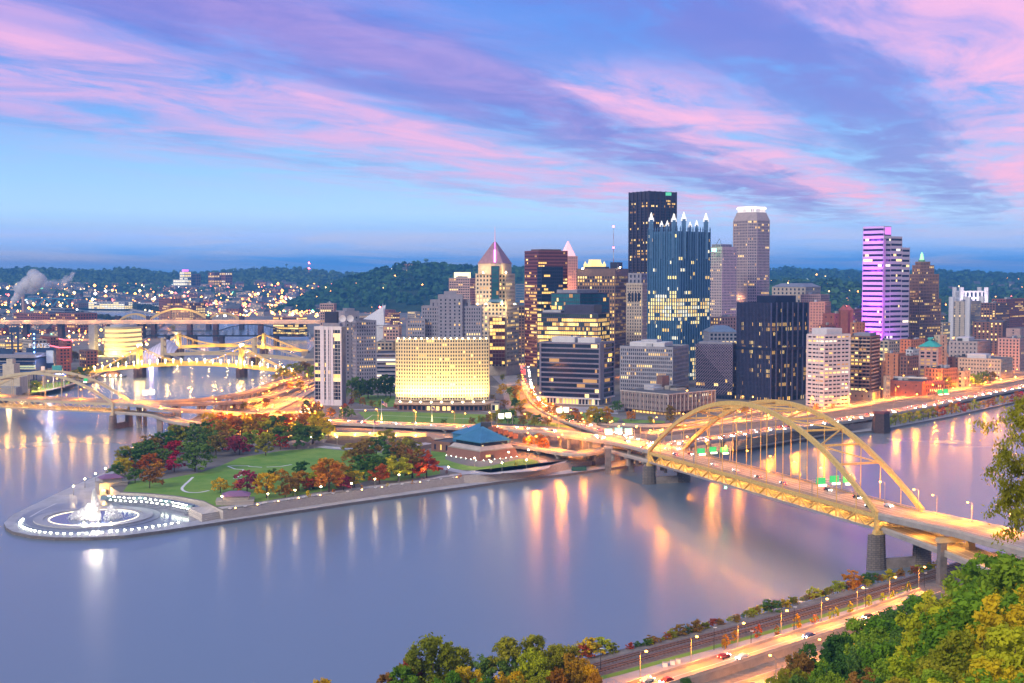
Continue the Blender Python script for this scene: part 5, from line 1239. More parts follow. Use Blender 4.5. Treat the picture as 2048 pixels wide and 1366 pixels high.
# ------------------------------------------------------------------ three suspension bridges
m_gold = M('suspension_gold_paint', (.66, .45, .10), .55, var=.1)
def susp(label, xl, xr, t1, t2, ydeck, D, ytop, rise, mat, piermat, ends=(0, 0), slope=0.0):
    X0, X1, A, B = [xt(v, D) for v in (xl, xr, t1, t2)]; z0 = zt(ydeck, D); wd = 12.0
    t = thing('suspension_bridge', label, 'bridge', ((A + B) / 2, D, 0)); mid = (A + B) / 2; half = (X1 - X0) / 2
    zf = lambda x: z0 + rise * (1 - ((x - mid) / half) ** 2) - rise
    zf2 = lambda x: z0 + rise * max(-1.2, (.35 - ((x - mid) / (B - A)) ** 2 * 1.4))
    yf = lambda x: D + slope * (x - mid)
    n = 30; pts = [Vector((X0 + (X1 - X0) * i / n, yf(X0 + (X1 - X0) * i / n), zf2(X0 + (X1 - X0) * i / n))) for i in range(n + 1)]
    deck_part(t, pts, wd, 2.6, 'deck', mat)
    zt_ = zt(ytop, D)
    for s in (-1, 1):
        off = s * (wd / 2 + .2); side_strip(t, pts, -off, 1.1, .35, 'railing', mat, .1)
        f = lambda x: (zt_ - ((zt_ - zf2(mid) - 1.5) * (1 - ((x - mid) / ((B - A) / 2)) ** 2))) if A <= x <= B else (zt_ + (zf2(X0 + 14) + 1 - zt_) * ((A - x) / (A - X0 - 14)) ** .9 if x < A else zt_ + (zf2(X1 - 14) + 1 - zt_) * ((x - B) / (X1 - 14 - B)) ** .9)
        xs = [X0 + 14 + (X1 - X0 - 28) * i / 48 for i in range(49)]
        mb = MB(); mb.sweep([(x, yf(x) + off, f(x)) for x in xs], .9, .9); mb.build('cable', mat, t)
        for i in range(1, 48):
            x = xs[i]
            if i % 2 or f(x) - zf2(x) < 2.2: continue
            mb = MB(); mb.tube((x, yf(x) + off, zf2(x)), (x, yf(x) + off, f(x)), .2, .2, 4); mb.build('hanger', mat, t)
    for x in (A, B):
        mb = MB()
        for s in (-1, 1): mb.box((x, yf(x) + s * (wd / 2 + .6), (zt_ + zf2(x) - 4) / 2), (4.2, 2.2, zt_ - zf2(x) + 5), taper=.78)
        mb.box((x, yf(x), zt_ - 1.0), (3.2, wd, 2.2)); mb.box((x, yf(x), zf2(x) + 11), (2.6, wd, 1.4)); tw_ = mb.build('tower', mat, t)
        for s in (-1, 1): mb = MB(); mb.ball((x, yf(x) + s * (wd / 2 + .6), zt_ + 1.0), .9, 6, 5); mb.build('finial', mat, tw_)
        mb = MB(); pl = [(x - 5, yf(x) - 10), (x, yf(x) - 14), (x + 5, yf(x) - 10), (x + 5, yf(x) + 10), (x, yf(x) + 14), (x - 5, yf(x) + 10)]
        mb.prism(pl, -2, zf2(x) - 3, bottom=True); mb.build('pier', piermat, t)
        for s in (0,): mb = MB(); mb.box((x, yf(x) - 11.5, zf2(x) - 3.8), (4, 2, 1.6)); mb.build('red_marker', m_red if False else M('red_marker_light', (.5, .1, .08), .5, emit=(1, .15, .08), es=1.2, var=0), t)
    for x in (X0 + 4, X1 - 4): mb = MB(); mb.box((x, yf(x), (zf2(x)) / 2 - .5), (10, wd + 3, zf2(x) + 1 - 1.6)); mb.build('abutment', m_conc_d, t)
    return t, pts, f, (A, B, zt_, yf, zf2)
m_pierd = M('dark_pier_stone_plain', (.06, .04, .05), .9, var=.3)
S1 = susp('nearest golden suspension bridge, lit brightly, by the stadium', 176, 600, 279, 483, 731, 1536, 694, 7.5, m_gold, m_pierd)
S2 = susp('middle suspension bridge, unlit ochre, behind the lit golden one', 330, 628, 327, 509, 709, 1720, 677, 6, m_yel2, m_pierd)
S3 = susp('farthest golden suspension bridge, nearest the dark rail bridge', 300, 616, 358, 528, 693, 1935, 668, 6, m_gold, m_pierd)
def sodium(parent, loc, e, key, col=(1, .62, .2)):
    o = bpy.data.objects.new('bridge_light', ldata(key, e, col, .6)); COL.objects.link(o); o.location = loc; adopt(o, parent)
for S, e in ((S1, 30000), (S3, 26000)):
    t, pts, f, (A, B, zz, yf, zf2) = S
    for x in (A, B): sodium(t, (x, yf(x) - 11, zf2(x) + 5), e, 'susp_tower'); sodium(t, (x, yf(x) - 3, zz - 8), e * .4, 'susp_tower2')
    for k in range(9):
        x = pts[0].x + (pts[-1].x - pts[0].x) * (k + .5) / 9; sodium(t, (x, yf(x) - 16, zf2(x) + 2), 14000, 'susp_deck', (1, .55, .12))
t, pts, f, (A, B, zz, yf, zf2) = S1
for k in range(26):
    x = pts[0].x + (pts[-1].x - pts[0].x) * (k + 1) / 27; mb = MB(); mb.tube((x, yf(x) - 6, zf2(x)), (x, yf(x) - 6, zf2(x) + 4.6), .15, .12, 4); mb.ball((x, yf(x) - 6, zf2(x) + 5), .75, 6, 4); mb.build('deck_lamp', m_lampw, t)
for x in (A, B):
    for s in (-1, 1): mb = MB(); mb.ball((x, yf(x) + s * 6.4, zz + 2.4), 1.2, 6, 4); mb.build('tower_lamp', m_lampw, t)
for k in range(7):
    for c_ in (A, B): x = c_ + (k - 3) * 9; mb = MB(); mb.ball((x, yf(x) - 7.4, f(x) + .3), .5, 6, 4); mb.build('blue_lamp', M('blue_lamp', (.2, .2, .8), .4, emit=(.25, .3, 1), es=5, var=0), t)
# ------------------------------------------------------------------ dark rail truss bridge
D = 2180; X0, X1 = xt(284, D), xt(616, D); zt0, zb0 = zt(662, D), zt(671.5, D)
t = thing('rail_bridge', 'dark steel railway truss bridge with a humped span', 'bridge', ((X0 + X1) / 2, D, 0)); m_blk = M('black_truss', (.016, .018, .035), .6, var=.2)
for y in (D, D + 9):
    mb = MB(); mb.beam((X0, y, zb0), (X1, y, zb0), 1.2, 1.6); mb.build('bottom_chord', m_blk, t)
    xs = [X0 + (X1 - X0) * k / 44 for k in range(45)]; xa, xb = xt(437, D), xt(566, D)
    top = lambda x: zt0 + (11 * (1 - ((x - (xa + xb) / 2) / ((xb - xa) / 2)) ** 2) if xa < x < xb else 0)
    mb = MB(); mb.sweep([(x, y, top(x)) for x in xs], 1.0, 1.2); mb.build('top_chord', m_blk, t)
    mb = MB(); mb.sweep([(x, y, top(x) if k % 2 else zb0) for k, x in enumerate(xs)], .8, .7); mb.build('web_diagonal', m_blk, t)
    for x in xs[::2]: mb = MB(); mb.beam((x, y, zb0), (x, y, top(x)), .7, .7); mb.build('web_post', m_blk, t)
for px in (333, 388, 443, 552): x = xt(px, D); mb = MB(); mb.box((x, D + 4.5, zb0 / 2 - 1), (7, 14, zb0)); mb.build('pier', m_pierd, t)
mb = MB(); mb.box(((X0 + X1) / 2, D + 4.5, zb0 - 1), (X1 - X0, 8, .8)); mb.build('deck', m_blk, t)
# long girder highway bridge
D = 2420; zz = zt(641, D)
pts = [Vector((xt(px, D), D + k * 3, zt(y_, D + k * 3))) for k, (px, y_) in enumerate(((-60, 641.5), (60, 641.5), (180, 641.5), (300, 641.2), (400, 641.2), (500, 641.2), (600, 641), (680, 641.5)))]
t = viaduct('highway_bridge', 'long flat highway bridge glowing orange across the second river', pts, 24, 'bridge', th=6.0, lanes=4)
for px in (50, 120, 186, 218, 250, 283, 306, 378, 430, 520): mb = MB(); x = xt(px, D); mb.box((x, D + 8, zz / 2 - 4), (8, 18, zz - 6)); mb.build('pier', m_pierd, t)
for k in range(16):
    x = xt(-30 + 44 * k, D); sodium(t, (x, D - 15, zz + 7), 60000, 'hwy', (1, .40, .14))
# distant three arched bridge
D = 2950; zz = zt(640.5, D)
t = thing('arch_bridge', 'distant bridge with three ochre arches above the highway bridge', 'bridge', (xt(360, D), D, 0))
mb = MB(); mb.box((xt(362, D), D, zz - 1), (xt(490, D) - xt(236, D), 16, 3)); mb.build('deck', m_yel2, t)
for a, b, yt in ((241, 301, 628), (299, 420, 617.5), (416, 482, 626.5)):
    for y in (D - 7, D + 7):
        XA, XB = xt(a, D), xt(b, D); h = zt(yt, D) - zz; n = 20
        mb = MB(); mb.sweep([(XA + (XB - XA) * i / n, y, zz + h * (1 - (2 * i / n - 1) ** 2)) for i in range(n + 1)], 2.2, 3.4); mb.build('arch_rib', m_yel, t)
        for i in range(2, n - 1): x = XA + (XB - XA) * i / n; mb = MB(); mb.tube((x, y, zz), (x, y, zz + h * (1 - (2 * i / n - 1) ** 2)), .35, .35, 4); mb.build('hanger', m_yel2, t)
for px in (237, 299, 418, 484): mb = MB(); mb.box((xt(px, D), D, zz / 2 + 2), (9, 20, zz + 16)); mb.build('pier', m_pierd, t)
sodium(t, (xt(360, D), D - 30, zz + 20), 200000, 'arch3')
# far blue deck arch bridge
D = 4300; zz = zt(597, D)
t = thing('arch_bridge', 'far blue deck arch bridge upstream beside the steam plume', 'bridge', (xt(95, D), D, 0)); m_bl = M('blue_bridge_paint', (.05, .22, .36), .6)
mb = MB(); mb.box((xt(90, D), D, zz), (xt(150, D) - xt(20, D), 14, 4)); mb.build('deck', m_bl, t)
for a, b in ((48, 78), (80, 108), (110, 140)):
    XA, XB = xt(a, D), xt(b, D); mb = MB(); mb.sweep([(XA + (XB - XA) * i / 14, D - 6, zz - 24 + 22 * (1 - (2 * i / 14 - 1) ** 2)) for i in range(15)], 3, 4); mb.build('arch_rib', m_bl, t)
for px in (47, 79, 109, 141): mb = MB(); mb.box((xt(px, D), D, zz / 2 - 2), (8, 14, zz)); mb.build('pier', m_pierd, t)
# ------------------------------------------------------------------ lamps along the roads
def lamps_on(pts, step, off, lab, grp, kind='cobra', light='o1', e=26000, start=.5, scale=1.0, skip=None):
    for p, h in along(pts, step, off, start):
        if skip and skip(p): continue
        lamp(kind, tuple(p), h + (math.pi / 2 if off > 0 else -math.pi / 2), lab, grp, scale, light, e)
def refresh(pts): return [Vector(p) for p in pts]
lamps_on(p_portal, 33, 8, 'orange arm lamp on the curving park freeway', 'lamps along the park freeway', e=30000)
lamps_on(p_portal, 44, -8, 'orange arm lamp on the far kerb of the park freeway', 'lamps along the park freeway', e=30000, start=.2)
lamps_on(p_low, 34, 6, 'orange arm lamp on the lower ramp by the museum', 'lamps along the lower ramp', e=30000, scale=.8)
lamps_on(p_park, 42, -7, 'orange arm lamp on the riverside freeway', 'lamps along the riverside freeway', e=42000, light='oP')
lamps_on(p_blvd[14:], 30, 8, 'sodium lamp along the city boulevard', 'lamps along the boulevard', e=30000)
lamps_on(p_fas, 34, -9, 'sodium lamp on the street before the black tower', 'lamps along the tower street', e=60000, light='oF')
lamps_on([fM(k / 10, .94, zdM(k / 10)) for k in range(11)], 24, 0, 'sodium lamp on the deck of the big arch bridge', 'lamps on the big arch bridge', e=15000, scale=.9, light='o7')
lamps_on(pts2[:1] + [q + Vector((0, 0, 0)) for q in pts2[1:8]], 46, -6, 'sodium lamp on the lower near approach', 'lamps on the near approach', e=22000, scale=.6)
lamps_on([fM(1 + k * .055, .95, 22.9 + .4 * k) for k in range(9)], 22, 0, 'sodium lamp on the upper near approach', 'lamps on the near approach', e=22000, scale=.8)
lamps_on([f2(k / 6, .9, zd2(k / 6)) for k in range(7)], 40, 0, 'sodium lamp on the cream arch bridge', 'lamps on the cream arch bridge', e=26000, scale=.8)
lamps_on(p_l1, 38, 5, 'sodium lamp on the upper ramp of the cream bridge', 'lamps on the interchange ramps', e=30000)
lamps_on(p_l2, 34, 5, 'sodium lamp on the lower ramp of the cream bridge', 'lamps on the interchange ramps', e=30000, scale=.8)
lamps_on(p_l3, 40, -4, 'sodium lamp on the river side ramp', 'lamps on the interchange ramps', e=30000)
lamps_on(p_l4, 40, 4, 'sodium lamp on the middle ramp', 'lamps on the interchange ramps', e=30000)
# ------------------------------------------------------------------ trees
def crown_mesh(name, seed, nclump, nleaf, size, shape='round', cs=1.0, lob=0):
    """unit tree: crown between z .22 and 1, radius about .38; leaf sized cards gathered in clumps"""
    r = random.Random(seed); mb = MB(); cl = []
    lobes = [(Vector((0, 0, .55)), 1.0)] if lob == 0 else []
    for i in range(lob):
        h = .22 + .66 * (i + r.uniform(.2, .8)) / lob; a = i * 2.4 + r.uniform(-.6, .6); env = .30 * math.sin(math.pi * min(1, .22 + .72 * h)) ** .8
        if shape == 'oval': env *= .65
        if shape == 'flat': env *= 1.25
        rad = r.uniform(.13, .21) * (1.1 - .35 * h); lobes.append((Vector((math.cos(a) * env * r.uniform(.5, 1.1), math.sin(a) * env * r.uniform(.5, 1.1), h)), rad))
    while len(cl) < nclump:
        a = r.uniform(0, 6.283); h = r.random()
        if lob:
            c, rad = r.choice(lobes); d = Vector((r.gauss(0, 1), r.gauss(0, 1), r.gauss(.25, .8))).normalized(); q = c + Vector((d.x, d.y, d.z * .75)) * rad * r.uniform(.6, 1.08); cl.append((q, r.uniform(.035, .075) * cs)); continue
        if shape == 'round': w = .44 * math.sin(math.pi * min(1, .16 + .82 * h)) ** .6
        elif shape == 'oval': w = .29 * math.sin(math.pi * min(1, .1 + .88 * h)) ** .7
        elif shape == 'cone': w = .30 * (1 - h) ** .8 + .03
        else: w = .42 * (.45 + .55 * math.sin(math.pi * (h * .8 + .25)))
        q = r.uniform(.45, 1) ** .6
        lump = 1 + .45 * mnoise.noise(Vector((math.cos(a) * 1.8 + seed, math.sin(a) * 1.8, h * 3.5)))
        cl.append((Vector((math.cos(a) * w * q * lump, math.sin(a) * w * q * lump, .15 + .80 * h * (1 + .08 * (lump - 1)))), r.uniform(.05, .11) * cs))
    for _ in range(nleaf):
        c, s = r.choice(cl); d = Vector((r.gauss(0, 1), r.gauss(0, 1), r.gauss(0, 1))).normalized()
        p = c + d * s * r.uniform(.3, 1.0); p.z = max(p.z, .06)
        nrm = (d * .8 + Vector((r.uniform(-1, 1), r.uniform(-1, 1), r.uniform(-.2, 1)))).normalized(); t = nrm.orthogonal().normalized(); b = nrm.cross(t)
        an = r.uniform(0, 6.28); t, b = t * math.cos(an) + b * math.sin(an), b * math.cos(an) - t * math.sin(an)
        w = size * r.uniform(.6, 1.4)
        mb.face([p - t * w, p - b * w * .6, p + t * w, p + b * w * .6])
    me = mb.mesh(name, m_leaf0); return me, cl
def trunk_mesh(name, seed, cl, n=7):
    r = random.Random(seed); mb = MB()
    mb.tube((0, 0, -.02), (.01, 0, .2), .022, .017, 6); mb.tube((.01, 0, .2), (0, .01, .5), .017, .011, 6); mb.tube((0, .01, .5), (.01, 0, .86), .011, .003, 5)
    for c, s in r.sample(cl, min(n, len(cl))): z = r.uniform(.17, .5); mb.tube((0.005, 0, z), c, .009, .003, 4)
    return mb.mesh(name, M('tree_bark', (.075, .055, .04), .95, var=.3, scale=8))
m_leaf0 = leafmat('leaf_green', (.05, .09, .02), scale=3)
LEAF = {k: leafmat('leaves_' + k, c, scale=2.2) for k, c in dict(dkgreen=(.105, .21, .045), green=(.20, .34, .03), olive=(.34, .33, .03), brown=(.34, .20, .05), redbrown=(.40, .13, .04), redorange=(.55, .15, .03), red=(.52, .04, .04),
        maroon=(.34, .06, .065), orange=(.62, .28, .03), gold=(.74, .44, .015), yellow=(.64, .50, .025), yellowgreen=(.50, .52, .03)).items()}
WORD = dict(dkgreen='dark green', green='green', olive='olive green', brown='russet brown', redbrown='red brown', redorange='red orange', red='bright red', maroon='deep maroon', orange='orange', gold='golden yellow', yellow='yellow', yellowgreen='yellow green')
KITS = {}
def kit(key, n, shapes, nclump, nleaf, size, seed0, cs=1.0, lob=0):
    KITS[key] = []
    for i in range(n):
        me, cl = crown_mesh('crown', seed0 + i, nclump, nleaf, size, shapes[i % len(shapes)], cs, lob); KITS[key].append((me, trunk_mesh('trunk', seed0 + i, cl)))
kit('park', 8, ('round', 'round', 'round', 'flat', 'round', 'oval', 'round', 'round'), 90, 1700, .034, 100, 1.15, 10)
kit('near', 7, ('round', 'flat', 'oval', 'round'), 230, 8500, .0185, 300, .95, 15)
kit('small', 3, ('round', 'oval', 'cone'), 26, 420, .05, 500)
def tree(loc, h, col, label, group, kitname='park', wide=1.0, i=None, cat='tree', name=None):
    r = R.random(); k = KITS[kitname]; me, tm = k[int(R.random() * len(k)) if i is None else i % len(k)]
    t = thing(name or 'tree', label, cat, loc, group, True); t.scale = (h * wide, h * wide, h); t.rotation_euler = (0, 0, R.uniform(0, 6.28))
    for nm, d in (('trunk', tm), ('crown', me)):
        o = bpy.data.objects.new(nm, d); COL.objects.link(o); o.parent = t
        if nm == 'crown': o.material_slots[0].link = 'OBJECT'; o.material_slots[0].material = LEAF[col]
    return t
def ptree(px, yb, yt, col, where, group, kitname='park', z=GZ, wide=1.0, lab=None, **k):
    p = G(px, yb, z); h = max(2.5, zt(yt, p.y) - z)
    return tree(p, h, col, lab or '%s tree %s' % (WORD[col], where), group, kitname, wide, **k)
S6 = 700 / 2048.0
for x, yb, yt, c in [(735, 390, 262, 'olive'), (680, 455, 365, 'dkgreen'), (850, 385, 240, 'dkgreen'), (795, 430, 352, 'redorange'), (790, 485, 395, 'dkgreen'), (875, 515, 385, 'redbrown'), (930, 440, 355, 'orange'), (1000, 350, 280, 'redorange'), (1020, 420, 318, 'red'),
        (1140, 420, 235, 'dkgreen'), (900, 330, 215, 'brown'), (990, 300, 230, 'dkgreen'), (1265, 335, 195, 'brown'), (1060, 270, 145, 'dkgreen'), (1180, 240, 120, 'dkgreen'), (1320, 170, 65, 'redbrown'), (1335, 210, 120, 'dkgreen'), (1400, 320, 205, 'maroon'), (1360, 230, 165, 'yellowgreen'),
        (1440, 220, 140, 'yellow'), (1450, 300, 255, 'dkgreen'), (1475, 270, 195, 'maroon'), (1555, 325, 190, 'olive'), (1540, 210, 120, 'yellowgreen'), (1600, 190, 95, 'dkgreen'), (1530, 240, 165, 'red'), (1640, 290, 200, 'red'), (1735, 285, 125, 'dkgreen'), (1835, 255, 145, 'dkgreen'), (1920, 215, 130, 'yellow'),
        (1690, 150, 75, 'brown'), (1830, 135, 95, 'brown'), (1280, 260, 170, 'dkgreen'), (1120, 330, 240, 'dkgreen'), (1220, 260, 150, 'olive'), (960, 390, 320, 'brown'), (720, 420, 330, 'yellow')]:
    ptree(x * S6, 800 + yb * S6, 800 + yt * S6, c, 'in the far park grove', 'trees of the far park grove', wide=1.6 if c == 'dkgreen' else 1.4)
for x, yb, yt, c in [(1290, 545, 450, 'yellow'), (1390, 535, 470, 'orange'), (1445, 545, 402, 'maroon'), (1560, 575, 418, 'gold'), (1590, 470, 400, 'dkgreen'), (1650, 490, 400, 'orange'), (1670, 570, 490, 'redbrown'), (1750, 530, 405, 'orange'), (1765, 450, 350, 'dkgreen'), (1830, 520, 420, 'yellowgreen'), (1925, 540, 355, 'orange'), (1700, 545, 440, 'brown'),
        (1730, 560, 520, 'yellowgreen'), (1805, 570, 530, 'yellow'), (2010, 530, 445, 'maroon'), (2035, 480, 420, 'yellow'), (1880, 500, 400, 'orange')]:
    ptree(x * S6, 800 + yb * S6, 800 + yt * S6, c, 'along the promenade lawn', 'trees beside the promenade lawn', 'small' if yb - yt < 45 else 'park', wide=1.4)
S7 = .3125
for x, yb, yt, c in [(400, 640, 470, 'brown'), (410, 700, 555, 'dkgreen'), (490, 560, 440, 'dkgreen'), (540, 480, 390, 'olive'), (590, 590, 480, 'dkgreen'), (690, 570, 450, 'olive'), (510, 730, 620, 'redorange'), (630, 710, 570, 'yellowgreen'), (720, 690, 540, 'brown'), (810, 690, 560, 'redorange'), (280, 760, 680, 'maroon'), (350, 750, 655, 'yellow'),
        (185, 760, 580, 'orange'), (90, 760, 660, 'yellowgreen'), (450, 700, 590, 'green'), (560, 680, 560, 'dkgreen'), (760, 640, 520, 'redbrown'), (340, 590, 480, 'olive'), (640, 600, 480, 'brown'), (60, 770, 700, 'redorange'), (480, 640, 540, 'dkgreen')]:
    ptree(600 + x * S7, 740 + yb * S7, 740 + (yt - (yb - yt) * .18) * S7, c, 'in the grove beside the museum', 'trees of the middle park grove', wide=1.6)
for x, yb, yt, c in [(50, 810, 770, 'yellow'), (215, 790, 770, 'orange'), (395, 765, 740, 'orange'), (720, 730, 705, 'orange'), (940, 665, 640, 'maroon'), (1020, 695, 660, 'orange'), (1385, 620, 585, 'yellow'), (560, 750, 725, 'yellow')]:
    ptree(600 + x * S7, 740 + yb * S7, 740 + yt * S7, c, 'sapling by the promenade', 'saplings by the promenade walk', 'small')
for x, yb, yt, c in [(330, 185, 45, 'dkgreen'), (380, 180, 40, 'dkgreen'), (440, 185, 45, 'dkgreen'), (500, 175, 35, 'dkgreen'), (550, 170, 20, 'dkgreen'), (580, 180, 40, 'dkgreen'), (330, 230, 180, 'maroon'), (400, 230, 170, 'brown'), (610, 250, 210, 'redbrown'), (720, 245, 212, 'orange'), (1040, 255, 218, 'redorange'), (850, 262, 235, 'orange'), (940, 250, 225, 'olive'), (510, 240, 190, 'green')]:
    ptree(600 + x * S7, 740 + yb * S7, 740 + yt * S7, c, 'near the floodlit hotel', 'trees round the hotel')
for x, yb, yt, c in [(920, 360, 310, 'dkgreen'), (1260, 355, 250, 'olive'), (1330, 355, 245, 'dkgreen'), (1430, 358, 285, 'brown'), (1500, 360, 300, 'olive'), (1160, 350, 290, 'olive'), (1210, 350, 275, 'brown'), (1640, 272, 222, 'redbrown'), (1720, 290, 235, 'maroon'), (1780, 340, 265, 'orange'), (1880, 345, 225, 'gold'), (1960, 345, 232, 'orange'), (1920, 350, 250, 'olive'), (2030, 270, 190, 'dkgreen'),
        (1300, 140, 82, 'gold'), (1370, 150, 98, 'orange'), (1440, 225, 180, 'yellow'), (1100, 352, 300, 'brown')]:
    ptree(600 + x * S7, 740 + yb * S7, 740 + yt * S7, c, 'between freeway and offices', 'trees between freeway and offices', wide=1.25)
for x, yb, yt, c in [(200, 310, 235, 'orange'), (110, 290, 195, 'brown'), (290, 315, 230, 'dkgreen'), (40, 300, 215, 'redbrown'), (180, 395, 330, 'yellow'), (330, 300, 245, 'green')]:
    ptree(600 + x * S7, 740 + yb * S7, 740 + yt * S7, c, 'in front of the white striped slab', 'trees before the striped slab', wide=1.15)
for x, yb, yt, c in [(1480, 510, 415, 'orange'), (1560, 530, 425, 'redorange'), (1530, 490, 400, 'brown'), (1440, 480, 425, 'orange')]:
    ptree(600 + x * S7, 740 + yb * S7, 740 + yt * S7, c, 'lit by lamps beside the museum ramp', 'trees beside the museum ramp')
S1_ = .3125
for x, yb, yt, c in [(1560, 1085, 1030, 'olive'), (1500, 1090, 1045, 'brown'), (1820, 900, 800, 'olive'), (1880, 890, 780, 'olive'), (1950, 880, 770, 'brown'), (1990, 900, 800, 'green'), (1760, 900, 850, 'olive'), (1700, 1080, 1010, 'brown'), (1960, 1080, 1020, 'dkgreen'), (1850, 970, 900, 'brown'), (1920, 960, 890, 'olive'), (1780, 1140, 1090, 'brown'), (1640, 1150, 1110, 'redbrown'), (1950, 1150, 1090, 'dkgreen'), (1690, 1170, 1120, 'orange')]:
    ptree(x * S1_, 480 + yb * S1_, 480 + yt * S1_, c, 'among the interchange ramps', 'trees among the interchange ramps', wide=1.2)
for x, yb, yt, c in [(1455, 832, 808, 'orange'), (1490, 828, 806, 'gold'), (1340, 835, 808, 'brown'), (1632, 822, 806, 'orange'), (1665, 818, 806, 'brown')]:
    ptree(x, yb, yt, c, 'on the street before the black tower', 'trees before the black tower')
for k in range(30):
    u = k / 29; px = 1785 + u * 270; yb = 853 - u * 53; c = ('yellowgreen', 'olive', 'orange', 'yellowgreen', 'redorange', 'gold', 'red')[int(u * 3 + R.uniform(0, 4)) % 7] if k > 8 else ('yellowgreen', 'olive', 'yellow')[k % 3]
    p = G(px, yb, 1.6); tree(p + Vector((0, 4, 0)), R.uniform(6.5, 10), c, '%s bush on the bank below the riverside freeway' % WORD[c], 'bushes on the far bank', 'small', 1.3, cat='bush', name='bush')
for px, yb, yt, c in [(1915, 650, 630, 'dkgreen'), (1935, 655, 632, 'dkgreen'), (1900, 640, 622, 'dkgreen'), (1990, 640, 620, 'brown'), (2010, 640, 618, 'olive'), (2030, 640, 616, 'dkgreen'), (2046, 645, 620, 'dkgreen'), (1920, 628, 616, 'olive'), (1950, 765, 745, 'green'), (1965, 763, 742, 'dkgreen'), (1980, 760, 740, 'brown'), (1890, 770, 750, 'olive'), (1978, 615, 602, 'yellowgreen')]:
    ptree(px, yb + 8, yt, c, 'among the low blocks', 'trees among the low blocks', wide=1.4)
# ------------------------------------------------------------------ museum
D = 791; p = corner(890, 959, 1037, D, 50); z1 = zt(905, D)
t = bld('museum', 'low brick museum with a faceted blue metal roof beside the freeway', p, cat='museum')
mb = MB(); mb.frustum(p, GZ, inset(p, 1.6), z1); mb.build('wall', brickmat('museum_brick', (.27, .12, .09), (.22, .095, .08), (.2, .12, .1), .9), t)
q = inset(p, 2.2); mb = MB(); mb.prism(inset(p, 1.4), z1, z1 + .7, bottom=True); mb.build('coping', m_conc, t)
mb = MB(); mb.frustum(inset(p, 2.0), z1 + .7, inset(p, 4.0), z1 + 2.8); mb.build('terrace', M('terrace_stone', (.42, .36, .36), .7), t)
q = inset(p, 5.0); mb = MB(); mb.prism(q, z1 + 2.5, z1 + 5.0); mb.build('clerestory', m_glass, t)
e = inset(p, 3.4); zc = z1 + 5.0; cx = sum(v[0] for v in e) / 4; cy = sum(v[1] for v in e) / 4; apex = (cx + .5, cy + 1, zc + 8.5)
m_blr = M('blue_standing_seam', (.06, .21, .36), .35, .3, var=.08)
mb = MB(); mb.prism(e, zc, zc + .45, bottom=True); mb.cone(e, zc + .45, apex)
mb.build('roof', m_blr, t)
for i in (0, 1):
    for k in range(1, 16):
        c = Vector(e[i]).lerp(Vector(e[i + 1]), k / 16); a3 = Vector((*c, zc + .5)); mb = MB(); mb.beam(a3, a3.lerp(Vector(apex), .97), .12, .12); mb.build('seam', M('blue_seam', (.10, .30, .48), .35, .3), t)
q = corner(862, 900, 985, D + 36, 40); tier(t, q, GZ, GZ + 7, w_brick2, fh=5, bay=6, wf=.3, p=.3, wallname='rear_wall')
mb = MB(); q2 = corner(905, 958, 1018, D + 26, 50); c2 = Vector((sum(v[0] for v in q2) / 4, sum(v[1] for v in q2) / 4)); mb.prism(q2, GZ + 6, zc + 1.5); mb.cone(inset(q2, -1), zc + 1.5, (*c2, zc + 8.5)); mb.build('rear_roof', m_blr, t)
for k in range(5): c = Vector(q2[1]).lerp(Vector(q2[2]), .25 + k * .17); mb = MB(); mb.box((c.x + 4, c.y + 4, zc + 5.5 - k * 1.4), (4.5, 4.5, 3.2), .8); mb.build('stepped_parapet', w_brick2, t)
mb = MB(); mb.box((xt(972, 830), 830, zc + 7), (7, 5, 5)); mb.build('roof_unit', m_dark, t)
nn = (Vector(p[2]) - Vector(p[1])).normalized(); c = Vector(p[1]) + nn * 5 + Vector((nn.y, -nn.x)) * .1
mb = MB(); mb.beam((*c, GZ + 2.6), (*(c + nn * 3.5), GZ + 2.6), .4, 1.3); mb.build('sign', M('lit_sign_amber', (.5, .4, .2), .5, emit=(1, .62, .15), es=1.2, var=0), t)
mb = MB(); c = Vector(p[1]) + nn * 9.5 + Vector((nn.y, -nn.x)) * .05; mb.beam((*c, GZ + 1.5), (*(c + nn * 1.6), GZ + 1.5), .4, 3); mb.build('door', m_dark, t)
for i in (0, 1):
    for k in range(7):
        c = Vector(p[i]).lerp(Vector(p[i + 1]), (k + .5) / 7); nn2 = (Vector(p[i + 1]) - Vector(p[i])).normalized(); c = c + Vector((nn2.y, -nn2.x)) * 1.0; mb = MB(); mb.ball((*c, GZ + .4), .15, 6, 4); mb.build('ground_lamp', m_lampc, t)
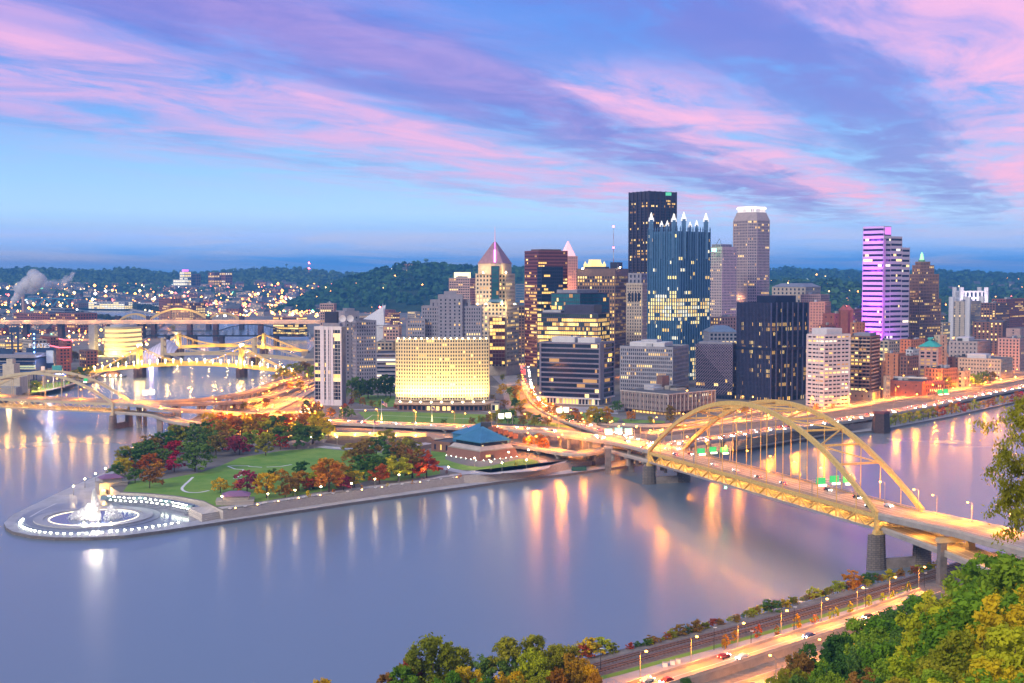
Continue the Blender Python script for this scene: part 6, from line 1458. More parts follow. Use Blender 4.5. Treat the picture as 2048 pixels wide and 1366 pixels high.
# ------------------------------------------------------------------ pavilions
def pavilion(label, cx, yb, wpx, rot, wing):
    b = G(cx, yb, GZ - 1.5); w = wpx / FPX * b.y; th = math.radians(rot)
    t = thing('pavilion', label, 'pavilion', (b.x, b.y + w * .3, GZ - 2))
    def rc(sx, sy, ox=0, oy=0): return [(b.x + (x + ox) * math.cos(th) - (y + oy) * math.sin(th), b.y + w * .3 + (x + ox) * math.sin(th) + (y + oy) * math.cos(th)) for x, y in ((-sx, -sy), (sx, -sy), (sx, sy), (-sx, sy))]
    mst = brickmat('pavilion_stone', (.42, .36, .34), (.36, .31, .30), (.22, .2, .2), .7)
    mb = MB(); mb.prism(rc(w * .5, w * .30), 1.6, GZ + 1.6); mb.build('lower_wall', mst, t)
    mb = MB(); mb.prism(inset(rc(w * .5, w * .3), -.25), GZ + 1.6, GZ + 2.1, bottom=True); mb.build('coping', m_conc, t)
    u = rc(w * .34, w * .24, wing * w * .02, w * .04); mb = MB(); mb.prism(u, GZ + 2.0, GZ + 4.0); mb.build('upper_wall', mst, t)
    mb = MB(); ev = inset(u, -.9); rd = inset(u, w * .17); mb.prism(ev, GZ + 4.0, GZ + 4.25, bottom=True); mb.frustum(ev, GZ + 4.25, rd, GZ + 6.0); mb.build('roof', M('plum_metal_roof', (.26, .13, .24), .5, .2, var=.1), t)
    for k in (-1, 1): mb = MB(); q = rc(.55, .12, k * w * .18 - w * .05, -w * .3); mb.prism(q, 1.8, 4.2); mb.build('doorway', m_dark, t)
    return t, b
pavilion('small stone pavilion with a plum hipped roof on the promenade wall', 466, 1016, 74, 9, 1)
t, b = pavilion('small stone pavilion with a plum hipped roof and a lit doorway behind the fountain', 218, 978, 56, 32, -1)
c = P(209, 981, b.y - 4); fixture(t, c, m_lampo, .7); flood(t, (c.x, c.y - 1.5, c.z + .5), 5000, (1, .55, .12), .3)
# ------------------------------------------------------------------ fountain and plaza
FZ = 1.5; fc = G(188, 1036, FZ); Rf = 115 / FPX * fc.y
def disc(r0, r1, z0, z1, n=72, ccw=True): return r0, r1, z0, z1, n
def annulus(mb, c, r0, r1, z0, z1, n=72, mi=0):
    k = len(mb.v)
    for i in range(n):
        a = 6.28318 * i / n; x, y = math.cos(a), math.sin(a)
        mb.v += [(c.x + x * r0, c.y + y * r0, z0), (c.x + x * r0, c.y + y * r0, z1), (c.x + x * r1, c.y + y * r1, z1), (c.x + x * r1, c.y + y * r1, z0)]
    for i in range(n):
        a, b = k + 4 * i, k + 4 * ((i + 1) % n)
        for u, v in ((1, 2), (2, 3), (0, 1)): mb.f.append((a + u, a + v, b + v, b + u)); mb.m.append(mi)
t = thing('fountain', 'great round fountain with a tall white lit jet at the river point', 'fountain', fc)
m_basin = M('basin_granite', (.34, .33, .37), .45, var=.12); m_step = M('plaza_granite', (.20, .21, .27), .4, var=.15)
mb = MB(); annulus(mb, fc, Rf * .84, Rf, FZ, FZ + .9); mb.build('basin_rim', m_basin, t)
mb = MB(); annulus(mb, fc, Rf * 1.0, Rf * 1.13, FZ, FZ + .3); mb.build('step', m_step, t)
mb = MB(); annulus(mb, fc, Rf * .76, Rf * .84, FZ, FZ + .45); mb.build('inner_step', m_basin, t)
mb = MB(); annulus(mb, fc, Rf * .735, Rf * .76, FZ, FZ + .55); mb.build('rim_light', M('rim_light', (.8, .75, .6), .4, emit=(1, .80, .48), es=1.6, var=0, sample=True), t)
mb = MB(); mb.face([(fc.x + Rf * .74 * math.cos(6.283 * i / 64), fc.y + Rf * .74 * math.sin(6.283 * i / 64), FZ + .35) for i in range(64)]); mb.build('pool_water', M('pool_water', (.10, .14, .24), .12, var=.1, spec=.8), t)
def spraymat():
    m = bpy.data.materials.new('water_spray'); m.use_nodes = True; nt = m.node_tree; N = nt.nodes; L = nt.links; N.clear()
    d = N.new('ShaderNodeBsdfDiffuse'); d.inputs[0].default_value = (.9, .9, .92, 1); tl = N.new('ShaderNodeBsdfTranslucent'); tl.inputs[0].default_value = (.9, .9, .92, 1)
    x = N.new('ShaderNodeMixShader'); L.new(d.outputs[0], x.inputs[1]); L.new(tl.outputs[0], x.inputs[2])
    tr = N.new('ShaderNodeBsdfTransparent'); y = N.new('ShaderNodeMixShader'); y.inputs[0].default_value = .85
    L.new(tr.outputs[0], y.inputs[1]); L.new(x.outputs[0], y.inputs[2]); o = N.new('ShaderNodeOutputMaterial'); L.new(y.outputs[0], o.inputs[0]); return m
m_spray = spraymat()
def jet(mb, c, h, r0, n, rr, spread=1.0):
    for _ in range(n):
        v = rr.random(); a = rr.uniform(0, 6.283); rad = r0 * (1 - v) ** .75 * rr.uniform(0, 1) ** .6 * spread + .15
        p = Vector((c[0] + math.cos(a) * rad, c[1] + math.sin(a) * rad, c[2] + h * v)); s = rr.uniform(.12, .42) * (1.3 - .6 * v)
        d = Vector((rr.gauss(0, 1), rr.gauss(0, 1), rr.gauss(0, .4))).normalized(); q = d.orthogonal().normalized(); w = d.cross(q)
        mb.face([p - q * s, p - w * s * .8, p + q * s, p + w * s * .8])
rr = random.Random(5); c0 = G(190, 1040, FZ + .4); H = zt(979, c0.y) - FZ
mb = MB(); mb.frustum(ring(c0, 2.7, 10), c0.z, ring((c0.x - .3, c0.y), 1.45, 10), c0.z + H * .62); mb.frustum(ring((c0.x - .3, c0.y), 1.45, 10), c0.z + H * .62, ring((c0.x - .6, c0.y), .35, 10), c0.z + H * .97); jet(mb, c0, H, 3.0, 4200, rr); mb.build('jet', m_spray, t)
for (px, py, hh, r_, n_) in ((165, 1038, 5.5, 5.6, 1100), (152, 1036, 3.6, 4.6, 600), (178, 1030, 6, 5.6, 900), (222, 1038, 7.2, 4.2, 800), (232, 1036, 4.5, 4.0, 400)):
    mb = MB(); jet(mb, G(px, py, FZ + .4), hh, r_, n_, rr); mb.build('spray', m_spray, t)
for px, py, e in ((186, 1048, 10000), (196, 1047, 10000), (168, 1046, 3500), (222, 1046, 3500), (180, 1030, 8000)):
    c = G(px, py, FZ + 1.0); mb = MB(); mb.ball(c, .35, 6, 4); mb.build('jet_lamp', m_lampw, t); flood(t, (c.x, c.y, c.z + .8), e, (1, .86, .70), .4)
# paving lights round the plaza edge
mb = MB(); mb.box((0, 0, .28), (.9, .5, .55)); fl_mesh = mb.mesh('fixture', M('white_plaza_lamp', (.8, .8, .7), .4, emit=(.92, 1, .72), es=24, var=0, sample=True))
mb = MB(); mb.box((0, 0, .08), (1.3, .9, .16)); fl_base = mb.mesh('base', m_dark)
def plaza_light(p, label, group):
    t = thing('plaza_light', label, 'light', p, group, True)
    for nm, me in (('lens', fl_mesh), ('base', fl_base)): o = bpy.data.objects.new(nm, me); COL.objects.link(o); o.parent = t
    return t
rim = smooth_px([(47, 1038), (40, 1046), (43, 1054), (58, 1060), (80, 1064.5), (110, 1067.5), (145, 1068.5), (180, 1067.5), (220, 1064.5), (260, 1060), (300, 1055), (340, 1048.5), (369, 1044.5)], 8)
rim3 = [G(a, b, FZ) for a, b in rim]
for p, h in along(rim3, 3.45, 0): plaza_light(p, 'small white light on the river edge of the fountain plaza', 'lights along the plaza edge')
for x0, y0, x1, y1, n in ((218, 996, 268, 1000, 6), (280, 999, 332, 1006, 6), (345, 1008, 372, 1014, 5)):
    for row in range(2):
        for k in range(n): plaza_light(G(x0 + (x1 - x0) * k / (n - 1) + row * 3, y0 - 2 + (y1 - y0) * k / (n - 1) + row * 7, 4.9 - row * .9), 'white light on the cascade steps behind the fountain', 'lights on the cascade steps')
# cascade steps as curved terraces
t = thing('cascade_steps', 'curved grey cascade terraces stepping down behind the fountain', 'steps', G(290, 1005, 2))
for k in range(5):
    ln = smooth_px([(212 + k * 2, 992 + k * 2.6), (260, 992.5 + k * 3.0), (320, 998 + k * 3.4), (372, 1007 + k * 3.6), (392 - k * 3, 1014 + k * 3.2)], 5)
    z_ = 4.6 - k * .62; pts = [G(a, b, z_) for a, b in ln]; mb = MB(); mb.sweep([Vector((q.x, q.y, z_ - .9)) for q in pts], 4.6, 1.8); mb.build('step', m_step, t)
for x, y in ((282, 995), (215, 994), (335, 1002), (378, 1012)): c = G(x, y, 4.6); mb = MB(); mb.box((c.x, c.y - 1, 4.4), (6, 2.2, 1.8), -.3); mb.build('planter_block', M('teal_block', (.16, .24, .28), .5), t)
sheet('plaza', smooth_px([(215, 990), (262, 989), (330, 994), (395, 1006), (432, 1017), (440, 1026), (410, 1036)], 4) + [(380, 1044), (330, 1040), (300, 1018), (240, 1010)], FZ + .02, M('wet_plaza', (.24, .24, .29), .18, var=.2, scale=.1, spec=.6))
sheet('plaza', [(30, 1044), (45, 1030), (70, 1018), (112, 1008), (160, 1004), (240, 1006), (300, 1016), (340, 1038), (370, 1040), (330, 1051), (250, 1062), (180, 1068), (110, 1067), (55, 1060)], FZ + .012, M('dark_plaza_band', (.20, .22, .28), .3, var=.15, scale=.08))
for l in ([(60, 1034), (80, 1022), (112, 1007)], [(352, 1033), (376, 1044)]): ribbon('plaza_line', l, .7, FZ + .04, m_white)
# promenade wall detail: sloped stone steps, benches, low lamps
t = thing('stone_steps', 'sloping rubble stone wall with steps at the plaza end of the promenade', 'wall', G(390, 1035, 2)); a, b, c = G(372, 1024, 3.5), G(404, 1041, 1.6), G(440, 1030, 3.6)
for k in range(4):
    s = k / 4; mb = MB(); q = [G(372 + 8 * s, 1025 + 1 * s, 2), G(404, 1042 - 3 * s, 2), G(446, 1034 - 2 * s, 2), G(440, 1022, 2)]; mb.prism([(v.x, v.y) for v in q], 1.5, 2.2 + k * .85); mb.build('stone_tier', m_stonewall, t)
wall_ = [G(a, b, GZ) for a, b in ((450, 1023), (520, 1012), (600, 999), (700, 986), (820, 970), (928, 955.5))]
mb0 = MB(); mb0.box((0, 0, .42), (2.0, .5, .1)); mb0.box((0, .25, .72), (2.0, .08, .4)); bench_m = mb0.mesh('seat', m_white); mb0 = MB(); mb0.box((-.8, 0, .2), (.1, .5, .4)); bl = mb0.mesh('leg', m_dark)
for p, h in along(wall_, 9.0, -2.2):
    t = thing('bench', 'white bench along the promenade wall', 'bench', p, 'benches along the promenade', True); t.rotation_euler = (0, 0, h)
    o = bpy.data.objects.new('seat', bench_m); COL.objects.link(o); o.parent = t
    for dx in (0, 1.6): o = bpy.data.objects.new('leg', bl); COL.objects.link(o); o.parent = t; o.location = (dx, 0, 0)
PG = 'globe lamps along the promenade'
for x, y in ((444, 1012), (536, 1007), (590, 999), (642, 992), (703, 985), (750, 976), (798, 967), (848, 958), (897, 951), (949, 932), (982, 940), (1004, 942), (1053, 936), (1017, 920)):
    lamp('post', G(x, y, GZ), 0, 'white globe lamp post on the promenade', PG, 1.0, 'w1', 1000)
for x, y in ((147, 990), (170, 975), (191, 964), (211, 953), (1057, 915), (674, 888), (623, 888), (576, 885), (515, 885), (422, 895), (740, 745 + 135), (645, 886)):
    lamp('post', G(x, y, GZ if x > 220 else 1.5), 0, 'globe lamp post among the park paths', 'globe lamps among the park paths', 1.0, 'w1', 1000)
for p, h in [q for q in along(wall_, 13.0, -.6) if R.random() < .75]:
    t = thing('wall_light', 'low orange light set on the promenade wall', 'light', p, 'low lights on the promenade wall', True)
    mb = MB(); mb.box((0, 0, .3), (.5, .5, .6)); mb.build('base', m_dark, t, local=True); mb = MB(); mb.ball((0, 0, .8), .32, 6, 4); mb.build('bulb', M('amber_bulb', (.8, .6, .3), .3, emit=(1, .5, .12), es=16, var=0, sample=True), t, local=True)
# flag pole
def flag(px, yb, yt, label, D_=None):
    p = G(px, yb, GZ); h = zt(yt, p.y) - GZ; t = thing('flagpole', label, 'flagpole', p)
    mb = MB(); mb.tube(p, p + Vector((0, 0, h)), .22, .1, 6); mb.ball(p + Vector((0, 0, h + .2)), .3, 6, 4); po_ = mb.build('pole', m_white, t)
    mf = [M('flag_red', (.5, .05, .06), .8, var=.05), M('flag_white', (.7, .68, .68), .8, var=.05), M('flag_blue', (.05, .07, .25), .8, var=.05)]
    mb = MB(); n = 10; fw, fh = h * .32, h * .22; off = lambda i: Vector((i / n * fw, .5 * math.sin(i * .9), -i / n * fw * .55))
    for i in range(n):
        for j in range(7):
            q = [p + off(i + a) + Vector((0, 0, h - .3 - fh * (j + b) / 7)) for a, b in ((0, 0), (1, 0), (1, 1), (0, 1))]; mb.face(q, 2 if i < 4 and j < 4 else j % 2)
    mb.build('flag', mf, po_); return t
flag(748, 868, 840, 'flagpole with a drooping striped flag beside the freeway')
flag(763, 836, 800, 'flagpole with a striped flag at the left of the hotel lawn')
flag(864, 840, 812, 'flagpole with a striped flag at the middle of the hotel lawn')
for px, yb in ((763, 840), (864, 843)):
    p = G(px, yb, GZ); t = thing('lit_pylon', 'slim lit pylon on the lawn before the hotel', 'lamp', p, 'lit pylons on the hotel lawn', True); mb = MB(); mb.cone(ring((p.x, p.y), .7, 8), GZ, (p.x, p.y, GZ + 6)); mb.build('pylon', M('pylon_glow', (.8, .6, .3), .5, emit=(1, .65, .2), es=3, var=0), t)

for x, yb, yt, c in [(1000, 790, 775, 'gold'), (1030, 800, 782, 'orange'), (1040, 820, 802, 'olive'), (1008, 815, 798, 'brown'), (1024, 835, 815, 'olive'), (1068, 800, 786, 'yellow'), (1075, 818, 800, 'orange'), (1095, 828, 812, 'brown'), (1130, 832, 816, 'maroon'), (1150, 835, 815, 'redbrown'), (1005, 762, 748, 'yellowgreen'), (1036, 770, 758, 'gold'), (985, 800, 788, 'olive'),
                     (690, 822, 806, 'redbrown'), (745, 815, 800, 'brown'), (775, 808, 794, 'green'), (712, 800, 780, 'olive'), (735, 796, 772, 'dkgreen'), (1180, 842, 822, 'olive'), (1195, 850, 828, 'dkgreen'), (1340, 846, 826, 'brown'), (1262, 842, 820, 'orange'), (1300, 846, 832, 'olive')]:
    ptree(x, yb, yt, c, 'on the plaza round the boulevard', 'trees round the boulevard plaza', wide=1.3)

for k in range(26):
    u = k / 25; px = 420 + u * 225; ybs = 872 - u * 10 + R.uniform(-12, 8); h_ = R.uniform(30, 46)
    ptree(px, ybs, ybs - h_, R.choice(('orange', 'yellow', 'redorange', 'olive', 'brown', 'green', 'dkgreen', 'orange')), 'in the belt below the ramps', 'trees below the ramps', wide=1.3)

for x, yb, yt, c in [(1088, 812, 796, 'olive'), (1098, 822, 804, 'gold'), (1112, 834, 814, 'orange'), (1126, 842, 824, 'olive'), (1140, 848, 828, 'dkgreen'), (1160, 852, 836, 'brown'), (1175, 856, 838, 'gold'), (1030, 815, 796, 'dkgreen'), (1042, 832, 812, 'brown'), (1056, 842, 822, 'olive'), (1075, 848, 828, 'dkgreen'), (1095, 852, 832, 'brown'), (1018, 842, 822, 'dkgreen'), (990, 842, 824, 'olive'), (1066, 790, 776, 'orange'), (1040, 760, 748, 'olive'), (1036, 785, 770, 'gold'), (1020, 790, 774, 'dkgreen')]:
    ptree(x, yb, yt, c, 'lining the boulevard', 'trees lining the boulevard', wide=1.5)

for x, yb, yt, c in [(262, 935, 895, 'dkgreen'), (285, 925, 880, 'dkgreen'), (305, 915, 870, 'brown'), (330, 905, 860, 'dkgreen'), (352, 895, 850, 'olive'), (250, 950, 918, 'yellow'), (300, 945, 905, 'redorange'), (325, 935, 895, 'dkgreen'), (350, 920, 880, 'red'), (420, 905, 862, 'dkgreen'), (445, 900, 860, 'brown'), (470, 905, 870, 'maroon'), (395, 895, 850, 'dkgreen'), (500, 898, 860, 'green'), (530, 895, 862, 'yellow'), (560, 893, 850, 'dkgreen'), (600, 890, 850, 'dkgreen'), (625, 888, 848, 'olive')]:
    ptree(x, yb, yt, c, 'in the far park grove', 'trees of the far park grove', wide=1.55)

sheet('plaza', smooth_px([(922, 949), (945, 941), (985, 946), (1040, 944), (1085, 934), (1136, 920)], 4) + [(1130, 925), (1050, 938), (975, 946)], GZ + .09, m_paver)
sheet('plaza', [(936, 962), (975, 955), (1050, 943), (1138, 929), (1150, 941), (1060, 951), (1000, 960), (940, 968)], 1.53, M('pale_wharf_paving', (.50, .46, .48), .6, var=.15, scale=.1))
t = thing('round_terrace', 'small round stepped terrace on the wharf below the museum lawn', 'terrace', G(986, 958, 1.5)); c = G(986, 958, 1.5); mb = MB(); annulus(mb, c, 4.4, 6.2, 1.5, 2.0, 32); mb.build('rim', m_basin, t); mb = MB(); mb.face([(c.x + 4.4 * math.cos(6.283 * i / 32), c.y + 4.4 * math.sin(6.283 * i / 32), 1.7) for i in range(32)]); mb.build('floor', m_white, t)
# ------------------------------------------------------------------ stadium quarter on the second river's bank
NZ = 5.0
D = 1880; cx, cy = xt(225, D), D + 60; rx = (262 - 189) / 2 / FPX * D
t = thing('round_office', 'curved glass office glowing yellow with stacked storeys behind the stadium', 'office building', (cx, cy, NZ))
zz0, zz1 = NZ, zt(656, D); nf = 6; fh = (zz1 - zz0) / nf; arc = lambda r: [(cx + r * math.cos(math.pi + 3.1416 * i / 24), cy + 2.0 * r * math.sin(math.pi + 3.1416 * i / 24)) for i in range(25)]
for k in range(nf):
    mb = MB(); mb.prism(arc(rx * (1 - .012 * k)), zz0 + fh * k, zz0 + fh * k + fh * .62); mb.build('window_band', M('glowing_storey_glass', (.3, .25, .15), .3, emit=(1, .70, .24), es=1.35, var=.5, scale=.12), t)
    mb = MB(); mb.prism(arc(rx * 1.02), zz0 + fh * k + fh * .6, zz0 + fh * (k + 1) + .02, bottom=True); mb.build('spandrel', M('pale_gold_panel', (.50, .42, .25), .5), t)
mb = MB(); mb.prism(arc(rx * .7), zz1, zz1 + 3); mb.build('roof_unit', m_mech, t)
mb = MB(); x = xt(181, D); mb.box((x, D + 14, (zt(650, D) + NZ) / 2), (xt(189, D) - xt(177, D), 18, zt(650, D) - NZ)); mb.build('stair_tower', w_gray, t)
for k in range(3): flood(t, (cx + (k - 1) * rx * .6, D - 4, NZ + 3), 50000, (1, .65, .15), 1)
# ball park
t = thing('stadium', 'ball park with dark blue scoreboard, blue light towers and tiers of seats', 'stadium', G(60, 770, NZ))
m_blue = M('stadium_blue', (.02, .05, .13), .5); m_bseat = M('blue_seats', (.05, .10, .28), .7); m_lime = M('limestone', (.52, .45, .36), .85)
def blk(parent, px0, px1, yt, yb, D, dep, mat, name, z0=NZ):
    mb = MB(); a, b = xt(px0, D), xt(px1, D); zb = z0 if yb is None else zt(yb, D); mb.box(((a + b) / 2, D + dep / 2, (zb + zt(yt, D)) / 2), (b - a, dep, zt(yt, D) - zb)); return mb.build(name, mat, parent)
blk(t, 52, 107, 696, 736, 1420, 8, m_blue, 'scoreboard')
blk(t, 92, 106, 701, 726, 1410, 2, M('board_frame', (.35, .38, .42), .5), 'side_screen')
blk(t, -20, 70, 709, 716, 1380, 40, w_gray, 'upper_roof'); blk(t, -20, 70, 718, 745, 1385, 36, m_blue, 'upper_stand')
for k in range(6): blk(t, -20, 66, 722 + k * 4, 723.6 + k * 4, 1376 - k * 2, 6, m_bseat if k % 2 else M('stand_concrete', (.3, .3, .34), .8), 'seat_tier')
blk(t, 38, 68, 731, 737, 1374, 3, M('lit_suite_glass', (.4, .4, .2), .4, emit=(.9, 1, .5), es=.8, var=.4, scale=.3), 'suite_window')
blk(t, -20, 24, 698, 708, 1350, 8, m_blue, 'ribbon_board')
blk(t, 4, 27, 728, 775, 1180, 14, m_lime, 'rotunda'); blk(t, 12, 24, 718, 728, 1183, 8, m_lime, 'rotunda_top'); blk(t, -20, 38, 755, 788, 1172, 20, m_lime, 'entrance_wall'); blk(t, -20, 30, 775, 792, 1150, 14, m_conc, 'terrace')
blk(t, 27, 54, 750, 760, 1250, 14, m_lime, 'gate_house')
for px in (69,):
    D = 1400; x = xt(px, D)
    for dx in (-1.6, 1.6): mb = MB(); mb.beam((x + dx, D, NZ), (x + dx, D, zt(662, D)), .8, .8); mb.build('tower_leg', m_blue, t)
    mb = MB(); mb.sweep([(x + (1.6 if k % 2 else -1.6), D, NZ + (zt(662, D) - NZ) * k / 24) for k in range(25)], .35, .35); mb.build('tower_lattice', m_blue, t)
    mb = MB(); mb.box((x, D, zt(663, D)), (10, 2, 3)); mb.build('lamp_rack', m_blue, t)
    for k in range(9): mb = MB(); mb.ball((x, D - 1.2, zt(668 + k * 9, D)), .9, 6, 4); mb.build('blue_lamp', M('stadium_blue_lamp', (.2, .4, .9), .4, emit=(.2, .5, 1), es=7, var=0), t)
for px, yt in ((24, 655), (36, 660)):
    D = 1500; mb = MB(); x = xt(px, D); mb.beam((x, D, NZ), (x, D, zt(yt, D)), 1.8, 1.8); mb.build('mast', m_blue, t)
mb = MB(); mb.box((xt(30, 1500), 1500, zt(659, 1500)), (10, 2, 6)); mb.build('lamp_rack', m_blue, t)
for k in range(3): flood(t, (xt(15 + k * 30, 1290), 1290, 14), 14000, (1, .62, .25), 1)
flood(t, (xt(95, 1390), 1390, 30), 14000, (.5, .65, 1), 1)
# lettered signs
def sign_text(parent, txt, loc, size, mat, name='lettering', rot=0):
    c = bpy.data.curves.new(name, 'FONT'); c.body = txt; c.size = size; c.extrude = .15; c.align_x = 'CENTER'; c.materials.append(mat)
    tmp = bpy.data.objects.new('tmp_text', c); COL.objects.link(tmp); bpy.context.view_layer.update()
    me = bpy.data.meshes.new_from_object(tmp.evaluated_get(bpy.context.evaluated_depsgraph_get())); bpy.data.objects.remove(tmp)
    o = bpy.data.objects.new(name, me); COL.objects.link(o); o.location = loc; o.rotation_euler = (math.pi / 2, 0, rot)
    o.parent = parent; o.matrix_parent_inverse = Matrix.Translation(-wloc(parent)); return o
m_letter = M('white_letter', (.8, .8, .85), .4, emit=(.9, .95, 1), es=1.5, var=0)
D = 1330; ts = thing('stadium_sign', 'blue lit sign on the river wall with large white letters', 'sign', (xt(105, D), D, NZ))
for a_, b_ in ((81, 130),): blk(ts, a_, b_, 742, 751, D, 1.2, M('sign_blue', (.03, .09, .45), .4, emit=(.03, .12, .7), es=.5, var=0), 'sign_board'); 
for k in range(3): blk(ts, 84 + k * 21, 85 + k * 21, 750, None, D + 1, .8, m_steel, 'sign_post')
sign_text(ts, 'PNC PARK', (xt(105.5, D), D - .3, zt(750, D)), 5.0, m_letter)
sign_text(t, 'PIRATES', (xt(79, 1420), 1419, zt(695, 1420)), 6.5, M('pale_letter', (.6, .62, .7), .5, emit=(.7, .72, .85), es=.35, var=0))
blk(t, 103, 122, 731, 741, 1345, 3, M('teal_board', (.03, .25, .28), .5), 'teal_board'); blk(t, 81, 88, 733, 743, 1340, 2, w_white, 'banner')
flood(ts, (xt(105, D), D - 10, 14), 12000, (.6, .7, 1), .8)
# brick blocks of the stadium quarter
LQ = [('brick_block', 'red brick block with a neon edged roof beside the scoreboard', corner(100, 118, 141, 1560, 60), 696, w_brick, dict(bay=4, p=.15)), ('brick_block', 'brown brick block with big bays right of the neon edged roof', corner(118, 130, 144, 1720, 60), 681, w_brick, dict(bay=5, p=.2)),
      ('brick_block', 'dark purple brick block in front of the round yellow office', corner(158, 172, 195, 1640, 50), 701, w_brick2, dict(bay=5, p=.1)), ('brick_block', 'low brown brick block left of the round yellow office', corner(80, 100, 118, 1800, 50), 674, w_brick, dict(bay=4, p=.25)),
      ('beige_block', 'beige block with dark ground floor left of the brown brick', corner(38, 62, 94, 1760, 50), 680, w_cream, dict(bay=5, p=.2)), ('banded_block', 'tan banded block at the left edge behind the stadium', corner(-20, 10, 45, 1580, 40), 686, w_tan, dict(bay=6, wf=.9, hf=.5, p=.5)),
      ('factory', 'wide red brick factory with rows of windows below the steam stack', corner(28, 62, 92, 2950, 40), 627, w_brick, dict(bay=6, p=.1, fh=6)), ('factory', 'long red brick factory beside the river bend', corner(62, 100, 150, 2800, 40), 628, w_brick, dict(bay=7, p=.12, fh=6)), ('glass_block', 'blue glass block with slatted upper storeys by the river bend', corner(98, 130, 153, 3100, 45), 617, w_grayd, dict(bay=6, wf=.9, p=.1, fh=6)),
      ('brick_block', 'red brick block with lit windows at the second river, beside the highway bridge', corner(112, 150, 195, 2620, 40), 627, w_brick, dict(bay=6, p=.15, fh=6)), ('factory', 'tall dark brick works with a chimney above the ochre arches', corner(319, 342, 362, 3350, 50), 597, w_brick, dict(bay=6, p=.12, fh=6)), ('factory', 'long brick works with glowing windows above the ochre arches', corner(346, 380, 412, 3250, 35), 606, w_brick, dict(bay=5, p=.55, fh=6)),
      ('hospital_block', 'white and violet lit block on the far slope', corner(361, 370, 384, 5900, 40), 543, w_white, dict(bay=9, wf=.8, fh=12, p=.8, lits=(3, 1))), ('hospital_block', 'low white lit wing beside the violet lit block', front(348, 372, 5850, 60), 559, w_white, dict(bay=9, wf=.9, fh=12, p=.9, lits=(3,))), ('hospital_block', 'brown block right of the violet lit block on the far slope', corner(384, 394, 403, 5950, 40), 548, w_brick2, dict(bay=10, fh=12, p=.2)),
      ('hospital_block', 'brick hospital block with glowing windows on the far slope', corner(418, 430, 444, 5800, 40), 545, w_brick, dict(bay=10, fh=12, p=.5)), ('hospital_block', 'tall brick hospital block with two bright window columns', corner(440, 452, 466, 5800, 50), 545, w_brick, dict(bay=12, fh=12, p=.6, lits=(1, 3))), ('white_shed', 'long white lit shed on the far river bank', corner(178, 250, 282, 4620, 20), 604, w_white, dict(bay=12, wf=.9, fh=7, p=.9, lits=(3, 1))), ('white_shed', 'shorter white lit shed near the bright flood lamps', corner(280, 305, 322, 4560, 30), 606, w_white, dict(bay=9, fh=7, p=.6, lits=(3,)))]
for nm, lab, p, yt, wall, kw in LQ:
    D = p[1][1]; far = D > 5500; zb = (zt({5900: 567, 5850: 567, 5950: 567}.get(int(D), 566), D) - 10) if far else NZ + (1 if D > 3000 else 0)
    t = bld(nm, lab, p, cat='building', z=zb); tier(t, p, zb, zt(yt, D), wall, **kw)
    if 'violet' in lab and 'beside' not in lab and 'right' not in lab: mb = MB(); mb.prism(inset(p, 8), zt(yt, D), zt(yt - 4, D)); mb.build('violet_sign', M('violet_sign', (.5, .2, .6), .4, emit=(1, .2, 1), es=1.6, var=.2), t)
    if 'neon' in lab: a, b, c = p[0], p[1], p[2]; mb = MB(); mb.sweep([(*a, zt(yt, D) + .5), (*b, zt(yt, D) + .5), (*c, zt(yt, D) + .5)], .8, .8); mb.build('neon_edge', M('red_neon', (.8, .1, .15), .4, emit=(1, .12, .16), es=4, var=0), t)
    if 'chimney' in lab: c = P(361, 590, D + 20); mb = MB(); mb.tube((c.x, c.y, NZ), c, 3.4, 2.6, 8); mb.build('chimney', w_brick2, t)
# white tensile roof on the river
D = 1790; t = thing('tent_roof', 'large white peaked tent roof at the river bank behind the lit bridge', 'tent', (xt(320, D), D, 0)); zt_ = lambda y: zt(y, D)
X = lambda v: xt(v, D); rows_ = []; n = 20
mb = MB(); prof = [(286, 702), (300, 694), (312, 687), (322, 680.5), (330, 682), (338, 687), (346, 693), (350, 697)]
for i in range(n + 1):
    px = 286 + 64 * i / n; yt = lerp_tab(prof, px); top = zt_(yt)
    for j in range(7):
        v = j / 6; mb.v.append((X(px), D - 14 + 40 * v, 7 + (top - 7) * (math.sin(v * math.pi * .5) ** .55 if v < 1 else 1)))
for i in range(n):
    for j in range(6): a = i * 7 + j; mb.f.append((a, a + 7, a + 8, a + 1)); mb.m.append(0)
mb.build('canopy', M('tent_fabric', (.66, .60, .72), .7, var=.08, scale=.08), t, smooth=True)
for i in range(0, n + 1, 2):
    px = 286 + 64 * i / n; top = zt_(lerp_tab(prof, px)); mb = MB(); mb.sweep([(X(px), D - 14.3 + 40 * j / 6 - .2, 7.3 + (top - 7) * (math.sin(j / 6 * math.pi * .5) ** .55)) for j in range(7)], .5, .5); mb.build('rib', M('tent_rib', (.5, .45, .55), .6), t)
mb = MB(); mb.box(((X(286) + X(350)) / 2, D + 6, 4.0), (X(350) - X(286), 44, 7.5)); mb.build('base', M('tent_base', (.5, .47, .52), .7), t)
flood(t, (X(318), D - 40, 12), 16000, (.8, .6, 1), 2)
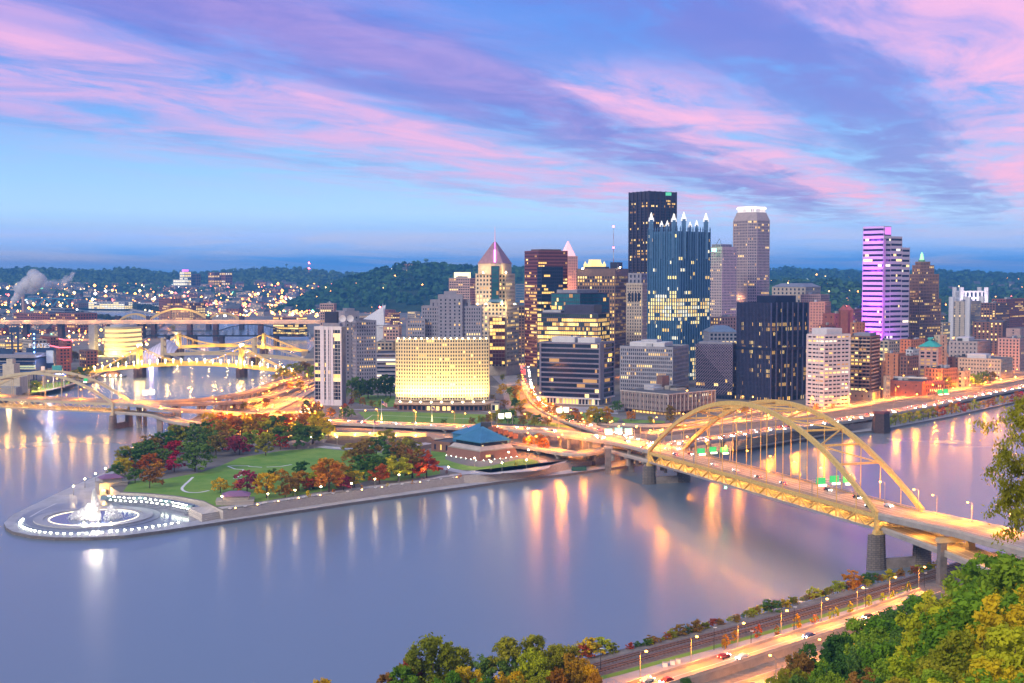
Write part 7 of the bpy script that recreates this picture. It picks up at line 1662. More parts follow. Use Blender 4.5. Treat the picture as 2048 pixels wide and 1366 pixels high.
# river boat landing
t = thing('boat_landing', 'low dark landing stage with lit awnings moored below the golden bridge', 'landing stage', G(228, 752, 0)); c = G(228, 755, 0)
mb = MB(); mb.box((c.x, c.y + 4, .6), (24, 14, 1.6)); mb.build('hull', m_dark, t); mb = MB(); mb.prism([(c.x - 9, c.y), (c.x + 5, c.y), (c.x + 5, c.y + 9), (c.x - 9, c.y + 9)], 1.4, 5); mb.build('cabin', w_brick2, t); mb = MB(); mb.cone([(c.x - 10, c.y - 1), (c.x + 6, c.y - 1), (c.x + 6, c.y + 10), (c.x - 10, c.y + 10)], 5, (c.x - 2, c.y + 4, 8.2)); mb.build('roof', w_brick2, t)
for dx in (-10, -4, 3, 9): mb = MB(); mb.ball((c.x + dx, c.y - 2.6, 2.6), .6, 6, 4); mb.build('lamp', m_lampw, t)
flood(t, (c.x, c.y - 6, 4), 9000, (1, .7, .35), .5)
# lamps along the stadium bank
NB = [(40, 790), (80, 783), (115, 776), (147, 767), (175, 757), (200, 746), (225, 735), (262, 725)]
lamps_on([G(a, b, NZ) for a, b in NB], 32, -10, 'warm lamp on the stadium river walk', 'lamps on the stadium river walk', 'post', 'o8', 12000, scale=1.5)
ribbon('path', NB[1:], 5, NZ + .05, m_conc); sheet('lawn', [(60, 788), (110, 777), (140, 768), (140, 762), (100, 766), (62, 776)], NZ + .04, m_lawn)
for x, yb, yt, c in ((150, 762, 738, 'olive'), (160, 758, 734, 'green'), (172, 752, 733, 'olive'), (183, 745, 730, 'green'), (62, 785, 760, 'green'), (50, 790, 764, 'olive'), (80, 775, 762, 'yellowgreen'), (145, 720, 700, 'olive'), (150, 722, 702, 'brown'), (245, 730, 712, 'olive'), (235, 734, 716, 'dkgreen'), (200, 715, 700, 'olive'), (272, 700, 680, 'olive'), (280, 696, 676, 'brown'), (270, 684, 668, 'dkgreen'), (262, 692, 672, 'olive'), (345, 662, 650, 'olive')):
    ptree(x, yb, yt, c, 'on the bank of the stadium quarter', 'trees on the stadium bank', z=NZ, wide=1.5)
# ------------------------------------------------------------------ chimney and steam
D = 3300; t = thing('chimney_stack', 'tall slim brick chimney stack beside the steam plume', 'chimney', (xt(49, D), D, NZ)); mb = MB(); mb.tube((xt(49, D), D, NZ), (xt(48, D), D, zt(582, D)), 5.0, 3.6, 10); mb.build('shaft', w_pink, t); mb = MB(); mb.tube((xt(48, D), D, zt(582, D)), (xt(48, D), D, zt(581, D)), 4.2, 4.2, 10); mb.build('rim', w_brick2, t)
def steam(pts, rad, dens, label_seed):
    """puffs of steam as soft closed volumes"""
    r = random.Random(label_seed); m = bpy.data.materials.new('steam'); m.use_nodes = True; nt = m.node_tree; N = nt.nodes; L = nt.links; N.clear()
    d = N.new('ShaderNodeBsdfDiffuse'); d.inputs[0].default_value = (.95, .93, .97, 1); t_ = N.new('ShaderNodeBsdfTranslucent'); t_.inputs[0].default_value = (.95, .93, .97, 1); x = N.new('ShaderNodeMixShader'); L.new(d.outputs[0], x.inputs[1]); L.new(t_.outputs[0], x.inputs[2])
    lw = N.new('ShaderNodeLayerWeight'); lw.inputs[0].default_value = .35; mr = N.new('ShaderNodeMapRange'); mr.inputs[1].default_value = 0; mr.inputs[2].default_value = .85; mr.inputs[3].default_value = dens; mr.inputs[4].default_value = 0
    L.new(lw.outputs['Facing'], mr.inputs[0]); tr = N.new('ShaderNodeBsdfTransparent'); y = N.new('ShaderNodeMixShader'); L.new(mr.outputs[0], y.inputs[0]); L.new(tr.outputs[0], y.inputs[1]); L.new(x.outputs[0], y.inputs[2]); o = N.new('ShaderNodeOutputMaterial'); L.new(y.outputs[0], o.inputs[0]); mb = MB()
    n = 34
    for i in range(n):
        u = i / (n - 1); k = u * (len(pts) - 1.001); j = int(k); p = pts[j].lerp(pts[j + 1], k - j); rr_ = rad[j] + (rad[j + 1] - rad[j]) * (k - j)
        mb.ball(p + Vector((r.uniform(-.4, .4), r.uniform(-.3, .3), r.uniform(-.4, .4))) * rr_, rr_ * r.uniform(.5, .95), 10, 7)
    struct(mb.build('steam', m, smooth=True), 'stuff')
steam([P(x, y, 3200) for x, y in ((22, 613), (28, 601), (38, 587), (55, 572), (72, 560), (80, 553))], [4, 9, 15, 24, 26, 14], .62, 3)
steam([P(x, y, 3250) for x, y in ((88, 572), (105, 570), (122, 574), (135, 560), (150, 545))], [16, 14, 10, 12, 6], .2, 4)
# ------------------------------------------------------------------ far town: separate small houses
HW = [w_brick, w_brick2, w_gray, w_tan, w_grayd, w_pink, w_cream, w_brick]
hm = []
m_hlit = M('house_lit_window', (.3, .2, .1), .4, emit=(1, .58, .2), es=1.1, var=0)
for i in range(10):
    r = random.Random(40 + i); w, d, h = r.uniform(16, 34), r.uniform(12, 22), r.uniform(8, 17); mb = MB(); mb.box((0, 0, h / 2 - 3), (w, d, h + 6), mi=0)
    if i % 2: mb.v += [(-w / 2 - .5, -d / 2 - .5, h), (w / 2 + .5, -d / 2 - .5, h), (w / 2 + .5, d / 2 + .5, h), (-w / 2 - .5, d / 2 + .5, h), (-w / 2 - .5, 0, h + d * .35), (w / 2 + .5, 0, h + d * .35)]; k = len(mb.v) - 6; mb.f += [(k, k + 1, k + 5, k + 4), (k + 2, k + 3, k + 4, k + 5), (k, k + 4, k + 3), (k + 1, k + 2, k + 5)]; mb.m += [1] * 4
    else: mb.box((r.uniform(-.2, .2) * w, 0, h + 1), (w * .3, d * .4, 2.4), mi=1); mb.box((0, 0, h + .1), (w * .96, d * .96, .2), mi=1)
    nb = int(w / 4.5)
    for f in range(int(h / 3.8)):
        for k in range(nb):
            lit = r.random() < .32; x = -w / 2 + w * (k + .5) / nb; z = 1.6 + f * 3.8; mb.face([(x - 1, -d / 2 - .06, z), (x + 1, -d / 2 - .06, z), (x + 1, -d / 2 - .06, z + 1.9), (x - 1, -d / 2 - .06, z + 1.9)], 3 if lit else 2)
    hm.append(mb)
hmesh = [[m.mesh('small_building', [wl, m_roof, m_glass, m_hlit]) for wl in (HW[i % 8], HW[(i + 3) % 8])] for i, m in enumerate(hm)]
def house(p, s, label, group):
    o = bpy.data.objects.new('small_building', R.choice(R.choice(hmesh))); COL.objects.link(o); o.location = p; o.rotation_euler = (0, 0, R.uniform(-.6, .6)); o.scale = (s * R.uniform(.8, 1.3), s, s * R.uniform(.8, 1.25)); tag(o, label, 'building', group)
def scatter(n, rng, z, s, label, group, test=None):
    for _ in range(n * 6):
        if n <= 0: break
        px, py = R.uniform(rng[0], rng[1]), R.uniform(rng[2], rng[3])
        if test and not test(px, py): continue
        p = G(px, py, z); house(p, s * R.uniform(.7, 1.3), label, group); n -= 1
inriver = lambda px, py: (605 < py < 645 and lerp_tab([(605, 135), (612, 150), (622, 165), (631, 200), (640, 270), (645, 330)], py) - 6 < px < lerp_tab([(605, 165), (609, 226), (616, 256), (625, 310), (636, 418), (645, 520)], py) + 6)
scatter(60, (300, 640, 597, 634), 6, 1.25, 'small brick building in the flat town beyond the second river', 'small buildings of the flat town', lambda x, y: not inriver(x, y) and x > lerp_tab([(597, 150), (625, 315), (636, 425)], y) + 10)
scatter(26, (-10, 150, 632, 672), 5, 1.0, 'small brick building between the stadium and the factories', 'small buildings behind the stadium', lambda x, y: abs(y - 645) > 6)
scatter(18, (60, 300, 650, 668), 5, .9, 'low building in the shadow of the highway bridge', 'low buildings by the highway bridge', lambda x, y: x < 270)
def hscatter(key, n, ur, vr, s, label, group):
    for _ in range(n): p = HILLS[key](R.uniform(*ur), R.uniform(*vr)); house(p, s * R.uniform(.7, 1.25), label, group)
hscatter('north_range', 210, (.2, .87), (.02, .6), 1.35, 'tiny house in the town rising up the far slope', 'houses on the far slope')
hscatter('bluff', 12, (.3, .75), (.55, .98), 1.0, 'small house among trees on the wooded bluff', 'houses on the wooded bluff')
hscatter('south_bluff', 40, (.32, .8), (.02, .5), 1.1, 'small house on the wooded slope behind the low blocks', 'houses on the right slope')
hscatter('south_range', 14, (.15, .8), (.1, .6), 1.2, 'tiny house on the far blue ridge', 'houses on the far ridge')
# downtown infill behind the towers
for k in range(34):
    px, D_ = R.uniform(1030, 1930), R.uniform(1700, 2600); h = R.uniform(18, 46); w = R.uniform(24, 46) / D_ * FPX
    p = corner(px - w * .5, px + R.uniform(-.2, .2) * w, px + w * .5, D_, R.uniform(35, 60)); t = bld('city_block', 'ordinary stone or brick city block glimpsed between the taller towers', p, 'blocks between the towers', 'building'); tier(t, p, GZ, GZ + h, R.choice(HW), p=.3, bay=4.5, fh=4.6, single=True, seed=k)
for k in range(16):
    px, D_ = R.uniform(630, 960), R.uniform(1800, 3300); h = R.uniform(14, 34); w = R.uniform(30, 60) / D_ * FPX
    p = corner(px - w * .5, px + R.uniform(-.2, .2) * w, px + w * .5, D_, R.uniform(35, 60)); t = bld('city_block', 'ordinary low city block between the grey towers and the wooded bluff', p, 'blocks below the bluff', 'building'); tier(t, p, GZ, GZ + h, R.choice(HW), p=.4, bay=4.5, fh=4.6, single=True, seed=k)
# white winged hall roof
D = 2100; t = thing('winged_hall', 'white hall with a tall pointed fin roof below the wooded bluff', 'hall', (xt(740, D), D, GZ)); mb = MB()
mb.face([(xt(708, D), D, zt(650, D)), (xt(768, D), D, zt(650, D)), (xt(768, D), D + 30, zt(610, D)), (xt(740, D), D + 30, zt(636, D))]); mb.build('roof', w_white, t); mb = MB(); mb.cone([(xt(757, D), D), (xt(769, D), D), (xt(769, D), D + 20), (xt(757, D), D + 20)], zt(655, D), (xt(764, D), D + 20, zt(606, D))); mb.build('fin', w_white, t); blk(t, 700, 775, 648, None, D + 2, 40, w_white, 'wall', GZ)
# water tanks and masts on the ridges
for px, yt, yb, D, lab in ((852, 516, 528, 5050, 'mushroom water tower on top of the wooded bluff'), (573, 527, 534, 8150, 'legged water tank on the far north ridge')):
    c = P(px, (yt * 2 + yb) / 3, D); t = thing('water_tower', lab, 'water tower', P(px, yb + 3, D)); mb = MB(); mb.ball(c, (yb - yt) / FPX * D * .42, 10, 7, sz=.62); mb.build('tank', M('tank_green', (.10, .22, .26), .6), t); mb = MB(); mb.tube(P(px, yb + 4, D), c, 2.4, 1.6, 6); mb.build('stem', M('tank_green'), t)
for px, yt, yb, D, lab in ((1227, 453, 530, 5200, 'tall red and white lattice mast on the bluff behind the towers'), (618, 526, 545, 7600, 'short mast with red lights on the far north ridge'), (760, 614, 640, 2150, 'slim mast beside the winged hall')):
    t = thing('radio_mast', lab, 'mast', P(px, yb, D)); n = 6
    for k in range(n): a, b = P(px, yb + (yt - yb) * k / n, D), P(px, yb + (yt - yb) * (k + 1) / n, D); mb = MB(); mb.tube(a, b, 1.8 * D / 5000 * (1 - k / n * .6), 1.5 * D / 5000 * (1 - k / n * .6), 5); mb.build('mast_section', M('mast_red', (.45, .16, .14), .6) if k % 2 == 0 else M('mast_white', (.6, .6, .62), .6), t)
    for k in (.45, 1.0): mb = MB(); mb.ball(P(px, yb + (yt - yb) * k, D), D / 1500, 6, 4); mb.build('beacon', m_red, t)
# ------------------------------------------------------------------ distant points of light
def dots(name, n, gen, mats, size):
    mb = MB()
    for _ in range(n):
        p = gen()
        if p is None: continue
        s = size * (p.y / 4000) * R.choice((.5, .6, .7, .8, 1.0, 1.5)); k = len(mb.v); mi = R.choice((0, 0, 0, 0, 1, 1, 2, 0, 3) if R.random() > .03 else (4,))
        mb.v += [(p.x + s, p.y, p.z), (p.x - s, p.y, p.z), (p.x, p.y + s, p.z), (p.x, p.y - s, p.z), (p.x, p.y, p.z + s), (p.x, p.y, p.z - s)]
        for q in ((0, 2, 4), (2, 1, 4), (1, 3, 4), (3, 0, 4), (2, 0, 5), (1, 2, 5), (3, 1, 5), (0, 3, 5)): mb.f.append(tuple(k + v for v in q)); mb.m.append(mi)
    return struct(mb.build(name, mats), 'stuff')
DM = [M('far_sodium', (.8, .5, .2), .4, emit=(1, .34, .05), es=10, var=0), M('far_warm', (.8, .7, .4), .4, emit=(1, .58, .18), es=10, var=0), M('far_white', (.8, .8, .8), .4, emit=(.95, .95, 1), es=8, var=0), M('far_red', (.8, .2, .2), .4, emit=(1, .15, .12), es=6, var=0), M('far_green', (.2, .8, .3), .4, emit=(.2, 1, .5), es=6, var=0)]
def g_hill(key, ur, vr):
    def g():
        p = HILLS[key](R.uniform(*ur), vr[0] + (vr[1] - vr[0]) * R.random() ** 1.6); p.z += 9; return p
    return g
def g_flat(rng, z=12):
    def g():
        px, py = R.uniform(rng[0], rng[1]), R.uniform(rng[2], rng[3])
        return None if inriver(px, py) else G(px, py, z)
    return g
dots('town_lights', 560, g_hill('north_range', (.2, .87), (.02, .6)), DM, 3.4)
dots('town_lights', 420, g_flat((290, 640, 590, 632)), DM, 3.4)
dots('town_lights', 200, g_flat((-10, 150, 590, 606)), DM, 3.2)
dots('town_lights', 230, g_flat((-20, 300, 612, 690)), DM, 3.4)
dots('town_lights', 26, g_hill('bluff', (.1, .75), (.15, 1.0)), DM, 3.0)
dots('town_lights', 170, g_hill('south_bluff', (.1, .85), (.02, .95)), DM, 3.0)
dots('town_lights', 40, g_hill('south_range', (.1, .8), (.1, .8)), DM, 3.0)
dots('town_lights', 220, lambda: G(R.uniform(640, 2048), R.uniform(612, 720), 14), DM, 3.0)
# bright sodium lamps over streets between blocks
CITY = [(455, 850), (490, 852), (530, 850), (565, 848), (600, 846), (630, 846), (430, 842), (585, 862), (550, 835), (510, 842), (690, 612), (720, 608), (745, 616), (775, 622), (800, 628), (640, 640), (634, 668), (638, 700), (632, 720), (815, 632), (835, 634), (600, 648), (575, 640), (520, 640), (470, 628), (420, 632), (340, 640), (182, 632), (15, 622), (20, 640), (120, 655), (60, 668), (160, 668),
        (1066, 790), (1086, 803), (1480, 812), (1620, 812), (1640, 660), (1690, 650), (1720, 690), (1735, 700), (1790, 735), (1755, 690), (1880, 660), (1890, 640), (1875, 680), (1885, 700), (1905, 618), (1880, 770), (1940, 750), (1990, 770), (1860, 785), (1925, 770), (1810, 765), (1962, 640), (2020, 735), (1950, 700), (1560, 690), (1480, 690), (1460, 660), (1640, 700), (1665, 690), (1235, 720), (1240, 745), (1300, 770), (1440, 700), (1500, 812), (1035, 690), (1040, 650),
        (560, 785), (575, 800), (590, 790), (610, 800), (600, 815), (620, 790), (625, 825), (560, 815), (540, 800), (590, 770), (615, 765), (520, 805), (640, 832), (540, 775), (580, 755), (500, 825), (470, 835), (700, 812), (690, 822), (730, 835), (660, 832), (805, 832), (900, 830), (930, 838), (960, 842), (840, 812), (890, 812), (930, 812), (970, 812), (990, 800), (1000, 815), (1010, 838), (1040, 838), (1100, 812), (1120, 822), (1090, 790), (1160, 838), (1200, 850), (1215, 838), (1255, 835), (1290, 842), (1340, 868), (1440, 858), (1470, 850), (1530, 842), (1590, 835), ]
for px, py in ((30, 600), (80, 604), (330, 606), (380, 603), (430, 612), (470, 606), (520, 602), (560, 606), (600, 612), (350, 620), (440, 622), (540, 622), (590, 626), (500, 615), (40, 640), (90, 634), (150, 645), (70, 655)):  # oversized masts added to make the far town's ground and houses glow
    p = G(px, py + 3, GZ); lamp('mast', tuple(p), R.uniform(0, 6.28), 'tall sodium mast lamp added to light the far flat town', 'mast lamps added to light the far town', 2.2, 'o6', 420000)
lamp('mast', tuple(G(1379, 826, GZ)), 2.0, 'brightest sodium lamp beside the low brown office', None, 1.5, 'oA', 50000)
for px, py in ((1120, 896), (1068, 900), (1200, 905)): lamp('mast', tuple(G(px, py + 12, GZ)), 1.0, 'bright sodium lamp beside the museum ramp', 'bright lamps by the museum ramp', 1.0, 'oR', 52000)
for i, (px, py) in enumerate(CITY):
    p = G(px, py + 10, GZ); far = p.y > 1700
    if far and i % 2: continue
    lamp('mast', tuple(p), R.uniform(0, 6.28), 'sodium street lamp standing among the city blocks', 'street lamps among the city blocks', 1.0 if not far else 1.5, 'o4' if far else 'o9' if px > 1600 else 'oQ' if i % 3 == 0 else 'o3', 150000 if far else 70000 if px > 1600 else 42000 if i % 3 == 0 else 95000)
CAP[0] = 299
# ------------------------------------------------------------------ near bank: railway, path, roads
RZ = 3.5
m_ball = M('rail_ballast', (.17, .14, .14), .95, var=.4, scale=1.2); m_rail = M('rail_steel', (.30, .20, .16), .4, .5, var=.2); m_tie = M('timber_sleeper', (.09, .065, .055), .9, var=.3)
def track(label, pts):
    c = [G(a, b, RZ) for a, b in smooth_px(pts, 5)]; t = thing('railway_track', label, 'railway track', c[len(c) // 2])
    mb = MB(); strip(mb, c, -2.1, 2.1, .28); strip(mb, c, -3.0, -2.1, .15); strip(mb, c, 2.1, 3.0, .15); mb.build('ballast', m_ball, t)
    for o in (-.72, .72): side_strip(t, c, o, .3, .22, 'rail', m_rail, .40)
    mb = MB()
    for p, h in along(c, 1.6): mb.box((p.x, p.y, p.z + .36), (.34, 2.7, .16), h)
    mb.build('sleeper_bed', m_tie, t)
track('railway track nearest the water along the near bank', [(1120, 1350), (1200, 1330), (1300, 1303), (1450, 1264), (1600, 1224), (1750, 1181), (1884, 1140), (2000, 1106)])
track('railway track farther from the water along the near bank', [(1120, 1364), (1200, 1343), (1300, 1315), (1450, 1275), (1600, 1234), (1750, 1191), (1886, 1150), (2000, 1115)])
m_walk = M('pale_walkway', (.36, .35, .36), .8, var=.12)
ribbon('path', smooth_px([(1120, 1392), (1240, 1358), (1340, 1328), (1450, 1298), (1600, 1256), (1720, 1218), (1830, 1180)], 5), 6.0, RZ + .06, m_walk)
ribbon('grass_verge', smooth_px([(1120, 1376), (1240, 1346), (1340, 1318), (1450, 1288), (1600, 1246), (1720, 1208), (1830, 1172)], 5), 2.6, RZ + .1, m_lawn)
ribbon('grass_verge', smooth_px([(1400, 1330), (1500, 1300), (1600, 1270), (1700, 1238), (1790, 1208)], 5), 3.0, RZ + .1, m_lawn)
m_nroad = M('near_road_surface', (.22, .19, .17), .75, var=.15, scale=.2)
pr = [Vector((*G(a, b, 6.0)[:2], 6.0)) for a, b in smooth_px([(1150, 1414), (1250, 1385), (1350, 1353), (1450, 1322), (1560, 1287), (1680, 1249), (1780, 1214), (1860, 1184)], 5)]
viaduct('near_road', 'orange lit road on a retaining wall at the foot of the near hillside', pr, 8.4, 'road', th=3.0, lanes=2)
pr2 = [Vector((*G(a, b, 4.2)[:2], 4.2)) for a, b in smooth_px([(1350, 1425), (1450, 1392), (1560, 1356), (1640, 1328), (1740, 1292), (1830, 1258)], 5)]
viaduct('near_road', 'lower road below the retaining wall, half hidden by the hillside trees', pr2, 8, 'road', th=.8, lanes=2)
lamps_on(pr, 22, -4.4, 'orange arm lamp on the near hillside road', 'lamps on the near hillside road', 'cobra', 'o5', 17000, .35, .85)
lamps_on(pr2, 24, 3.6, 'orange arm lamp on the lower hillside road', 'lamps on the near hillside road', 'cobra', 'o5', 17000, .6, .8)
for px, yt, yb in ((1201, 1297, 1342), (1428, 1255, 1300), (1502, 1262, 1290), (1588, 1214, 1262), (1731, 1177, 1222), (1849, 1146, 1175)):
    p = G(px, yb, RZ); h = zt(yt, p.y) - RZ
    t = thing('path_lamp', 'slim dark unlit lamp pole by the near bank walkway', 'street lamp', p, 'dark poles along the near walkway', True)
    mb = MB(); mb.tube((0, 0, 0), (0, 0, h), .13, .08, 6); mb.build('pole', m_dark, t, local=True); mb = MB(); mb.box((.3, 0, h), (1.1, .35, .18)); mb.build('lamp_head', m_white, t, local=True)
for px, yb, c in ((1453, 1296, 'orange'), (1470, 1284, 'orange'), (1514, 1276, 'redorange'), (1553, 1270, 'redorange'), (1594, 1256, 'gold'), (1667, 1240, 'yellow'), (1700, 1226, 'yellow'), (1738, 1220, 'yellowgreen'), (1765, 1213, 'yellowgreen'), (1790, 1206, 'yellow'), (1815, 1190, 'olive'), (1448, 1300, 'orange'), (1630, 1249, 'orange')):
    ptree(px, yb, yb - R.uniform(20, 30), c, 'young tree by the near walkway', 'young trees by the near walkway', 'small', RZ)
def shrub(px, yb, hh, c):
    p = G(px, yb, 3.4); h = hh / FPX * p.y * 1.25
    tree(p - Vector((0, 0, h * .2)), h, c, '%s shrub between railway and near water' % WORD[c], 'shrubs on the near bank', 'park', 1.5, cat='shrub', name='shrub')
for px, yb, hh, c in ((1543, 1223, 26, 'dkgreen'), (1205, 1305, 34, 'yellowgreen'), (1225, 1305, 20, 'olive'), (1260, 1298, 14, 'redbrown'), (1275, 1294, 13, 'dkgreen'), (1300, 1286, 16, 'brown'), (1340, 1276, 18, 'olive'), (1360, 1270, 24, 'brown'), (1390, 1264, 26, 'brown'), (1410, 1257, 14, 'olive'), (1440, 1250, 14, 'brown'), (1470, 1243, 14, 'brown'), (1500, 1235, 12, 'olive'), (1570, 1215, 18, 'gold'), (1590, 1208, 12, 'brown'), (1630, 1197, 24, 'yellowgreen'), (1652, 1190, 16, 'olive'), (1675, 1183, 24, 'yellowgreen'), (1705, 1175, 34, 'orange'), (1730, 1168, 22, 'dkgreen'), (1745, 1163, 20, 'dkgreen'), (1778, 1160, 22, 'yellow'), (1735, 1172, 14, 'yellow'), (1800, 1150, 14, 'brown'), (1840, 1141, 12, 'olive'), (1862, 1136, 14, 'brown'), (1880, 1132, 14, 'olive'), (1180, 1312, 40, 'yellow'), (1165, 1316, 30, 'redbrown')):
    shrub(px, yb, hh, c)
for k in range(60):
    u = (k + R.random()) / 60; px = 1290 + 590 * u; shrub(px, lerp_tab([(1290, 1292), (1400, 1258), (1560, 1214), (1700, 1176), (1880, 1134)], px), R.uniform(7, 16), R.choice(('brown', 'olive', 'brown', 'redbrown', 'yellowgreen', 'dkgreen')))
# cabinet boxes by the road
for k, (px, py) in enumerate(((1345, 1330), (1356, 1327), (1330, 1334))):
    p = G(px, py, RZ); t = thing('utility_cabinet', 'white utility cabinet beside the near bank walkway', 'cabinet', p, 'utility cabinets by the walkway', True); mb = MB(); mb.box((0, 0, .7), (1.4, .8, 1.4)); mb.build('body', m_white, t, local=True); mb = MB(); mb.box((0, 0, 1.45), (1.55, .95, .1)); mb.build('lid', m_steel, t, local=True)
# ------------------------------------------------------------------ overhead sign gantries
m_gs = M('green_road_sign', (.02, .30, .12), .4, emit=(.05, .9, .25), es=.35, var=0); m_gl = M('sign_floodlight', (.9, 1, .8), .4, emit=(.85, 1, .6), es=2.4, var=0)
def gantry(label, base, across, span, h, n, sz=(4.4, 2.7), lit=m_gs):
    across = Vector(across).normalized(); t = thing('sign_gantry', label, 'road sign', base); b = Vector(base); e = b + across * span
    for q in (b, e): mb = MB(); mb.tube(q, q + Vector((0, 0, h)), .25, .2, 6); mb.build('post', m_steel, t)
    for dz in (0, -1.2): mb = MB(); mb.beam(b + Vector((0, 0, h + dz)), e + Vector((0, 0, h + dz)), .3, .3); mb.build('crossbeam', m_steel, t)
    nr = Vector((across.y, -across.x, 0))
    if nr.y > 0: nr = -nr
    for k in range(n):
        c = b + across * (span * (k + .6) / (n + .2)) + nr * .5 + Vector((0, 0, h - .4 + (k % 2) * .5)); mb = MB(); mb.beam(c - across * sz[0] * .5, c + across * sz[0] * .5, .25, sz[1]); pn_ = mb.build('panel', lit, t)
        q = c + nr * 1.6 - Vector((0, 0, sz[1] * .5 + .4)); mb = MB(); mb.beam(q - across * sz[0] * .42, q + across * sz[0] * .42, .5, .9); mb.build('sign_lamp', m_gl, pn_)
    return t
sd3 = Vector((sd_.x, sd_.y, 0))
gantry('green lit sign gantry over the deck at the far half of the arch bridge', fM(.255, .0, zdM(.25)), sd3, 22, 7.5, 3)
gantry('green lit sign gantry over the deck at the near half of the arch bridge', fM(.78, .0, zdM(.78)), sd3, 22, 7.5, 3, (4.6, 2.9))
gantry('broad white lit sign gantry over the freeway beside the golden trees', G(1204, 887, 15.0) + Vector((0, 0, 1)), (1, .15, 0), 21, 7.5, 3, (5, 2.8), M('pale_teal_sign', (.3, .7, .6), .4, emit=(.4, 1, .8), es=.4, var=0))
for px, yb, lab, mt in ((1012, 848, 'small lit sign gantry before the hotel lawn', m_gl), (1128, 836, 'lit white sign gantry below the banded office', m_gl), (615, 838, 'white lit sign gantry beside the striped slab tower', m_gl), (300, 800, 'lit sign gantry on the river side ramp', m_gl)):
    z = 8 if px > 400 else 17
    b = G(px, yb, z); gantry(lab, b - Vector((7, 0, 0)), (1, .1, 0), 12, 7, 2, (4.5, 3), M('white_lit_sign', (.8, .8, .7), .4, emit=(1, .9, .6), es=2, var=0))
gantry('two green lit road signs by the red brick shops', G(1872, 800, 6.5), (1, .2, 0), 13, 8, 2, (5, 4))
gantry('green traffic signal cluster on top of the cream bridge rib', f2(.78, .3, za2(.78)), (1, 0, 0), 4, 2, 1, (3, 2.4))
# ------------------------------------------------------------------ cars standing or driving on the roads
CARC = [(.45, .46, .48), (.05, .05, .06), (.5, .5, .5), (.25, .03, .03), (.04, .07, .2), (.65, .65, .65), (.16, .16, .17)]
WORDC = ['silver', 'black', 'light grey', 'dark red', 'navy blue', 'white', 'charcoal']
def car_meshes():
    mb = MB(); prof = [(-2.2, .35), (2.2, .35), (2.25, .75), (1.3, .92), (.55, 1.42), (-1.1, 1.45), (-1.9, .98), (-2.25, .9)]
    for s in (-.88, .88): pass
    n = len(prof); k = 0
    for y, sc in ((-.88, 1.0), (.88, 1.0)):
        for x, z in prof: mb.v.append((x, y * (.82 if z > 1.2 else 1), z))
    for i in range(n): j = (i + 1) % n; mb.f.append((i, j, n + j, n + i)); mb.m.append(0)
    mb.f.append(tuple(range(n - 1, -1, -1))); mb.m.append(0); mb.f.append(tuple(range(n, 2 * n))); mb.m.append(0)
    body = mb.mesh('body', M('car_paint', (.4, .4, .42), .3, .2, var=.05))
    g = MB(); g.box((-.25, 0, 1.2), (1.9, 1.62, .34), taper=.86); glass = g.mesh('window', m_glass)
    w = MB(); w.tube((0, -.1, 0), (0, .1, 0), .33, .33, 10); wheel = w.mesh('wheel', m_dark)
    h = MB(); h.ball((0, 0, 0), .22, 6, 4); head = h.mesh('headlight', M('headlight_glow', (.9, .9, .8), .3, emit=(1, .92, .75), es=55, var=0)); tail = h.mesh('taillight', M('taillight_glow', (.8, .1, .05), .3, emit=(1, .06, .03), es=26, var=0))
    return body, glass, wheel, head, tail
CARM = car_meshes(); CARP = [M('car_paint_' + WORDC[i].replace(' ', '_'), c, .3, .2, var=.05) for i, c in enumerate(CARC)]
NCAR = [0]
def car(p, h, lit, where, group):
    q = proj(p)
    if not (-5 < q[0] < 2053 and 0 < q[1] < 1366) or NCAR[0] > 288: return
    NCAR[0] += 1
    i = R.randrange(len(CARP)); t = thing('car', '%s car %s' % (WORDC[i], where), 'car', p, group, True); t.rotation_euler = (0, 0, h)
    body, glass, wheel, head, tail = CARM
    def ad(nm, me, loc=(0, 0, 0)):
        o = bpy.data.objects.new(nm, me); COL.objects.link(o); o.parent = t; o.location = loc; return o
    b = ad('body', body); b.material_slots[0].link = 'OBJECT'; b.material_slots[0].material = CARP[i]; ad('window', glass)
    for x in (-1.35, 1.35):
        for y in (-.82, .82): ad('wheel', wheel, (x, y, .33))
    if lit:
        for y in (-.6, .6): ad('headlight', head, (2.2, y, .68)); ad('taillight', tail, (-2.24, y, .8))
def traffic(pts, step, offs, where, group, dz=.04, jit=8, prob=.8):
    for o in offs:
        for p, h in along(pts, step, o, R.random()):
            if R.random() > prob: continue
            car(p + Vector((0, 0, dz)), h + (math.pi if o > 0 else 0), True, where, group)
traffic(pr, 34, (-2, 2), 'driving on the near hillside road', 'cars on the near hillside road', prob=.6)
traffic(p_park[8:], 20, (-5, -1.8, 1.8, 5), 'in the traffic on the riverside freeway', 'cars on the riverside freeway', prob=.7)
traffic(p_portal, 30, (-5, 2, 5.5), 'driving on the curving park freeway', 'cars on the park freeway', prob=.6)
traffic([fM(k / 12, .5, zdM(k / 12)) for k in range(13)], 24, (-5, 4), 'driving on the upper deck of the arch bridge', 'cars on the arch bridge', prob=.7)
traffic(p_blvd[5:], 16, (-4, 1.5, 5), 'driving along the city boulevard', 'cars on the boulevard', prob=.7)
traffic(p_fas, 24, (-4, 4), 'on the street before the black tower', 'cars before the black tower', prob=.7)
traffic(p_l4[10:], 24, (-2, 2), 'on the ramps beside the slab tower', 'cars on the interchange ramps', prob=.7)
for px, py in ((1070, 900), (1165, 912), (1185, 914), (1110, 917), (1250, 862), (1290, 858), (1310, 862), (1275, 868), (1345, 862), (1365, 858), (1300, 850), (1240, 853)):
    car(G(px, py, GZ + .05), R.uniform(0, 6.28), False, 'parked on the ground beside the bridge ramps', 'cars parked by the ramps')
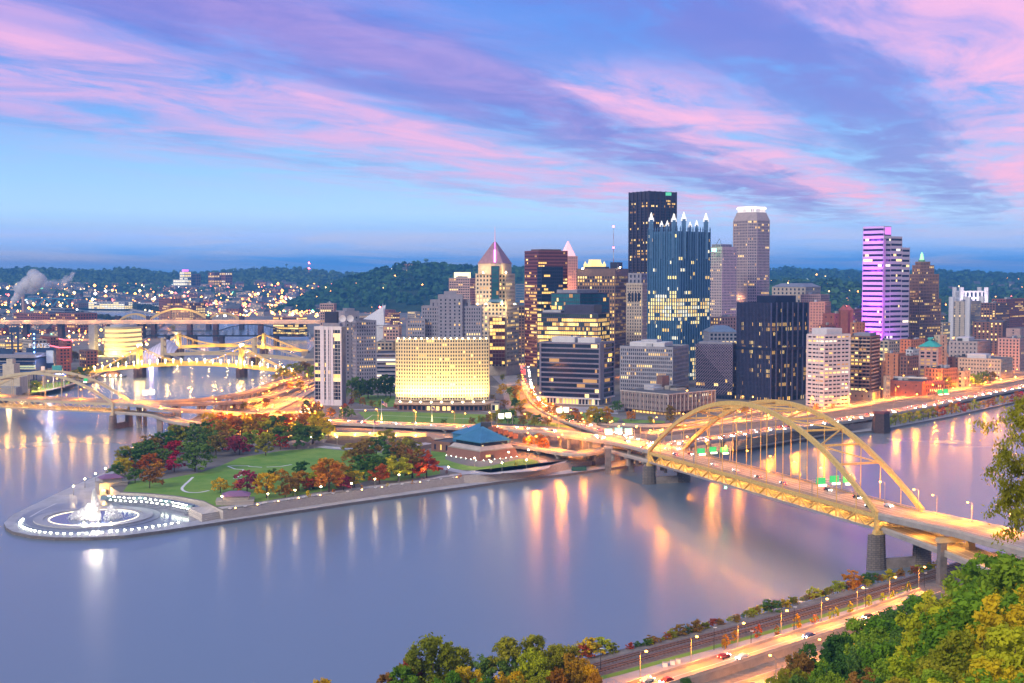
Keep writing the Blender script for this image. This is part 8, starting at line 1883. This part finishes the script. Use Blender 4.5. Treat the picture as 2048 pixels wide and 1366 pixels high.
# dumpster below the ramp
p = G(1158, 940, 2.0); t = thing('dumpster', 'dark green waste container on the wharf below the bridge ramp', 'container', p); mb = MB(); mb.box((p.x, p.y, 3.0), (9, 2.6, 2.4), .2, taper=.95); mb.build('bin', M('dark_green_paint', (.03, .10, .07), .6), t); mb = MB(); mb.box((p.x, p.y, 4.3), (9.2, 2.8, .2), .2); mb.build('lid', m_dark, t)
# bridge ramp piers with bracket lamps by the wharf
for px, yb, yt in ((1216, 948, 893), (1262, 944, 915), (1172, 930, 908), (1186, 935, 912)):
    p = G(px, yb, 0); h = zt(yt, p.y); t = thing('ramp_pier', 'square concrete pier holding the ramps at the wharf edge', 'bridge pier', p, 'ramp piers at the wharf', True); w = 3.6 if px == 1216 else 3.0
    mb = MB(); mb.box((0, 0, h / 2 - 1), (w, w, h + 2)); mb.build('shaft', m_conc_d, t, local=True); mb = MB(); mb.box((0, 0, h - .5), (w + 1.6, w + 1.2, 1.4)); mb.build('cap', m_conc, t, local=True)
# ------------------------------------------------------------------ hillside trees near the viewpoint
def ftree(px, yt, D, col, wide=1.0, hmin=7, hmax=27):
    x = xt(px, D); g = hill_near(x, D); zt__ = zt(yt, D); h = min(max(zt__ - g, hmin), hmax)
    return tree(Vector((x, D, zt__ - h)), h, col, '%s tree on the near hillside' % WORD[col], 'trees on the near hillside', 'near', wide)
for a in [(865, 1262, 332, 'olive', 1.0), (800, 1330, 325, 'green', .9), (770, 1345, 330, 'brown', 1.0), (825, 1310, 338, 'redbrown', .9), (905, 1290, 345, 'olive', .9), (935, 1325, 325, 'yellow', .9), (985, 1308, 335, 'dkgreen', 1.0), (1035, 1270, 340, 'olive', 1.0), (1085, 1275, 345, 'olive', 1.0), (1070, 1300, 325, 'yellowgreen', .9), (1130, 1280, 345, 'olive', 1.0), (1150, 1305, 335, 'orange', .9), (1180, 1325, 335, 'gold', .8), (1020, 1340, 322, 'gold', .8), (1110, 1335, 322, 'redorange', .8), (640, 1352, 318, 'gold', .8), (1195, 1345, 330, 'orange', .7), (890, 1345, 318, 'green', .9), (960, 1350, 318, 'green', .9), (1060, 1350, 318, 'olive', 1.0),
          (2010, 1095, 260, 'green', 1.0), (1960, 1135, 275, 'green', 1.0), (1905, 1165, 290, 'yellowgreen', 1.0), (1862, 1186, 300, 'green', 1.0), (2060, 1110, 230, 'green', 1.1), (1840, 1205, 300, 'dkgreen', 1.0), (1800, 1218, 310, 'dkgreen', 1.0), (1775, 1230, 300, 'green', 1.0), (1725, 1235, 310, 'green', 1.0), (1690, 1262, 300, 'dkgreen', 1.0), (1650, 1275, 310, 'dkgreen', 1.0), (1900, 1195, 260, 'olive', 1.0), (1950, 1175, 230, 'yellowgreen', 1.1), (2000, 1160, 215, 'green', 1.1), (2045, 1170, 200, 'yellow', 1.0),
          (1860, 1230, 240, 'yellowgreen', 1.0), (1810, 1265, 250, 'green', 1.0), (1760, 1285, 255, 'dkgreen', 1.0), (1710, 1305, 260, 'dkgreen', .9), (1660, 1320, 270, 'green', .9), (1610, 1300, 300, 'brown', .9), (1590, 1330, 290, 'olive', .9), (1920, 1250, 205, 'green', 1.1), (1980, 1240, 185, 'olive', 1.1), (2040, 1250, 170, 'yellowgreen', 1.1), (1860, 1300, 200, 'yellowgreen', 1.1), (1800, 1320, 215, 'green', 1.1), (1740, 1335, 225, 'brown', 1.0), (1680, 1345, 235, 'green', 1.0), (1620, 1350, 250, 'dkgreen', 1.0), (1560, 1350, 270, 'olive', 1.0), (1930, 1320, 170, 'olive', 1.1), (2000, 1315, 155, 'yellow', 1.1), (1380, 1352, 335, 'dkgreen', .8),
          (1880, 1350, 165, 'green', 1.1), (1820, 1355, 185, 'olive', 1.1), (1960, 1352, 145, 'yellowgreen', 1.1), (2040, 1335, 140, 'green', 1.1), (1760, 1360, 200, 'dkgreen', 1.1), (1690, 1362, 215, 'green', 1.0), (1780, 1255, 275, 'green', 1.0), (1830, 1245, 265, 'dkgreen', 1.0), (1735, 1270, 285, 'green', 1.0)]: ftree(*a)
# overhanging branch tree close to the viewpoint
def near_branch():
    D = 60.0; base = Vector((xt(2190, D), D, hill_near(xt(2190, D), D))); top = zt(700, D)
    t = thing('overhanging_tree', 'thin leafed yellow green tree hanging in beside the viewpoint', 'tree', base); r = random.Random(9); mt = MB(); ml = MB()
    mt.tube(base, (base.x - .3, base.y, base.z + 8), .28, .2, 8); mt.tube((base.x - .3, base.y, base.z + 8), (base.x + .2, base.y, top), .2, .06, 7)
    def branch(a, b, w, depth):
        pts = [a]; d = b - a; sag = Vector((r.uniform(-.2, .2), r.uniform(-.25, .25), .30 if depth == 0 else .12)) * d.length
        for i in range(1, 6): pts.append(a + d * (i / 5) + sag * (4 * (i / 5) * (1 - i / 5)) + Vector((r.uniform(-.1, .1), r.uniform(-.2, .2), r.uniform(-.08, .08))))
        for i in range(5): mt.tube(pts[i], pts[i + 1], w * (1 - i / 6), w * (1 - (i + 1) / 6), 4, cap=False)
        if depth < 2:
            for i in range(2, 6):
                for _ in range(1 + (r.random() < .2)): branch(pts[i], pts[i] + Vector((r.uniform(-1, .3), r.uniform(-.8, .8), r.uniform(-.9, .25))) * d.length * .34, w * .45, depth + 1)
        if depth >= 1:
            for i in range(1, 6):
                for _ in range(7 if depth == 2 else 4):
                    c = pts[i] + Vector((r.gauss(0, .14), r.gauss(0, .18), r.gauss(-.10, .14))); s = r.uniform(.04, .085); dd = Vector((r.uniform(-.6, .6), r.uniform(-.5, .5), r.uniform(-1, -.2))).normalized(); q = dd.orthogonal().normalized(); q = q.lerp(dd.cross(q), r.random()).normalized()
                    ml.face([c - dd * s * 1.5, c + q * s * .55, c + dd * s * 1.5, c - q * s * .55])
    for py0, px1, py1 in ((780, 2010, 850), (830, 1985, 905), (870, 1975, 940), (905, 1975, 985), (940, 1990, 1030), (980, 2010, 1050), (850, 2030, 880), (920, 2030, 960), (800, 2060, 830), (960, 2050, 1010), (890, 2000, 925)):
        a = P(2188, py0 + 60 + r.uniform(-20, 40), D); b = P(px1 + 34, py1, D + r.uniform(-2, 2)); branch(a, b, .05, 0)
    for k in range(16):
        an = r.uniform(-1.9, 1.9); z = base.z + 7 + k * (top - base.z - 7) / 16; ln = r.uniform(2.2, 4.6) * (1.1 - k / 28); a = Vector((base.x - .1, base.y, z)); branch(a, a + Vector((math.cos(an) * ln, math.sin(an) * ln, r.uniform(.2, 1.6))), .05, 0)
    mt.build('trunk', M('tree_bark'), t); ml.build('crown', leafmat('sparse_leaves', (.44, .38, .06), scale=1.2, tr=.45), t)
near_branch()
finish_labels()
# ------------------------------------------------------------------ air
mb = MB(); mb.box((0, 4950, 130), (19600, 13100, 266))
hm_ = bpy.data.materials.new('haze_air'); hm_.use_nodes = True; nt = hm_.node_tree; nt.nodes.clear()
o_ = nt.nodes.new('ShaderNodeOutputMaterial'); v_ = nt.nodes.new('ShaderNodeVolumePrincipled'); v_.inputs['Color'].default_value = (.10, .38, .88, 1); v_.inputs['Density'].default_value = 1.0e-4; v_.inputs['Anisotropy'].default_value = 0
nt.links.new(v_.outputs[0], o_.inputs['Volume'])
struct(mb.build('haze', hm_), 'stuff')
